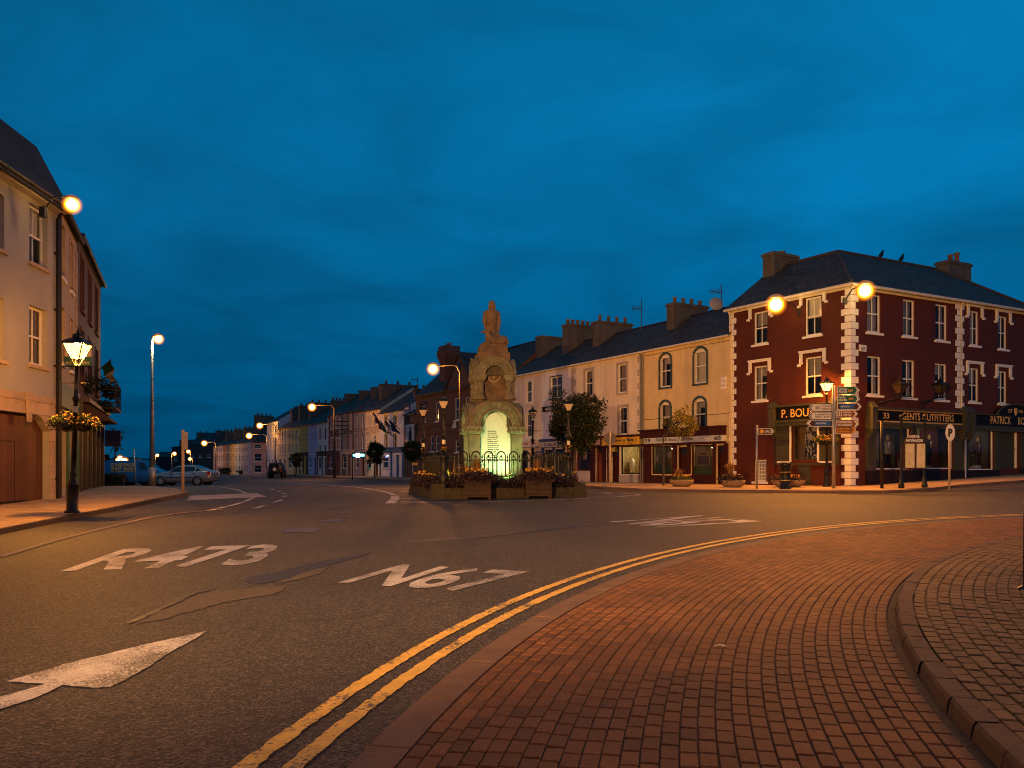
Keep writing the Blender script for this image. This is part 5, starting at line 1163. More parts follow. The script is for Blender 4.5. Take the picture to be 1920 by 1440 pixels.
ho=hd.build('hound',m_redst,mon); ho.location=(.08,-.33,zs-.02)
md=ho.modifiers.new('r','REMESH'); md.mode='VOXEL'; md.voxel_size=.014; md.use_smooth_shade=True

# plinth wall round the monument, earth and plants
PT=R(15); PR=2.75
m_lime3=M('plinth_stone',(.035,.027,.015),rough=.9,var=.35,scale=2.5,bump=.5)
pt=thing('stone_plinth','low square stone kerb wall with corner blocks around the monument','plinth',(MX,MY,MZ),PT)
mb=MB()
for k in range(4):
    mb.T=sideT(k)
    x=-PR
    while x<PR-.1:
        w=min(random.uniform(.7,1.0),PR-x); mb.box(x+.005,x+w-.005,-PR+random.uniform(0,.01),-PR+.3,-.3,.34+random.uniform(-.008,.008)); x+=w
mb.build('kerb_wall',m_lime3,pt)
mb=MB()
for k in range(4): mb.T=sideT(k); mb.box(-PR-.06,-PR+.42,-PR-.06,-PR+.42,-.25,.2); mb.box(-PR-.03,-PR+.39,-PR-.03,-PR+.39,.2,.5)
split_build(mb,4,'corner_block',m_lime3,pt)
mb=MB(); mb.box(-PR+.3,PR-.3,-PR+.3,PR-.3,0,.3); mb.build('soil',M('soil',(.03,.022,.015),var=.4,scale=9),pt)
# railing
rl=thing('iron_railing','black iron railing with hooped tops and spear finials around the monument','railing',(MX,MY,MZ),PT)
FR=2.3; zt=1.62; zr=1.32
for k in range(4):
    T_=sideT(k); mb=MB(); mb.T=T_
    mb.box(-FR,FR,-FR-.02,-FR+.02,zr-.02,zr+.02); mb.box(-FR,FR,-FR-.02,-FR+.02,.42,.46)
    n=10; st_=2*FR/n
    for q in range(n):
        c_=-FR+st_*(q+.5); w=.155; mb.tube([(c_-w,-FR,.3),(c_-w,-FR,zt-w)]+[(c_-w*math.cos(a),-FR,zt-w+w*math.sin(a)) for a in [math.pi*i/8 for i in range(1,8)]]+[(c_+w,-FR,zt-w),(c_+w,-FR,.3)],.024,5)
        mb.tube([(c_,-FR,.3),(c_,-FR,zr+.04)],.012,4)
        for s in (-1,1): mb.tube([(c_,-FR,zr+.04),(c_+s*.05,-FR,zr+.03),(c_+s*.085,-FR,zr+.07),(c_+s*.06,-FR,zr+.1),(c_+s*.03,-FR,zr+.08)],.01,4)
        mb.prism([(c_-.04,zr+.12),(c_,zr+.08),(c_+.04,zr+.12),(c_,zr+.2)],-FR-.012,-FR+.012)
        if q: 
            c2=c_-st_/2; mb.lathe([(.012,zr-.08),(.03,zr-.04),(.012,zr),(.012,zr+.05),(.032,zr+.1),(.012,zr+.17),(.003,zr+.24)],(c2,-FR,0),6)
    mb.build('railing_panel',m_black,rl)
# ================================================================ PLANTS
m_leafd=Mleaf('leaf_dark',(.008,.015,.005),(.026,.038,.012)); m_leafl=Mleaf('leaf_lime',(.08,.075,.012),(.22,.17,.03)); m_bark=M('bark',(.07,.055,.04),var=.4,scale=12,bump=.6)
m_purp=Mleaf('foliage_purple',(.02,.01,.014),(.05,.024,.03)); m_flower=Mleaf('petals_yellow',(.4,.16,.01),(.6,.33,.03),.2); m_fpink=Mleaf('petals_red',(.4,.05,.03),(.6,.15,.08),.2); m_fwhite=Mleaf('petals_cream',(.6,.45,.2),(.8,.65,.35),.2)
m_grass_o=Mleaf('grass_rust',(.15,.07,.02),(.28,.15,.05)); m_leafm=Mleaf('leaf_mid',(.03,.055,.015),(.09,.11,.03))
def rv(): 
    while True:
        v=Vector((random.uniform(-1,1),random.uniform(-1,1),random.uniform(-1,1)))
        if .05<v.length<1: return v
def leaf(mb,p,s,up=.3,asp=.5):
    d=rv().normalized(); d.z=d.z*.6-up*.3; d.normalize(); w=d.cross(rv().normalized()).normalized()*s*asp*.5; d=d*s
    mb.face([p,p+d*.45+w,p+d,p+d*.45-w])
def clump(mb,c,rx,ry,rz,n,s,**k):
    for _ in range(n):
        v=rv(); v=v*(v.length**-.35)
        leaf(mb,Vector((c[0]+v.x*rx,c[1]+v.y*ry,c[2]+v.z*rz)),s*random.uniform(.6,1.3),**k)
def petals(mb,p,s):
    n=random.choice((5,6)); ax=(Vector((0,-.6,.7))+rv()*.7).normalized(); u=ax.cross(Vector((1,0,.1))).normalized(); w=ax.cross(u)
    for k in range(n):
        a=2*math.pi*k/n; d=u*math.cos(a)+w*math.sin(a); e=u*math.cos(a+.5)+w*math.sin(a+.5); f_=u*math.cos(a-.5)+w*math.sin(a-.5)
        mb.face([p,p+f_*s*.6,p+d*s-ax*s*.15,p+e*s*.6])
def make_tree(name,label,base,trunk_h,crown_c,crown_r,nclump,per,ls,mat,tr=.08,group=None,lean=0,sparse=False,cr_=.38):
    t=thing(name,label,'tree',base,0,group); tb=MB(); tb.smooth=True; cr=MB()
    top=Vector((lean,0,trunk_h)); cc=Vector(crown_c)
    tb.tube([(0,0,-.1),(0,0,.1),(lean*.3,.01,trunk_h*.5),top,cc*.8+top*.2,cc+Vector((0,0,crown_r[2]*.5))],[tr*1.4,tr,tr*.85,tr*.75,tr*.5,tr*.2],8)
    pts=[]
    for k in range(nclump):
        v=rv(); v=v.normalized()*(random.uniform(.3,1)**.5)*random.choice((.8,.9,1.0,1.0,1.18)); p=cc+Vector((v.x*crown_r[0],v.y*crown_r[1],v.z*crown_r[2])); pts.append(p)
        if k%2==0 or sparse:
            s0=top.lerp(cc+Vector((0,0,crown_r[2]*.4)),random.uniform(0,.8)); mid=s0.lerp(p,.5)+Vector((0,0,-.08*crown_r[2])); tb.tube([s0,mid,p],[tr*.35,tr*.22,tr*.08],5)
    for p in pts:
        r=cr_*random.uniform(.35,1.2)*min(crown_r[0],crown_r[2])
        for _ in range(int(per*(.35+.8*(r/(cr_*min(crown_r[0],crown_r[2]))))*random.uniform(.8,1.2))):
            q=rv(); leaf(cr,p+Vector((q.x*r,q.y*r,q.z*r*.8)),ls*random.uniform(.6,1.3))
    tb.build('trunk',m_bark,t); cr.build('crown',mat,t,uv=False,recalc=False); return t
def gb(px,py,dz=0): p=G(px,py); return Vector((p.x,p.y,g(p.x,p.y)+dz))
def mat_at(px,Z,dz=0): x=(px-HX)/F*Z; return Vector((x,Z,g(x,Z)+dz))
def hz(py,Z): return EYE+(HY-py)/F*Z
# trees: px, Z, crown centre px y
def tree_px(name,label,px,Z,ytop,ybot,xl,xr,nclump,per,ls,mat,tr=.07,**k):
    b=mat_at(px,Z,.1); cx=((xl+xr)/2-px)/F*Z; cz=(hz(ytop,Z)+hz(ybot,Z))/2-b.z; rx=(xr-xl)/2/F*Z*.85; rz=(ybot-ytop)/2/F*Z*.88
    return make_tree(name,label,b,cz-rz*.85,(cx,0,cz),(rx,rx,rz),nclump,per,ls,mat,tr,**k)
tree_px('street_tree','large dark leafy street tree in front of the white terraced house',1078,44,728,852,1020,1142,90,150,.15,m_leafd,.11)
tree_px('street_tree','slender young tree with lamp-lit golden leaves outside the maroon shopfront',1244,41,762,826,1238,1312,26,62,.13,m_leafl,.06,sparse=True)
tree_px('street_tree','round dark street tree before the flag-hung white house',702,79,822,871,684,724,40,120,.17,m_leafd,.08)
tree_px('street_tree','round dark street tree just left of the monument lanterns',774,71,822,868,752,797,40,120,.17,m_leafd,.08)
tree_px('street_tree','small dark street tree near the parked off-road car',553,100,846,878,541,568,24,70,.2,m_leafd,.08)
tree_px('young_tree','thin nearly bare young tree standing above the parked vans',215,60,800,864,202,232,22,7,.22,m_leafd,.05,sparse=True)
tree_px('young_tree','tiny dark conifer by the end of the dark bar',195,75,848,868,190,203,12,60,.2,m_leafd,.05)
tree_px('street_tree','small dark tree among the far houses by the pink house',449,170,880,896,445,456,10,40,.35,m_leafd,.1)
# flower containers
def flowers(mb,c,rx,ry,n,s,h=.12):
    for _ in range(n):
        a=random.uniform(0,6.28); r=random.random()**.5; petals(mb,Vector((c[0]+r*rx*math.cos(a),c[1]+r*ry*math.sin(a),c[2]+random.uniform(0,h))),s*random.uniform(.7,1.2))
def grass(mb,c,r,h,n,w=.012):
    for _ in range(n):
        a=random.uniform(0,6.28); d=Vector((math.cos(a),math.sin(a),0)); L_=h*random.uniform(.7,1.1); lean=random.uniform(.1,.75)*r; b=Vector(c)+d*random.uniform(0,.08); wv=Vector((-d.y,d.x,0))*w
        p1=b+d*lean*.4+Vector((0,0,L_*.65)); p2=b+d*lean+Vector((0,0,L_*(1-.3*lean/r)))
        mb.face([b-wv,b+wv,p1+wv*.8,p1-wv*.8]); mb.face([p1-wv*.8,p1+wv*.8,p2])
m_bowl=M('planter_concrete',(.25,.16,.08),var=.3,scale=9,bump=.5)
def bowl(label,px,py,w,grassy=True,purple=False,rot=0,green=True):
    b=gb(px,py,.12); t=thing('flower_bowl',label,'planter',b,rot,'concrete flower bowls on the pavement')
    mb=MB(); mb.smooth=True; R_=w/2; mb.lathe([(R_*.62,0),(R_*.82,.08),(R_*.98,.2),(R_,.32),(R_*.93,.32),(R_*.9,.26)],(0,0,0),20,sy=.75,cap=True); mb.build('bowl',m_bowl,t)
    mb=MB(); clump(mb,(0,0,.36),R_*.85,R_*.6,.15,420,.09); 
    if purple: clump(mb,(-.1,0,.36),R_*1.15,R_*.8,.26,900,.1)
    mb.build('foliage',m_purp if purple else m_leafm,t,uv=False,recalc=False)
    mb=MB(); flowers(mb,(0,0,.46),R_*.75,R_*.5,34,.07); mb.build('flowers',m_flower,t,uv=False,recalc=False)
    mb=MB(); grass(mb,(-.1,.05,.4),.55,.85 if grassy else .5,130); mb.build('grass_tuft',m_grass_o,t,uv=False,recalc=False); return t
bowl('shallow concrete flower bowl outside the maroon beauty shopfront',1278,917,1.15,grassy=False)
bowl('concrete bowl with purple foliage and yellow flowers at the red corner shop end',1374,918.5,1.15,purple=True)
bowl('concrete flower bowl with rusty grass half hidden behind the black bin',1478,918.5,1.5,purple=True)
m_plank=Mtile('planter_boards',(.03,.014,.007),(.022,.011,.006),(.012,.008,.006),4,.16,.012,noise=.3)
def woodbox(label,px,py,Z=None):
    b=gb(px,py); t=thing('wooden_planter',label,'planter',b,R(4),'wooden planters in front of the monument'); w=.45
    mb=MB(); mb.box(-w,w,-w*.9,w*.9,.08,.62); 
    for a in (-1,1):
        for c_ in (-1,1): mb.box(a*w-a*.0-.05*(a+1)+.0,a*w+.05*(1-a),c_*w*.9-.04,c_*w*.9+.04,0,.079); 
    mb.box(-w-.02,w+.02,-w*.9-.02,w*.9+.02,.621,.66); mb.build('box',m_plank,t)
    mb=MB(); clump(mb,(0,0,.78),.62,.6,.22,1500,.09); clump(mb,(0,-.15,.66),.66,.5,.2,900,.08); mb.build('foliage',m_purp,t,uv=False,recalc=False)
    mb=MB(); flowers(mb,(0,-.05,.93),.42,.35,34,.06); mb.build('flowers',m_flower,t,uv=False,recalc=False)
    mb=MB(); grass(mb,(0,0,.85),.4,.62,150,.008); mb.build('grass_tuft',m_grass_o,t,uv=False,recalc=False); return t
woodbox('square wooden planter with purple foliage, left one before the railing',895,936)
woodbox('square wooden planter with purple foliage, right one before the railing',1008,934)
def hedge(label,local,n=1300):
    t=thing('flower_bed',label,'flower bed',(MX,MY,MZ),PT,'flower beds hanging over the stone plinth'); mb=MB(); (x0,y0),(x1,y1)=local
    for _ in range(n):
        q=random.random(); x=x0+(x1-x0)*q; y=y0+(y1-y0)*q; v=rv(); leaf(mb,Vector((x+v.x*.3,y+v.y*.3,.5+v.z*.28)),.1)
    mb.build('foliage',m_purp,t,uv=False,recalc=False); mb=MB()
    for _ in range(30):
        q=random.random(); petals(mb,Vector((x0+(x1-x0)*q+random.uniform(-.2,.2),y0+(y1-y0)*q+random.uniform(-.2,.2),.78+random.uniform(0,.14))),.05)
    mb.build('flowers',m_flower,t,uv=False,recalc=False)
hedge('purple trailing flower bed along the front of the monument kerb',((-2.2,-2.6),(2.4,-2.6)),2600)
hedge('purple and yellow flower bed on the left side of the monument kerb',((-2.6,-2.2),(-2.6,2.3)),2200)
hedge('flower bed on the right side of the monument kerb',((2.6,-2.2),(2.6,2.3)),1600)
t=thing('shrub_planting','green and orange planting inside the monument railing','shrubs',(MX,MY,MZ),PT); mb=MB()
for x,y in ((-1.6,-1.7),(-1.9,-.6),(1.7,-1.6),(1.9,-.4),(2,.8),(-1.9,.9),(.2,-1.95),(-.7,-1.95),(1.0,-1.95)): clump(mb,(x,y,.55),.3,.3,.3,260,.1)
mb.build('foliage',m_leafm,t,uv=False,recalc=False); mb=MB()
for x,y in ((-1.6,-1.7),(-1.9,-.6),(1.7,-1.6),(1.9,-.4),(-1.2,-1.9)): flowers(mb,(x,y,.8),.3,.3,12,.06,.3)
mb.build('flowers',m_flower,t,uv=False,recalc=False); mb=MB(); 
for x,y in ((-1.3,-1.3),(1.4,-1.3),(-1.75,-1.2)): grass(mb,(x,y,.4),.4,.95,120,.01)
mb.build('grass_tuft',m_grass_o,t,uv=False,recalc=False)
mb=MB(); 
for k in range(4): pass
# low planted bed by the vans and hedge in the far street
for lb,px0,px1,py,Z,h_ in (('dark clipped hedge bed beside the parked vans',196,226,905,57,.9),('dark hedge in front of the far coloured row',410,432,893,150,1.3)):
    a=mat_at(px0,Z);b=mat_at(px1,Z); mb=MB(); 
    for _ in range(1500): q=random.random(); leaf(mb,a.lerp(b,q)+Vector((0,random.uniform(-.6,.6),random.uniform(0,h_))),.2)
    tag(mb.build('hedge',m_leafd,None,uv=False,recalc=False),lb,'hedge')

# ================================================================ LAMPS
SOD=(1.0,.33,.04)
m_sod=Memit('lamp_sodium',(1,.7,.26),22); m_warm=Memit('lamp_warm',(1,.8,.5),26); m_gasl=Mglow('lamp_gas',(1,.56,.1),3.2); m_shells=[(.155,Mglow('lamp_halo_inner',(1,.42,.03),2.2,.97)),(.18,Mglow('lamp_halo_mid',(1,.34,.015),1.1,.97)),(.21,Mglow('lamp_halo_outer',(1,.28,.008),.4,.97)),(.25,Mglow('lamp_halo_rim',(1,.24,.004),.17,.98))]; m_off=M('lantern_glass_off',(.45,.33,.24),rough=.3,var=.1,bump=0)  # m_shells: emissive halos that stand in for glare round each bulb
def light(loc,power,col=SOD,r=.12,parent=None,kind='POINT',name='lamp_light'):
    d=bpy.data.lights.new(name,kind); d.energy=power; d.color=col
    if kind in('POINT','SPOT'): d.shadow_soft_size=r
    o=bpy.data.objects.new(name,d); COL.objects.link(o); o.location=loc
    if parent: o.parent=parent
    return o
def lantern(t,z,s=1.0,lit=0,x=0,y=0,hang=False):
    """tapered four-sided street lantern standing at height z on thing t"""
    a4=math.pi/4; fr=MB()
    def sq(r,zz): return [(x+r*math.cos(a4+k*math.pi/2),y+r*math.sin(a4+k*math.pi/2),zz) for k in range(4)]
    r0,r1,h_=.13*s,.33*s,.36*s
    A_,B_=sq(r0,z),sq(r1,z+h_)
    for k in range(4): fr.tube([A_[k],B_[k]],.014*s,4); fr.tube([A_[k],A_[(k+1)%4]],.016*s,4); fr.tube([B_[k],B_[(k+1)%4]],.018*s,4)
    fr.rings([sq(r1*1.15,z+h_),sq(r1*1.12,z+h_+.025*s),sq(r1*.7,z+h_+.1*s),sq(r1*.36,z+h_+.15*s),sq(r1*.34,z+h_+.2*s),sq(r1*.44,z+h_+.21*s),sq(r1*.13,z+h_+.26*s)])
    fr.lathe([(.02*s,z+h_+.25*s),(.04*s,z+h_+.29*s),(.015*s,z+h_+.32*s),(.025*s,z+h_+.34*s),(.004,z+h_+.39*s)],(x,y,0),8)
    for k in range(4):
        q=sq(r0*1.0,z)[k]; fr.tube([(x,y,z-.16*s),((x+q[0])/2*1+0,(y+q[1])/2,z-.13*s),q],.012*s,4)
    o=fr.build('lantern_frame',m_black,t)
    gl=MB()
    a=sq(r0*.93,z+.015); b=sq(r1*.95,z+h_-.01)
    for k in range(4): gl.face([a[k],a[(k+1)%4],b[(k+1)%4],b[k]])
    gl.build('lantern_glass',m_gasl if lit else m_off,o)
    return o
def lamp_post(label,loc,H=3.6,lit=0,basket=False,s=1.0,base=True,rz=0,flower=False,group=None,power=0):
    t=thing('lantern_post',label,'street lamp',loc,rz,group); mb=MB(); mb.smooth=True
    if base: mb.lathe([(r_*.66,z_*.7) for r_,z_ in ((.26,0),(.26,.06),(.2,.1),(.19,.9),(.215,.93),(.215,.98),(.16,1.03),(.17,1.1),(.12,1.16),(.1,1.3),(.13,1.33),(.1,1.4),(.09,1.7),(.11,1.73),(.07,1.78))],(0,0,0),14)
    else: mb.lathe([(.17,0),(.17,.5),(.13,.55),(.12,1.1),(.15,1.14),(.07,1.22)],(0,0,0),12)
    mb.build('base',m_black,t); mb=MB(); mb.smooth=True; z0=1.2 if base else 1.15; zt_=H-.75*s-.12*s
    mb.lathe([(.06,z0),(.05,zt_-.9),(.085,zt_-.86),(.085,zt_-.8),(.048,zt_-.76),(.045,zt_-.1),(.075,zt_-.06),(.04,zt_)],(0,0,0),10)
    mb.tube([(-.3,0,zt_-.45),(.3,0,zt_-.45)],.014,5); mb.build('post',m_black,t)
    lantern(t,zt_+.12*s,s,lit)
    bd=MB(); bd.lathe([(.062,zt_-1.15),(.062,zt_-1.0)],(0,0,0),10); bd.build('number_band',M('band_yellow',(.6,.5,.3),bump=0),t)
    if basket:
        for q in (-.2,.2):
            mb=MB(); mb.smooth=True; mb.lathe([(.05,1.93),(.16,2.0),(.22,2.12),(.22,2.15)],(q,0,0),12); mb.build('basket',m_black,t)
            mb=MB()
            for _ in range(9):
                e_=random.uniform(-.3,.3); clump(mb,(q+e_,random.uniform(-.2,.2),2.24+random.uniform(-.08,.06)-.12*abs(e_)),random.uniform(.1,.2),.16,random.uniform(.08,.16),90,.065)
            for _ in range(12):
                e_=random.uniform(-.34,.34); clump(mb,(q+e_,random.uniform(-.24,.1),2.05),.03,.03,.14,16,.05)
            mb.build('foliage',m_leafm,t,uv=False,recalc=False)
            mb=MB()
            for _ in range(85): v=rv().normalized(); petals(mb,Vector((q+v.x*.36,v.y*.32,2.27+v.z*.15-.1*abs(v.x))),random.uniform(.02,.042))
            mb.build('flowers',m_flower,t,uv=False,recalc=False)
        mb=MB(); mb.tube([(-.2,0,2.13),(.2,0,2.13)],.018,5); mb.build('basket_arm',m_black,t)
    if flower:
        mb=MB(); clump(mb,(0,0,zt_-1.3),.1,.1,.16,60,.06); mb.build('flowers',m_flower,t,uv=False,recalc=False)
    if power: light((0,0,zt_+.12*s+.22*s),power,(1,.36,.045),.07,t)
    return t
pl=mat_at(135,19.7,.12); pl.z=EYE-(962-HY)/F*19.7
LP1=lamp_post('lit lantern post with hanging flower basket outside the left-hand houses',pl,4.42,1,True,1.0,power=PW['lp1']); LP1.rotation_euler=(0,R(1.9),0)
pr_=gb(1550,917.5,.12); prZ=pr_.y
LP2=lamp_post('lit lantern post with flower basket standing at the red corner building',pr_,EYE+(HY-703)/F*prZ-pr_.z,1,True,1.0,power=PW['lp2'])
for k,lb in enumerate(('unlit lantern at the front left corner of the monument railing','unlit lantern at the front right corner of the monument railing','unlit lantern at the back right corner of the monument railing','unlit lantern at the back left corner of the monument railing')):
    c_=Vector((MX,MY,0))+Matrix.Rotation(PT,3,'Z')@Vector([(-FR,-FR,0),(FR,-FR,0),(FR,FR,0),(-FR,FR,0)][k]); lamp_post(lb,(c_.x,c_.y,MZ+.3),3.35,0,False,.72,base=False,flower=True,group='unlit lanterns on the monument railing')
# sodium heads on brackets and columns
def head(t,p,d,s=1.0,mat=None,r=.16):
    """luminaire: canopy with a bulb below wrapped in added halo shells; d = direction of the arm"""
    mb=MB(); mb.smooth=True; d=Vector(d).normalized(); a=math.atan2(d.y,d.x); mb.T=Matrix.Translation(p)@Matrix.Rotation(a,4,'Z')
    mb.lathe([(.02,.2*s),(.07*s,.19*s),(.1*s,.15*s),(.11*s,.12*s)],(0,0,0),12,sx=1.6); o=mb.build('lamp_head',M('lamp_grey',(.2,.2,.2),rough=.5),t)
    mb=MB(); mb.smooth=True; mb.T=Matrix.Translation(p)@Matrix.Rotation(a,4,'Z'); mb.sphere((0,0,-.04*s),.13*s,14,9); mb.build('lamp_bulb',mat or m_sod,o)
    for q,mt in m_shells: mb=MB(); mb.smooth=True; mb.T=Matrix.Translation(p); mb.sphere((0,0,-.04*s),q*s,20,13); mb.build('lamp_halo',mt,o)  # glow round the bulb built as faint emissive shells, not a glass part
    return o
def wall_lamp(label,px,py,hs,dep,power,s=1.6,spread=None):
    u=hs.u(px,-dep); p=hs.A+hs.d*u-hs.n*dep; z=EYE+(HY-py)/F*p.y; w=hs.A+hs.d*u
    t=thing('bracket_lamp',label,'street lamp',(w.x,w.y,z),0); q=Vector((p.x-w.x,p.y-w.y,0)); mb=MB(); mb.tube([(0,0,-.35),(q.x*.35,q.y*.35,.12),(q.x*.9,q.y*.9,.2)],.03,6); mb.box(-.08,.08,-.08,.08,-.5,-.2); mb.build('bracket',m_gutter_d,t)
    head(t,q,q,s); o=light(q+Vector((0,0,-.3*s)),power,SOD,.12,t,'SPOT'); o.data.spot_size=R(150); o.data.spot_blend=.6; o.rotation_euler=(q.normalized()*1.25+Vector((0,0,-1))).to_track_quat('-Z','Y').to_euler()
    return t
wall_lamp('bright sodium bracket lamp between the left-face windows of the red building',1455,568,Hred,1.7,PW['red1'],2.1)
class _W: pass
wall_lamp('bright sodium bracket lamp just right of the quoined corner of the red building',1622,542,h2,1.1,PW['red2'],1.9)
hL2=_W(); hL2.A=L2; hL2.d=(L3-L2).normalized(); hL2.n=Vector((-hL2.d.y,hL2.d.x,0)); hL2.u=lambda px,dep=0:(lambda A,c:(c*A.y-A.x)/(hL2.d.x-c*hL2.d.y))(hL2.A+hL2.n*dep,(px-HX)/F)
wall_lamp('sodium bracket lamp under the eaves between the plastered and cream houses',135,381,hL2,.75,PW['left'],1.15)
def column(label,px,Z,hx,hy,power,kind='sod',r=.07,cmat=None,base_y=None,s=1.5,armup=.15,wood=False):
    b=mat_at(px,Z); H=hz(hy,Z)-b.z; t=thing('lamp_column',label,'street lamp',b); dx=(hx-px)/F*Z; mb=MB(); mb.smooth=True
    if abs(dx)>.4: mb.tube([(0,0,0),(0,0,H*.5),(0,0,H-.25),(dx*.12,0,H+armup-.03),(dx*.3,0,H+armup),(dx,0,H+.1)],[r*1.3,r,r*.8,r*.6,r*.5,r*.45],10)
    else: mb.tube([(0,0,0),(0,0,H*.5),(0,0,H+.1)],[r*1.3,r,r*.75],10)
    if not wood: mb.lathe([(r*2,0),(r*2,1.2),(r*1.3,1.25)],(0,0,0),10)
    mb.build('column',cmat or (m_bark if wood else m_steel),t); head(t,Vector((dx,0,H)),(dx or 1,.01,0),s,{'sod':m_sod,'warm':m_warm}[kind])
    light((dx,0,H-.3*s),power,SOD if kind=='sod' else (1,.72,.4),.3,t); return t,H
column('tall steel lamp column with arm rising behind the monument',862,46,812,690,PW['mid'],r=.055,cmat=m_gutter_d)
column('very tall grey lamp column with warm white head beside the silver car',285,54,297,634,PW['tall'],'warm',r=.13,s=1.5)
up,uH=column('wooden utility pole with sodium lamp, cross-arms and wires in front of the rose house',627,90,585,762,PW['pole1'],r=.13,s=2.0,wood=True)
column('lamp column with sodium head in front of the tall blue-white end house',516,135,487,797,PW['pole2'],r=.13,s=2.4)
column('far sodium lamp above the pink house roof line',500,172,467,816,PW['far'],r=.12,s=3.0)
column('far sodium lamp over the dark stone hall',404,200,383,830,PW['far'],r=.1,s=3.2)
column('distant sodium lamp left of the sign pole before the stone hall',357,225,353,846,PW['far']*.5,r=.1,s=2.6)
column('distant sodium lamp on the edge of the turreted building',322,225,327,850,PW['far']*.5,r=.1,s=2.6)
column('small distant lamp beside the harbour shed',291,230,295,853,PW['far']*.2,r=.1,s=2.2)
column('low distant lamp below the stone hall',361,215,356,860,PW['far']*.2,r=.08,s=2.2)
for lb,px,py,s in (('brightest of the low harbour lights above the parked vans',233,863,2.6),('upper light of the harbour cluster above the vans',225,858,2.0),('leftmost light of the harbour cluster above the vans',221,862,1.7)): column(lb,px,120,px,py,PW['far']*.5,r=.06,s=s)
# street lamps of the near pavement, behind and beside the photographer
for lb,x,y,z,pw in NEAR: 
    t=thing('lamp_column',lb,'street lamp',(x,y,g(x,y))); mb=MB(); mb.smooth=True; z-=g(x,y); mb.tube([(0,0,0),(0,0,z-.2),(.0,.4,z+.1),(0,1.4,z+.1)],[.11,.08,.05,.04],8); mb.build('column',m_steel,t); head(t,Vector((0,1.4,z)),(0,1,0),1.5); light((0,1.4,z-.45),pw,(1,.33,.03),.35,t)
# floodlight mast by the photographer, turned on the square and its terrace
fx,fy,fz=-6.5,-5.0,4.9; t=thing('floodlight_mast','tall floodlight mast standing behind the photographer to the left','street lamp',(fx,fy,g(fx,fy))); mb=MB(); mb.smooth=True; mb.tube([(0,0,0),(0,0,fz-.1)],[.12,.06],8); mb.build('column',m_steel,t); mb=MB(); mb.box(-.3,.3,-.18,.02,fz-.3,fz+.1); mb.build('housing',m_black,t)
o=light((0,.2,fz-.1),PW['mast'],(1,.5,.17),.12,t,'SPOT'); o.data.spot_size=R(50); o.data.spot_blend=.75; o.rotation_euler=(Vector((12,46,3.5))-Vector((fx,fy,fz))).to_track_quat('-Z','Y').to_euler()
# monument floodlights (small ground fittings with green-white light)
for lb,lx,ly,ax,ay,pw in (('small floodlight at the foot of the inscribed monument face',.15,-2.0,0,1,PW['flood']),('small floodlight at the left foot of the monument',-2.0,-.3,1,0,PW['flood']*.55),('small floodlight at the right foot of the monument',2.0,0,-1,0,PW['flood']*.3)):
    t=thing('floodlight',lb,'floodlight',(MX,MY,MZ),PT); mb=MB(); mb.T=Matrix.Translation((lx,ly,.42))@Matrix.Rotation(math.atan2(ay,ax)-math.pi/2,4,'Z')@Matrix.Rotation(R(-50),4,'X'); mb.box(-.14,.14,-.1,.1,-.03,.12); mb.build('housing',m_black,t)
    mb2=MB(); mb2.T=mb.T; 
    o=light((lx+ax*.05,ly+ay*.05,.62),pw,(.55,1.0,.36),.08,t,'SPOT'); o.data.spot_size=R(115); o.data.spot_blend=.7
    o.rotation_euler=Vector((ax*.62,ay*.62,1.0)).to_track_quat('-Z','Y').to_euler()
# wires
mb=MB(); ub=up.location
for dz in (.3,.6,.9,1.2):
    for (tx,tZ,tz) in ((516,135,7.6),(760,84,7.2)):
        a=ub+Vector((0,0,uH-1.9-dz)); b=mat_at(tx,tZ); b.z=tz-dz*.5; mb.tube([a.lerp(b,k/10)-Vector((0,0,.9*math.sin(math.pi*k/10))) for k in range(11)],.018,4)
o=tag(mb.build('overhead_wires',m_dark),'thin black overhead wires strung from the wooden pole','wires')
mb=MB()
for k in range(4): zz_=uH-1.7-k*.45; mb.box(-.1,1.6 if k<3 else 1.3,-.05,.05,zz_,zz_+.12)
mb.build('cross_arm',m_bark,up)
# neon shop sign
b=mat_at(672,95); t=thing('neon_sign','small glowing cyan and violet neon sign over the cream shopfront','sign',(b.x,b.y,hz(853.5,95))); mb=MB(); mb.box(-.72,.72,-.06,.06,-.34,.34); mb.build('sign_box',m_dark,t)
mb=MB(); mb.box(-.68,-.3,-.08,-.061,-.12,.12); mb.box(.2,.68,-.08,-.061,-.14,.14); mb.build('neon_cyan',Memit('neon_cyan',(.15,1,.85),6),t); mb=MB(); mb.box(-.29,.19,-.085,-.061,-.26,.24); mb.build('neon_violet',Memit('neon_violet',(.55,.45,1),6),t); light((0,-.4,0),25,(.3,1,.9),.1,t)
# wall lanterns on the red building (unlit)
for px,lb in ((1687,'left unlit wall lantern over the gents outfitters fascia'),(1763,'right unlit wall lantern over the gents outfitters fascia')):
    dep=.75; u=h2.u(px,-dep); w=h2.A+h2.d*u; z=EYE+(HY-746)/F*w.y+.05
    t=thing('wall_lantern',lb,'lantern',(w.x,w.y,z),math.atan2(h2.d.y,h2.d.x),'unlit wall lanterns on the red building')
    lantern(t,.1,1.15,0,0,-dep).children[0].data.materials[0]=M('lantern_glass_dark',(.05,.035,.02),rough=.2,bump=0)
    mb=MB(); mb.tube([(-.0,-.0,-.25),(0,-.3,-.12),(0,-dep,-.08),(0,-dep-.0,.1)],.022,5); mb.tube([(-.9,-.25,-.35),(0,-dep,-.08),(.9,-dep,.0)],.03,5); mb.tube([(-.75,0,-.9),(-.65,-.2,-.6),(-.5,-.3,-.3)],.02,5); mb.build('bracket',m_black,t)

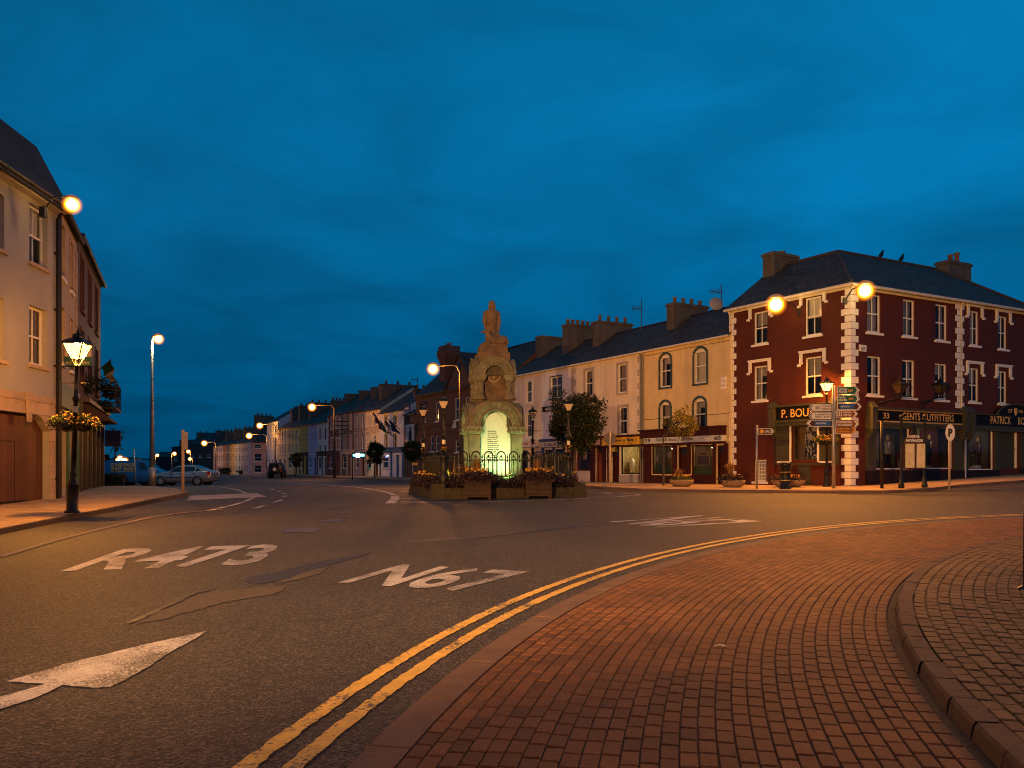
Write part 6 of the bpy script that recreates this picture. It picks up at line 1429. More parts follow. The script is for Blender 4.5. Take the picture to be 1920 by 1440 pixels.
# ================================================================ SIGNS, BIN, POSTS
def pole(name,label,px,Z,ytop,r=.045,mat=None,cat='sign post',cap=None,dz=.12):
    b=mat_at(px,Z,dz); t=thing(name,label,cat,b); H=hz(ytop,Z)-b.z; mb=MB(); mb.smooth=True; mb.tube([(0,0,-.1),(0,0,H)],r,10); mb.build('post',mat or m_steel,t); return t,H
m_grn=M('sign_green',(.01,.09,.055),bump=0,var=.05,rough=.5); m_brn=M('sign_brown',(.2,.07,.02),bump=0,var=.05,rough=.5); m_wht=M('sign_white',(.6,.56,.52),bump=0,var=.05,rough=.5); m_bls=M('sign_blue',(.02,.09,.28),bump=0,var=.05,rough=.5); m_dkb=M('sign_dark_brown',(.05,.018,.01),bump=0,var=.05,rough=.5); m_back=M('sign_back',(.3,.27,.24),rough=.5,bump=0); m_orl=M('lettering_orange',(.7,.3,.03),bump=0)
SZ=gb(1563,921).y
sp,H_=pole('signpost','tall finger signpost with nine direction boards at the red corner','1563' and 1563,SZ,723,.075)
def finger(px0,px1,y0t,y0b,side,mat,lines,border=m_wht,lm=m_white_l,num=None,nm=None,chev=None,icon=None):
    """board between photo columns px0..px1 attached to the signpost; side -1 points left"""
    Z=SZ-.1; x0=(px0-1563)/F*Z; x1=(px1-1563)/F*Z; zt_=hz(y0t,Z)-sp.location.z; zb=hz(y0b,Z)-sp.location.z; zm=(zt_+zb)/2; h_=(zt_-zb)/2; tip=h_*.75; y=-.1
    def shp(e):
        if side>0: return [(x0+e,zb+e),(x1-tip-e*.3,zb+e),(x1-e*1.2,zm),(x1-tip-e*.3,zt_-e),(x0+e,zt_-e)]
        return [(x1-e,zt_-e),(x0+tip+e*.3,zt_-e),(x0+e*1.2,zm),(x0+tip+e*.3,zb+e),(x1-e,zb+e)]
    mb=MB(); mb.prism(shp(0),y,y+.02); b=mb.build('sign_board',border,sp); mb=MB(); mb.prism(shp(.022),y-.006,y-.001); p=mb.build('sign_face',mat,b)
    c0=x1-tip*1.25 if side>0 else x0+tip*1.25; mb=MB(); w=.05; d=side
    mb.prism([(c0-d*.05,zt_-.05),(c0-d*.05+d*w,zt_-.05),(c0+d*h_*.55+d*w*.3,zm),(c0-d*.05+d*w,zb+.05),(c0-d*.05,zb+.05),(c0+d*h_*.55-d*w*.8,zm)] ,y-.012,y-.0065); mb.build('chevron',chev or lm,b)
    a,bb=(x0+.06,c0-.14) if side>0 else (c0+.16,x1-.05)
    if num:
        if side>0: na,nb=bb-(bb-a)*.32,bb; bb=na-.05
        else: na,nb=a,a+(bb-a)*.3; a=nb+.06
        mb=MB(); put_text(mb,num,na,nb,zm-h_*.42,zm+h_*.32,y-.009,bold=.02); mb.build('lettering',nm or lm,b)
    if icon=='wave':
        mb=MB(); mb.box(a+.05,bb-.05,y-.01,y-.0065,zb+.05,zt_-.05); k_=mb.build('emblem',m_bls,b); mb=MB(); n=9; pts_=[(a+.1+(bb-a-.35)*i/n,y-.013,zm+(.035 if i%2 else -.035)) for i in range(n+1)]; mb.tube(pts_,.012,4); mb.build('zigzag',m_white_l,k_); return
    if icon=='i':
        mb=MB(); q=h_*.6; mb.box(a,a+.02,y-.01,y-.0065,zm-q,zm+q); mb.box(a+q*1.6,a+q*1.6+.02,y-.01,y-.0065,zm-q,zm+q); mb.box(a,a+q*1.6+.02,y-.0102,y-.0067,zm+q-.02,zm+q); mb.box(a,a+q*1.6+.02,y-.0102,y-.0067,zm-q,zm-q+.02); mb.box(a+q*.65,a+q*1.05,y-.011,y-.007,zm-q*.6,zm+q*.15); mb.box(a+q*.65,a+q*1.05,y-.011,y-.007,zm+q*.35,zm+q*.65); mb.build('emblem',lm,b); a=a+q*1.6+.08
    mb=MB(); n=len(lines); hh=(zt_-zb-.1)/n
    for i,l in enumerate(lines): 
        w_=min(bb-a,len(l)*hh*.62); put_text(mb,l,a,a+w_,zt_-.05-hh*(i+1)+hh*.18,zt_-.05-hh*i-hh*.05,y-.009,bold=.015)
    mb.build('lettering',lm,b)
finger(1568,1610.5,724.5,739.5,1,m_grn,['Cill Chaoi','KILKEE'],num='N67',nm=m_orl)
finger(1568,1611,740.5,755,1,m_grn,['Inis','ENNIS'],num='(N68)',nm=m_orl)
finger(1568,1614,756,768.5,1,m_dkb,[],icon='wave'); finger(1566,1607,769,783,1,m_brn,['Oifig Fáilte','TOURIST OFFICE'],icon='i')
finger(1566,1609,787,802.5,1,m_brn,['TRUMP INTERNATIONAL','GOLF LINKS & HOTEL']); finger(1565,1604,798.5,814,1,m_brn,['Vandeleur Walled','Garden & Centre'],chev=m_orl,lm=m_orl)
finger(1513.5,1558,757,772,-1,m_wht,['An Cheapach','CAPPAGH'],border=m_blackp,lm=m_black_l,num='R473'); finger(1513,1558,772.5,787,-1,m_wht,['Leabharlann','PUBLIC LIBRARY'],border=m_blackp,lm=m_black_l)
finger(1511,1560,787.5,800,-1,m_dkb,[],icon='wave')
mb=MB(); 
for q in (1.0,1.5,3.0,3.3,3.6): mb.lathe([(.08,q),(.085,q+.02),(.08,q+.04)],(0,0,0),10)
mb.build('clamp',m_steel,sp)
t,H_=pole('signpost','grey post with seen-from-behind triangular sign and cycle arrow sign',1419,gb(1419,922).y,797,.045,m_steel)
mb=MB(); mb.T=Matrix.Rotation(R(65),4,'Z'); mb.prism([(-.3,H_),(.3,H_),(0,H_-.55)],-.02,0); mb.build('yield_sign',m_back,t)
mb=MB(); Zs=t.location.y; a=.06; b_=.72; zt_=H_-.14; zb=zt_-.26; zm=(zt_+zb)/2; mb.prism([(a,zb),(b_-.1,zb),(b_,zm),(b_-.1,zt_),(a,zt_)],-.06,-.04); o=mb.build('sign_board',m_wht,t); mb=MB(); mb.prism([(a+.02,zb+.02),(b_-.11,zb+.02),(b_-.03,zm),(b_-.11,zt_-.02),(a+.02,zt_-.02)],-.066,-.061); mb.build('sign_face',m_dkb,o)
mb=MB(); mb.T=Matrix.Translation((a+.13,-.07,zm))@Matrix.Rotation(R(90),4,'X'); mb.lathe([(.085,0),(.085,.006)],(0,0,0),14); mb.T=None; mb.build('emblem',m_orl,o)
mb=MB(); 
for cx_ in (.36,.5): mb.tube([(cx_+.05*math.cos(q*.7),-.07,zm-.02+.05*math.sin(q*.7)) for q in range(10)],.008,4)
mb.tube([(.36,-.07,zm-.02),(.42,-.07,zm+.05),(.48,-.07,zm+.05),(.5,-.07,zm-.02),(.43,-.07,zm-.03),(.42,-.07,zm+.05)],.008,4); mb.prism([(b_-.16,zt_-.05),(b_-.12,zt_-.05),(b_-.06,zm),(b_-.12,zb+.05),(b_-.16,zb+.05),(b_-.1,zm)],-.072,-.067); mb.build('cycle_symbol',m_white_l,o)
t,H_=pole('signpost','tan post with two signs seen from behind outside the sewing shop',1143.5,gb(1143.5,917).y,809,.05,M('post_tan',(.4,.3,.2),rough=.6))
mb=MB()
for sx in (-1,1): mb.prism([(sx*.03,H_-.02),(sx*.28,H_-.2),(sx*.28,H_-.48),(sx*.03,H_-.62)],-.02+.03*sx,.0+.03*sx)
mb.build('sign_board',M('sign_back_brown',(.16,.11,.08),bump=0),t)
t,H_=pole('parking_sign','round white P parking sign on a tan post by the outfitters',1780,gb(1780,919).y,800,.045,MATS['post_tan'],cat='sign')
mb=MB(); mb.T=Matrix.Translation((.0,-.06,H_-.25))@Matrix.Rotation(R(90),4,'X'); mb.lathe([(.35,0),(.35,.02)],(0,0,0),24,sx=.55); o=mb.build('sign_disc',m_wht,t); mb=MB(); put_text(mb,'P',-.09,.09,H_-.42,H_-.08,-.085,bold=.06); mb.build('lettering',m_black_l,o)
t,H_=pole('post','plain dark post standing on the pavement before the outfitters window',1653.5,gb(1653.5,921).y,789,.07,m_black,cat='post')
mb=MB(); mb.smooth=True; mb.lathe([(.075,H_),(.075,H_+.02),(.01,H_+.04)],(0,0,0),10); mb.build('cap',m_black,t)
t,H_=pole('signpost','wooden-brown post with narrow side-on sign on the left pavement corner',343,gb(343,929).y,806,.055,MATS['post_tan'])
mb=MB(); mb.box(-.03,.09,-.06,.25,H_-.75,H_-.08); mb.build('sign_board',m_back,t)
t,H_=pole('signpost','thin leaning dark post in front of the blue van',255,56,842,.045,m_steel,dz=0); t.rotation_euler=(0,R(-3),0)
t,H_=pole('signpost','slim dark post outside the cream shopfront in the far terrace',661,74,850,.04,m_black)
t,H_=pole('signpost','thin post with small yellow sign beside the dark round tree',774,66,870,.04,m_steel); mb=MB(); mb.box(-.05,.4,-.05,-.03,H_-.1,H_+.1); mb.build('sign_board',M('sign_yellow2',(.6,.4,.05),bump=0),t)
t,H_=pole('lamp_column','slim dark iron post at the extreme right edge on the brick island',1926,gb(1920,1124).y,935,.04,m_black,cat='post',dz=.1); mb=MB(); mb.lathe([(.1,0),(.1,.02),(.05,.05)],(0,0,0),10); mb.build('base_plate',m_black,t)
# litter bin
b=gb(1472.5,921.5,.12); t=thing('litter_bin','black cylindrical litter bin on the pavement before the red shop','bin',b); mb=MB(); mb.smooth=True; mb.lathe([(.24,0),(.24,.05),(.22,.06),(.22,.95),(.245,.97),(.245,1.06),(.2,1.12),(.17,1.13)],(0,0,0),18); mb.build('body',m_black,t)
mb=MB(); mb.lathe([(.225,.7),(.225,.72)],(0,0,0),18); mb.lathe([(.226,.35),(.226,.37)],(0,0,0),18); mb.build('band',m_gold,t); mb=MB(); mb.box(-.12,.12,-.235,-.2,.8,.92); mb.build('slot',m_dark,t)
# visitor information board
b=gb(1711,920.5,.12); t=thing('information_board','visitor information board with two map panels between iron posts','sign',b,R(0)); Zi=b.y
for px in (1690,1733.5):
    x=(px-1711)/F*Zi; mb=MB(); mb.smooth=True; mb.lathe([(.12,0),(.12,.16),(.09,.18),(.09,.42),(.05,.46),(.045,2.85),(.06,2.87),(.04,2.92)],(x,0,0),10); mb.sphere((x,0,3.0),.085,10,7); mb.build('iron_post',m_black,t)
zb,zt_=hz(877,Zi)-b.z,hz(832,Zi)-b.z; xa,xb=(1695-1711)/F*Zi,(1736-1711)/F*Zi
mb=MB(); mb.box(xa-.05,xb-.1,-.05,.05,zb-.05,zt_+.03); mb.prism([(xa+.03,zt_+.031),(xb-.15,zt_+.031),(xb-.15,zt_+.2),(xb-.4,zt_+.28),((xa+xb)/2-.05+.15,zt_+.42),((xa+xb)/2-.05-.15,zt_+.42),(xa+.28,zt_+.28),(xa+.03,zt_+.2)],-.05,.05); mb.build('board_case',m_dkb,t)
m,nt,o_=nmat('map_print'); bs=N(nt,'ShaderNodeBsdfPrincipled',Roughness=.4); tc=N(nt,'ShaderNodeTexCoord'); vo=N(nt,'ShaderNodeTexVoronoi',Scale=9.0); cr=N(nt,'ShaderNodeValToRGB'); e=cr.color_ramp.elements; e[0].color=(.55,.42,.2,1); e[1].color=(.3,.32,.14,1); nn=e.new(.5); nn.color=(.62,.5,.3,1); bw=N(nt,'ShaderNodeRGBToBW'); L=nt.links.new; L(tc.outputs['Object'],vo.inputs['Vector']); L(vo.outputs['Color'],bw.inputs[0]); L(bw.outputs[0],cr.inputs[0]); L(cr.outputs[0],bs.inputs['Base Color']); L(bs.outputs[0],o_.inputs['Surface'])
for a,c_ in ((1696.5,1713.5),(1717.5,1733.5)):
    mb=MB(); mb.box((a-1711)/F*Zi,(c_-1711)/F*Zi,-.06,-.051,zb,zt_); mb.build('map_panel',m,t)
xm=(xa+xb)/2-.05; mb=MB(); put_text(mb,'VISITOR',xm-.22,xm+.22,zt_+.24,zt_+.35,-.056,bold=.02); put_text(mb,'INFORMATION',xm-.35,xm+.35,zt_+.07,zt_+.19,-.056,bold=.02); mb.build('lettering',m_white_l,t)
# hanging photography sign and the tricolour
p0=mat_at(122,27.6); t=thing('hanging_sign','teal and cream hanging sign of the photography shop behind the street lantern','sign',(p0.x,p0.y,0),0)
w=(171-122)/F*27.6; za,zb_=hz(686,27.6),hz(669,27.6); mb=MB(); mb.box(0,w,-.03,.03,za,zb_); mb.build('lower_panel',M('sign_teal',(.03,.11,.09),bump=0),t); mb=MB(); mb.box(0,w,-.03,.03,zb_+.002,hz(648,27.6)); mb.build('upper_panel',M('sign_cream2',(.5,.42,.3),bump=0),t); mb=MB(); put_text(mb,'PHOTOGRAPHY',.04,w-.04,za+.04,za+.14,-.034,bold=.02); put_text(mb,'Studio',.2,w-.2,za+.17,zb_-.02,-.034,bold=.02); put_text(mb,'F',.04,.14,zb_+.1,zb_+.25,-.034); mb.build('lettering',M('lettering_cream',(.6,.5,.3),bump=0),t); mb=MB(); mb.tube([(-.3,0,za-.02),(w+.02,0,za-.02)],.015,5); mb.build('bracket',m_black,t)
def flagcloth(t,corners,mats,waves=.05,nu=12,nv=8):
    """corners: hoist top, hoist bottom, fly bottom, fly top; mats = vertical bands"""
    A_,B_,C_,D_=[Vector(c) for c in corners]; nrm=(B_-A_).cross(D_-A_).normalized()
    for bi,mt in enumerate(mats):
        mb=MB(); mb.smooth=True; s0,s1=bi/len(mats),(bi+1)/len(mats); rr=[]
        for i in range(nu+1):
            s=s0+(s1-s0)*i/nu; rr.append([A_.lerp(B_,v/nv).lerp(D_.lerp(C_,v/nv),s)+nrm*waves*math.sin(s*9+v*.5)*(.3+s) for v in range(nv+1)])
        mb.rings(rr,False,False); mb.build('flag_band',mt,t,recalc=False)
def fm(n,r,gg,b): return M('flag_'+n,(r,gg,b),var=.15,scale=3,bump=0)
b=ray(172,705,39); t=thing('flag','green and white tricolour hanging from a pole on the dark bar','flag',b); Zf=39
def rel(px,py,Z,o): q=ray(px,py,Z); return q-o
mb=MB(); mb.tube([(0,0,0),rel(208.5,674,38.2,b)],.025,6); mb.build('flagpole',m_bark,t)
flagcloth(t,[rel(208.5,675,38.2,b),rel(190,691,38.6,b),rel(207,720,38.6,b),rel(216,708,38.2,b)],[fm('green',.02,.12,.05),fm('white',.6,.55,.5)],.08)
# bar flower boxes on its balcony
for lb,px,py,Z,sc in (('dark flower basket on the outer end of the bar balcony',200,722,39.5,.7),('hanging flower box with orange tassels beyond the bar rail',209,737,39.8,.55),('dark flower basket under the bar awning',196,762,38.5,.5),('leafy basket at the near end of the bar balcony',158,722,34.5,.7)):
    b=ray(px,py,Z); t=thing('flower_basket',lb,'flower basket',b,0,'flower baskets hung on the dark bar'); mb=MB(); mb.smooth=True; mb.lathe([(.05,-.3),(.2,-.2),(.26,0)],(0,0,0),10); mb.build('basket',m_black,t); mb=MB(); clump(mb,(0,0,.0),sc*.8,sc*.6,sc*.6,500,.12); mb.build('foliage',m_leafd,t,uv=False,recalc=False); mb=MB(); mb.tube([(0,0,.2),(-.9,0,.35)],.02,5); mb.build('hanger',m_black,t)
# five flags on the white house
FL=[('flag with dark blue hoist and red fly, leftmost of the five',(712,790.5,699,772.5),[(fm('navy',.02,.03,.09)),(fm('red',.3,.03,.02))]),('plain red flag, second of the five on the white house',(723,806,705.5,784),[(fm('red',.3,.03,.02))]),('dark green flag in the middle of the five',(724.5,808,713,788.5),[fm('dkgreen',.01,.09,.05)]),('striped red and white flag, fourth of the five',(741,808,721,787.5),None),('dark blue flag, rightmost of the five',(751,806.5,729.5,787.5),[fm('navy',.02,.03,.09)])]
for k,(lb,(bx,by,tx,ty),mats) in enumerate(FL):
    Zb=88.5-k*.5; b=ray(bx,by,Zb); tip=ray(tx,ty,Zb-1.5)-b; t=thing('flag',lb,'flag',b,0,'flags on the front of the white house'); mb=MB(); mb.tube([(0,0,0),tip],.04,5); mb.build('flagpole',m_bark,t)
    d=-tip; A_=tip; B_=tip*.55
    drop=Vector((.35,0,-1.15)); 
    if mats: flagcloth(t,[A_,B_,B_+drop+Vector((.3,0,.1)),A_+drop],mats,.06)
    else:
        for s in range(7): 
            q0,q1=s/7,(s+1)/7; P=lambda q:A_.lerp(B_,q); flagcloth(t,[P(q0),P(q1),P(q1)+drop*1.1,P(q0)+drop*1.1],[fm('red',.3,.03,.02) if s%2==0 else fm('white',.6,.55,.5)],.04,8,2)
        flagcloth(t,[A_+Vector((0,-.08,0)),A_.lerp(B_,.55)+Vector((0,-.08,0)),A_.lerp(B_,.55)+drop*.45+Vector((0,-.08,0)),A_+drop*.45+Vector((0,-.08,0))],[fm('navy',.02,.03,.09)],.04,6,2)
# birds on the ridge
for lb,px,py in (('black bird perched on the ridge, nearer the hip',1652,488),('black bird perched on the ridge, nearer the right chimney',1690,495)):
    u=h2.u(px,3.5); p=h2.A+h2.d*u+h2.n*3.5; t=MB(); t.smooth=True
    t.tube([(-.2,0,.0),(-.08,0,.14),(.02,0,.24),(.08,0,.36),(.1,0,.42)],[.03,.09,.11,.08,.04],9); t.sphere((.11,0,.43),.07,9,6); t.tube([(.16,0,.44),(.25,0,.42)],[.025,.004],5); t.tube([(0,.03,.12),(0,.03,0)],.01,4); t.tube([(.03,-.03,.12),(.03,-.03,0)],.01,4)
    o=tag(t.build('bird',m_black),lb,'bird'); o.location=(p.x,p.y,12.86); o.rotation_euler=(0,0,R(20))
# aerials and dish
def aerial(label,px,Z,yt,yb,dishy=False):
    b=ray(px,yb,Z); t=thing('television_aerial',label,'aerial',b); H_=(yb-yt)/F*Z; mb=MB(); mb.tube([(0,0,-.3),(0,0,H_)],.03,5); mb.build('mast',m_gutter_d,t); mb=MB(); z=H_*.65; mb.tube([(-.75,0,z+.05),(.1,0,z-.1)],.02,4)
    for k in range(6): x=-.6+k*.12; mb.tube([(x,-.3,z),(x,.3,z)],.012,4); mb.tube([(x,0,z-.2),(x,0,z+.2)],.012,4)
    mb.build('antenna',m_gutter_d,t)
aerial('branched television aerial on the ridge above the cream house',1203,55,560,612); aerial('single tall aerial beside the red building roof',1352.5,48.5,533,572); aerial('television aerial on the brick-bank side chimney stack',783,84,706,722)
b=ray(1342,571,48.5); t=thing('satellite_dish','grey satellite dish on the ridge beside the red roof','satellite dish',b); mb=MB(); mb.smooth=True; mb.T=Matrix.Rotation(R(75),4,'X'); mb.lathe([(.01,0),(.25,.03),(.4,.1),(.4,.12),(.01,.03)],(0,0,0),18); mb.build('dish',M('dish_grey',(.3,.28,.26)),t); mb=MB(); mb.tube([(0,0,-.5),(0,.1,0)],.03,5); mb.build('arm',m_gutter_d,t)
# lit fittings inside the shops; the salon pair is added to brighten its windows
def shop_lamp(label,hs,u,y,v,power,col=(1,.75,.35)):
    p=hs.A+hs.d*u+hs.n*y; t=thing('shop_lamp',label,'lamp',(p.x,p.y,hs.z0+v),0,'small lit fittings inside the shops'); mb=MB(); mb.smooth=True; mb.sphere((0,0,0),.05,8,6); mb.build('bulb',Memit('shop_bulb',(1,.7,.3),14),t); mb=MB(); mb.lathe([(.03,.05),(.07,.0),(.075,-.01)],(0,0,.03),8,cap=False); mb.build('shade',m_black,t); light((0,0,-.14),power,col,.06,t)
shop_lamp('warm lit lamp inside the sewing shop window',HB,(SW2[0]+SW2[1])/2+.1,.75,SW2[3]-.15,38)
shop_lamp('dim lamp added to brighten the left salon window',HA,(DW[0][0]+DW[0][1])/2,.8,DW[0][3]-.15,9)
shop_lamp('dim lamp added to brighten the right salon window',HA,(DW[1][0]+DW[1][1])/2,.8,DW[1][3]-.15,9)
shop_lamp('small spotlight low in the first outfitters window',h2,WG[0][0]+.75,1.0,WG[0][2]+1.05,9)
shop_lamp('lamp above the mannequin in the second outfitters window',h2,WG[1][0]+1.2,1.0,WG[1][3]-.15,12)
shop_lamp('lamp above the brown-suited mannequin',h2,WG[2][0]+1.2,1.0,WG[2][3]-.15,10)
# mannequins in the outfitters' windows
def mannequin(label,px,dep,z0,H=1.75,suit=None,legs=None,rz=0):
    u=h2.u(px,dep); p=h2.A+h2.d*u+h2.n*dep; t=thing('mannequin',label,'mannequin',(p.x,p.y,z0),rz,'mannequins in the outfitters windows'); s=H/1.75
    mb=MB(); mb.smooth=True; mb.rings([ell(0,0,a*s,b_*s,z*s,12) for a,b_,z in ((.05,.05,1.46),(.06,.07,1.5),(.08,.095,1.56),(.085,.1,1.65),(.07,.08,1.74),(.02,.02,1.77))])
    for q in (-1,1): mb.sphere((q*.28*s,-.03,.78*s),.045*s,7,5,1.5)
    mb.build('head_and_hands',M('mannequin_skin',(.45,.33,.22),rough=.5,bump=0),t)
    mb=MB(); mb.smooth=True; mb.rings([ell(0,0,a*s,b_*s,z*s,14) for a,b_,z in ((.2,.13,.75),(.19,.13,.95),(.17,.12,1.08),(.2,.13,1.25),(.22,.13,1.38),(.14,.1,1.44),(.06,.06,1.48))])
    for q in (-1,1): mb.tube([(q*.2*s,0,1.38*s),(q*.26*s,0,1.1*s),(q*.28*s,-.03*s,.84*s)],[.07*s,.055*s,.045*s],8)
    mb.build('jacket',suit or M('suit_dark',(.02,.018,.02),bump=0),t)
    mb=MB(); mb.smooth=True
    for q in (-1,1): mb.tube([(q*.09*s,0,.8*s),(q*.1*s,0,.4*s),(q*.1*s,0,.06*s),(q*.1*s,-.06*s,.02)],[.11*s,.085*s,.07*s,.05*s],9)
    mb.build('trousers',legs or M('trouser_black',(.012,.012,.014),bump=0),t)
    mb=MB(); mb.prism([(-.05*s,1.4*s),(.05*s,1.4*s),(0,1.05*s)],-.15*s,-.12*s); mb.build('shirt_front',m_trim,t)
zwin=.55+WG[0][2]
mannequin('mannequin in pale shirt and black trousers in the first outfitters window',1664.5,.75,zwin,1.7,suit=M('shirt_grey',(.22,.2,.17),bump=0))
mannequin('mannequin in dark suit in the window behind the information board',1743,.8,zwin,1.8)
mannequin('mannequin in brown suit in the window right of the double brackets',1834,.8,.55+WG[2][2],1.75,suit=M('suit_brown',(.09,.04,.03),bump=0),legs=MATS['suit_brown'] if 'suit_brown' in MATS else None)
u=h2.u(1690,.6); p=h2.A+h2.d*u+h2.n*.6; t=thing('sale_placard','dark red sale placard standing in the outfitters window','placard',(p.x,p.y,zwin),math.atan2(h2.d.y,h2.d.x)); mb=MB(); mb.box(-.4,.4,-.02,.02,0,.75); mb.build('card',M('card_red',(.12,.02,.02),bump=0),t); mb=MB(); put_text(mb,'SALE',-.3,.3,.12,.4,-.024); mb.build('lettering',m_white_l,t)

# ================================================================ VEHICLES
m_rub=M('rubber',(.015,.015,.015),rough=.8,bump=.1); m_alloy=M('alloy_rim',(.5,.45,.38),rough=.35,metal=.7,var=.1,bump=0)
m_cglass=M('car_glass',(.01,.012,.014),rough=.05,spec=.8,var=0,bump=0)
def vehicle(name,label,loc,rz,sts,paint,side,wheels,wr,glassx,extras=None,tint=None,screens=((0,0),)):
    t=thing(name,label,'car' if 'car' in name else 'van',loc,rz)
    def st_at(x):
        for a,b in zip(sts[:-1],sts[1:]):
            if a[0]<=x<=b[0]: q=(x-a[0])/(b[0]-a[0]); return [a[i]+(b[i]-a[i])*q for i in range(6)]
        return sts[-1]
    def ringp(s):
        x,zb,zw,zt_,wb,wt=s; h=[(-wb*.86,zb),(-wb*.98,zb+.08),(-wb*1.0,zb+(zw-zb)*.45),(-wb*.985,zw-.05),(-wb*.95,zw),(-wt,zt_-.06 if zt_-zw>.1 else zt_-.02),(-wt*.75,zt_)]; 
        return [(x,a,b) for a,b in h]+[(x,-a,b) for a,b in h[::-1]]
    xs=[s[0] for s in sts]; fine=[]
    for a,b in zip(xs[:-1],xs[1:]): n=max(1,int((b-a)/.15)); fine+=[a+(b-a)*k/n for k in range(n)]
    fine.append(xs[-1]); mb=MB(); mb.smooth=True; mb.rings([ringp(st_at(x)) for x in fine]); body=mb.build('body',paint,t)
    gm=MB()
    def sp_(x,q,sd):
        s=st_at(x); y=s[4]*.95+(s[5]-s[4]*.95)*q; z=s[2]+(s[3]-.06-s[2])*q; return (x,sd*(y+.008),z)
    for sd in (-1,1):
        for (xa,xb,slA,slB) in glassx:
            n=8; lo=[];hi=[]
            for k in range(n+1):
                q=k/n; xl=xa+(xb-xa)*q; xh=xa+slA+(xb-slB-xa-slA)*q; lo.append(sp_(xl,.06,sd)); 
                hi.append(sp_(xh,.9,sd))
            gm.rings([lo,hi],False,False)
    for (xa,xb) in screens:
        if xb>xa:
            rr=[]
            for k in range(5):
                x=xa+(xb-xa)*k/4; s=st_at(x); rr.append([(x,y*s[5]*.86,s[3]+.012 ) for y in (-1,-.5,0,.5,1)])
            gm.rings(rr,False,False)
    gm.build('windows',m_cglass,body,recalc=False)
    for wx in wheels:
        for sd in (-1,1):
            s=st_at(wx); y=sd*(s[4]-.13)
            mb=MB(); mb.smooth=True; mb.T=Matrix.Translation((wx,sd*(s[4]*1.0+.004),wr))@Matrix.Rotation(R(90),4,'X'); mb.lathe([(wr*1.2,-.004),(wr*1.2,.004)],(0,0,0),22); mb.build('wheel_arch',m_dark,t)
            mb=MB(); mb.T=Matrix.Translation((wx,y,wr))@Matrix.Rotation(R(90),4,'X'); mb.smooth=True; w_=.17; mb.lathe([(wr*.6,-w_),(wr*.93,-w_),(wr,-w_*.8),(wr,w_*.8),(wr*.93,w_),(wr*.6,w_)],(0,0,0),22); whl=mb.build('wheel',m_rub,t)
            mb=MB(); mb.T=Matrix.Translation((wx,y+sd*(w_+.001),wr))@Matrix.Rotation(R(90),4,'X'); mb.lathe([(wr*.66,-.006),(wr*.66,.006)],(0,0,0),20); mb.lathe([(wr*.15,-.02),(wr*.15,.02)],(0,0,0),10)
            mb.build('rim',m_alloy,whl); mb=MB()
            for k in range(6):
                a=k*math.pi/3; cxx,czz=wx+wr*.42*math.cos(a),wr+wr*.42*math.sin(a); mb.prism([(cxx+.045*math.cos(q*1.05),czz+.055*math.sin(q*1.05)) for q in range(6)],y+sd*(w_+.008),y+sd*(w_+.012))
            mb.build('rim_holes',m_dark,whl)
    return t,st_at,body
silver=M('car_silver',(.24,.27,.3),rough=.28,metal=.5,var=.05,bump=0,spec=.6); vblue=M('van_blue',(.012,.085,.24),rough=.3,var=.08,bump=0,spec=.6)
sts=[(0,.38,.55,.6,.6,.45),(.08,.25,.66,.7,.74,.6),(.35,.2,.76,.82,.84,.7),(.8,.2,.86,.92,.87,.74),(1.25,.2,.92,1.0,.88,.7),(1.9,.2,.94,1.38,.88,.6),(2.5,.2,.96,1.46,.88,.58),(3.1,.2,.98,1.43,.88,.57),(3.7,.2,1.0,1.22,.88,.58),(4.05,.22,1.02,1.07,.86,.62),(4.38,.3,1.0,1.03,.8,.6),(4.47,.42,.9,.93,.7,.55)]
cz=g(-23.4,59.2)
pc=Vector((-25.6,59.2,cz)); T_,sa,bd=vehicle('parked_car','silver saloon car parked side-on beside the tall lamp column',pc,R(-3),sts,silver,0,(.86,3.52),.315,((1.35,2.45,.38,.0),(2.52,3.3,.0,.05),(3.34,3.78,.0,.28)),screens=((1.3,1.88),(3.2,3.7)))
mb=MB()
for sd in (-1,1): mb.box(1.55,1.75,sd*1.0-.08,sd*1.0+.08,.92,1.06)
mb.build('mirror',silver,bd); mb=MB()
for sd in (-1,1):
    mb.box(1.2,3.2,sd*.885-.006,sd*.885+.006,.55,.6)
    for x in (2.15,3.1): mb.box(x,x+.2,sd*.875-.012,sd*.875+.012,.82,.86)
    for x in (1.28,2.47,3.35): mb.box(x-.006,x+.006,sd*.884-.004,sd*.884+.004,.3,.92)
mb.build('trim_strip',m_rub,bd); mb=MB()
for sd in (-1,1): mb.box(4.2,4.4,sd*.80-.04,sd*.80+.02,.78,1.0)
mb.build('tail_lamp',M('lens_red',(.35,.02,.01),rough=.2,bump=0),bd); mb=MB()
for sd in (-1,1): mb.box(.06,.3,sd*.7-.08,sd*.72+.04,.58,.72)
mb.build('headlight',M('lens_clear',(.5,.5,.5),rough=.1,bump=0),bd)
vs=[(0,.35,.6,.66,.8,.7),(.1,.28,.85,.95,.9,.75),(.7,.25,1.1,1.2,.94,.75),(1.0,.25,1.15,1.35,.95,.74),(1.75,.25,1.2,1.88,.95,.78),(2.1,.25,1.25,1.95,.95,.82),(4.6,.25,1.3,1.95,.95,.84),(4.78,.3,1.3,1.9,.93,.8),(4.82,.4,1.25,1.85,.9,.76)]
vz=g(-29,66)
def vanT(label,loc,rz,paint,name='parked_van',gx=((1.15,2.05,.5,.0),)):
    return vehicle(name,label,loc,rz,vs,paint,0,(.95,3.9),.34,gx,screens=((1.05,1.72),))
vx1=(319-HX)/F*64; T_,sa,bd=vanT('blue panel van with yellow lettering parked behind the silver car',Vector((vx1,64,g(-29,64))),R(180),vblue)
T_.rotation_euler=(0,0,R(180)); 
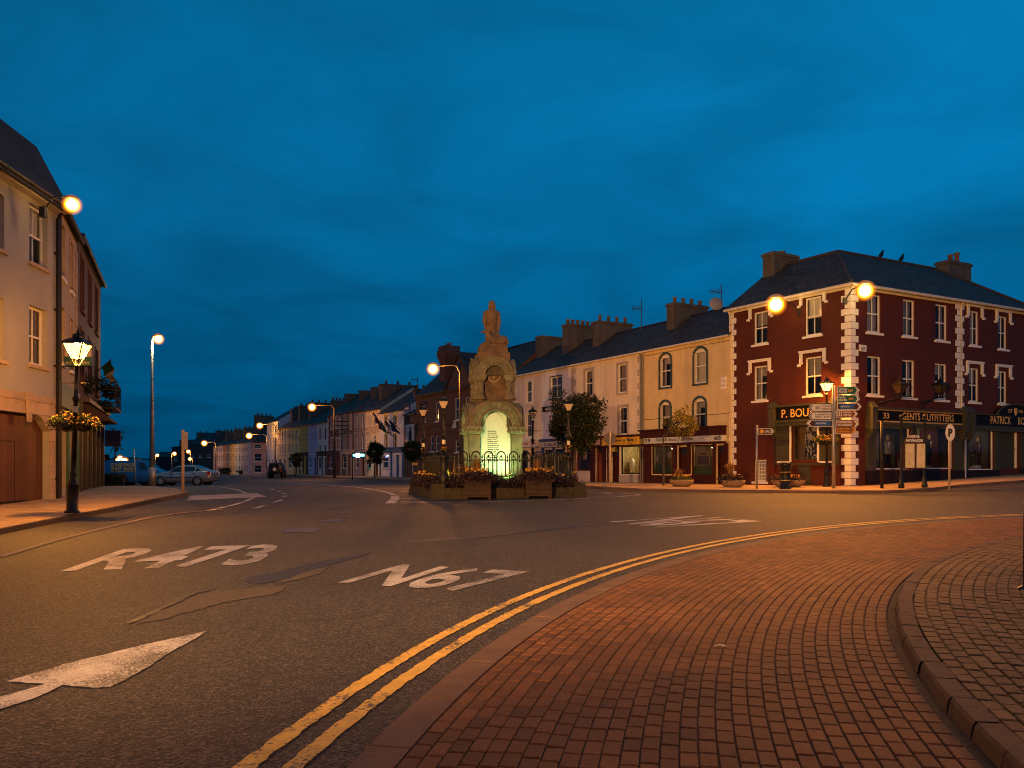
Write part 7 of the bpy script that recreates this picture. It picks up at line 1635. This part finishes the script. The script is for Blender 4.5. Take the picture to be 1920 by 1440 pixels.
mb=MB()
def vt(a,b_,z0,z1,s_): put_text(mb,s_,0,1,0,1,0,bold=.03,fn=lambda q,r:(b_-(b_-a)*q,.966-(.0 if z0<1.3 else .0)+.012,z0+(z1-z0)*r))
vt(2.35,4.15,1.48,1.75,"CONSIDINE'S"); vt(3.3,4.1,1.2,1.42,'MARKET'); vt(2.35,3.15,1.2,1.42,'KILRUSH'); mb.box(2.35,4.1,.965,.975,1.1,1.125); mb.build('lettering',M('lettering_yellow',(.6,.4,.03),bump=0),bd)
T_,sa,bd=vanT('dark van parked nose-on left of the blue van',Vector(((228-HX)/F*66-.2,66,g(-31,66))),R(100),M('van_dark',(.02,.022,.02),rough=.3,bump=0))
T_,sa,bd=vehicle('parked_car','dark car half hidden behind the corner of the dark bar',Vector(((196-HX)/F*62,62,g(-30,62))),R(75),sts,M('car_dark',(.02,.022,.026),rough=.25,bump=0,spec=.6),0,(.86,3.52),.315,((1.35,2.45,.38,.0),(2.52,3.3,.0,.05)),screens=((1.3,1.88),(3.2,3.7)))
js=[(0,.5,.75,.8,.75,.6),(.1,.4,.9,.98,.84,.7),(1.1,.4,1.05,1.12,.86,.72),(1.5,.4,1.1,1.6,.86,.66),(1.9,.4,1.12,1.78,.86,.66),(3.6,.4,1.15,1.78,.86,.66),(3.75,.42,1.1,1.7,.85,.64),(3.85,.5,1.0,1.55,.82,.6)]
jz=mat_at(520,97); T_,sa,bd=vehicle('parked_car','small dark off-road car seen from behind with white spare wheel cover',Vector((jz.x-.6,jz.y+3.0,jz.z)),R(-82),js,M('jeep_dark',(.02,.022,.02),rough=.3,bump=0),0,(.75,3.0),.36,((1.45,2.3,.3,.0),(2.4,3.5,.0,.0)),screens=((1.15,1.5),))
mb=MB(); mb.smooth=True; mb.T=Matrix.Translation((3.9,0,1.0))@Matrix.Rotation(R(90),4,'Y'); mb.lathe([(.34,0),(.34,.14),(.3,.16)],(0,0,0),18); sw=mb.build('spare_wheel',m_rub,bd); mb=MB(); mb.T=Matrix.Translation((4.065,0,1.0))@Matrix.Rotation(R(90),4,'Y'); mb.lathe([(.2,0),(.2,.01)],(0,0,0),16); mb.build('wheel_cover',m_wht,sw)
mb=MB(); mb.box(3.845,3.87,-.5,.5,1.2,1.6); mb.build('rear_window',m_cglass,bd); mb=MB(); 
for sd in (-1,1): mb.box(3.83,3.87,sd*.7-.06,sd*.7+.06,.75,1.0)
mb.build('tail_lamp',MATS['lens_red'],bd)
# small clutter on the plaza
b=gb(1340,1218,.03); mb=MB(); mb.tube([b+Vector((0,0,0)),b+Vector((.05,.03,.004)),b+Vector((.09,.0,.004)),b+Vector((.06,-.02,.0))],.003,5); tag(mb.build('litter_twig',m_trim),'small pale bent wire lying on the brick paving','litter')
mb=MB()
for _ in range(260):
    a=random.uniform(R(105),R(176)); r=random.choice((random.uniform(RI+.02,RI+.12),random.uniform(RI,RK-.3),random.uniform(RI+.02,RI+.1))); p=pol(r,a,.03); s=random.uniform(.004,.011); w=Vector((random.uniform(-s,s),random.uniform(-s,s),0)); mb.c=random.random()
    mb.face([p-w,p+Vector((-w.y,w.x,.003)),p+w,p+Vector((w.y,-w.x,.002))])
tag(mb.build('grit',Mleaf('grit_bits',(.06,.045,.03),(.45,.35,.25),0),None,recalc=False),'scattered grit and dead leaf crumbs along the paving','grit',kind='stuff')
b=gb(188,912,.12); 
t=thing('bollard','small red and white bollard at the foot of the dark bar','bollard',b); mb=MB(); mb.smooth=True; mb.lathe([(.09,0),(.09,.15)],(0,0,0),10); mb.build('base',m_wht,t); mb=MB(); mb.smooth=True; mb.lathe([(.088,.15),(.088,.7),(.05,.76)],(0,0,0),10); mb.build('post',m_redl,t)
# ================================================================ SKY, CAMERA, RENDER
w=bpy.data.worlds.new('World'); S.world=w; w.use_nodes=True; nt=w.node_tree; nt.nodes.clear(); L=nt.links.new
out=nt.nodes.new('ShaderNodeOutputWorld'); bg=nt.nodes.new('ShaderNodeBackground')
tc=N(nt,'ShaderNodeTexCoord'); sx=N(nt,'ShaderNodeSeparateXYZ'); L(tc.outputs['Generated'],sx.inputs[0])
sky=nt.nodes.new('ShaderNodeTexSky'); sky.sky_type='NISHITA'; sky.sun_disc=False; sky.sun_elevation=R(-4); sky.sun_rotation=R(200)
cr=N(nt,'ShaderNodeValToRGB'); cr.color_ramp.interpolation='B_SPLINE'; e=cr.color_ramp.elements
e[0].position=0; e[0].color=(.0,.045,.112,1); e[1].position=.62; e[1].color=(.0,.075,.165,1)
for p,c_ in ((.10,(.0,.058,.142,1)),(.28,(.0,.092,.222,1)),(.45,(.0,.1,.238,1))): q=e.new(p); q.color=c_
L(sx.outputs['Z'],cr.inputs[0])
# cloud deck: project the direction on a plane so that the clouds flatten towards the horizon
za=N(nt,'ShaderNodeMath',_operation='ADD'); L(sx.outputs['Z'],za.inputs[0]); za.inputs[1].default_value=.16
zm=N(nt,'ShaderNodeMath',_operation='MAXIMUM'); L(za.outputs[0],zm.inputs[0]); zm.inputs[1].default_value=.05
dv=[N(nt,'ShaderNodeMath',_operation='DIVIDE') for _ in range(2)]
for d,a in zip(dv,('X','Y')): L(sx.outputs[a],d.inputs[0]); L(zm.outputs[0],d.inputs[1])
cb=N(nt,'ShaderNodeCombineXYZ'); L(dv[0].outputs[0],cb.inputs[0]); L(dv[1].outputs[0],cb.inputs[1])
no=N(nt,'ShaderNodeTexNoise',Scale=1.7,Detail=7.0,Roughness=.55,Distortion=.5); L(cb.outputs[0],no.inputs['Vector'])
mr=N(nt,'ShaderNodeMapRange'); mr.inputs[1].default_value=.3; mr.inputs[2].default_value=.7; mr.inputs[3].default_value=.73; mr.inputs[4].default_value=1.2; L(no.outputs['Fac'],mr.inputs[0])
m1=N(nt,'ShaderNodeMix',_data_type='RGBA',_blend_type='MULTIPLY'); m1.inputs[0].default_value=1; L(cr.outputs[0],m1.inputs[6]); L(mr.outputs[0],m1.inputs[7])
# darker towards the lower left
xa=N(nt,'ShaderNodeMapRange'); xa.inputs[1].default_value=-.55; xa.inputs[2].default_value=.35; xa.inputs[3].default_value=.74; xa.inputs[4].default_value=1.12; L(sx.outputs['X'],xa.inputs[0])
m2=N(nt,'ShaderNodeMix',_data_type='RGBA',_blend_type='MULTIPLY'); m2.inputs[0].default_value=1; L(m1.outputs[2],m2.inputs[6]); L(xa.outputs[0],m2.inputs[7])
ms=N(nt,'ShaderNodeMix',_data_type='RGBA',_blend_type='ADD'); ms.inputs[0].default_value=.05; L(m2.outputs[2],ms.inputs[6]); L(sky.outputs[0],ms.inputs[7])
L(ms.outputs[2],bg.inputs['Color']); bg.inputs['Strength'].default_value=PW['sky']; L(bg.outputs[0],out.inputs['Surface'])
cam=bpy.data.cameras.new('camera'); co=bpy.data.objects.new('camera',cam); COL.objects.link(co); co.location=(0,0,EYE); co.rotation_euler=(R(90),0,0)
cam.sensor_fit='HORIZONTAL'; cam.sensor_width=36; cam.lens=F/1920*36; cam.shift_x=0; cam.shift_y=(HY-720)/1920; cam.clip_end=6000; cam.clip_start=.05; S.camera=co
S.view_settings.view_transform='Standard'; S.view_settings.look='None'; S.view_settings.exposure=0; S.view_settings.gamma=1
S.cycles.max_bounces=5; S.cycles.diffuse_bounces=2; S.cycles.glossy_bounces=2; S.cycles.transmission_bounces=3; S.cycles.transparent_max_bounces=6; S.cycles.sample_clamp_indirect=3; S.cycles.use_denoising=True
S.cycles.filter_width=1.05; S.cycles.caustics_reflective=False; S.cycles.caustics_refractive=False
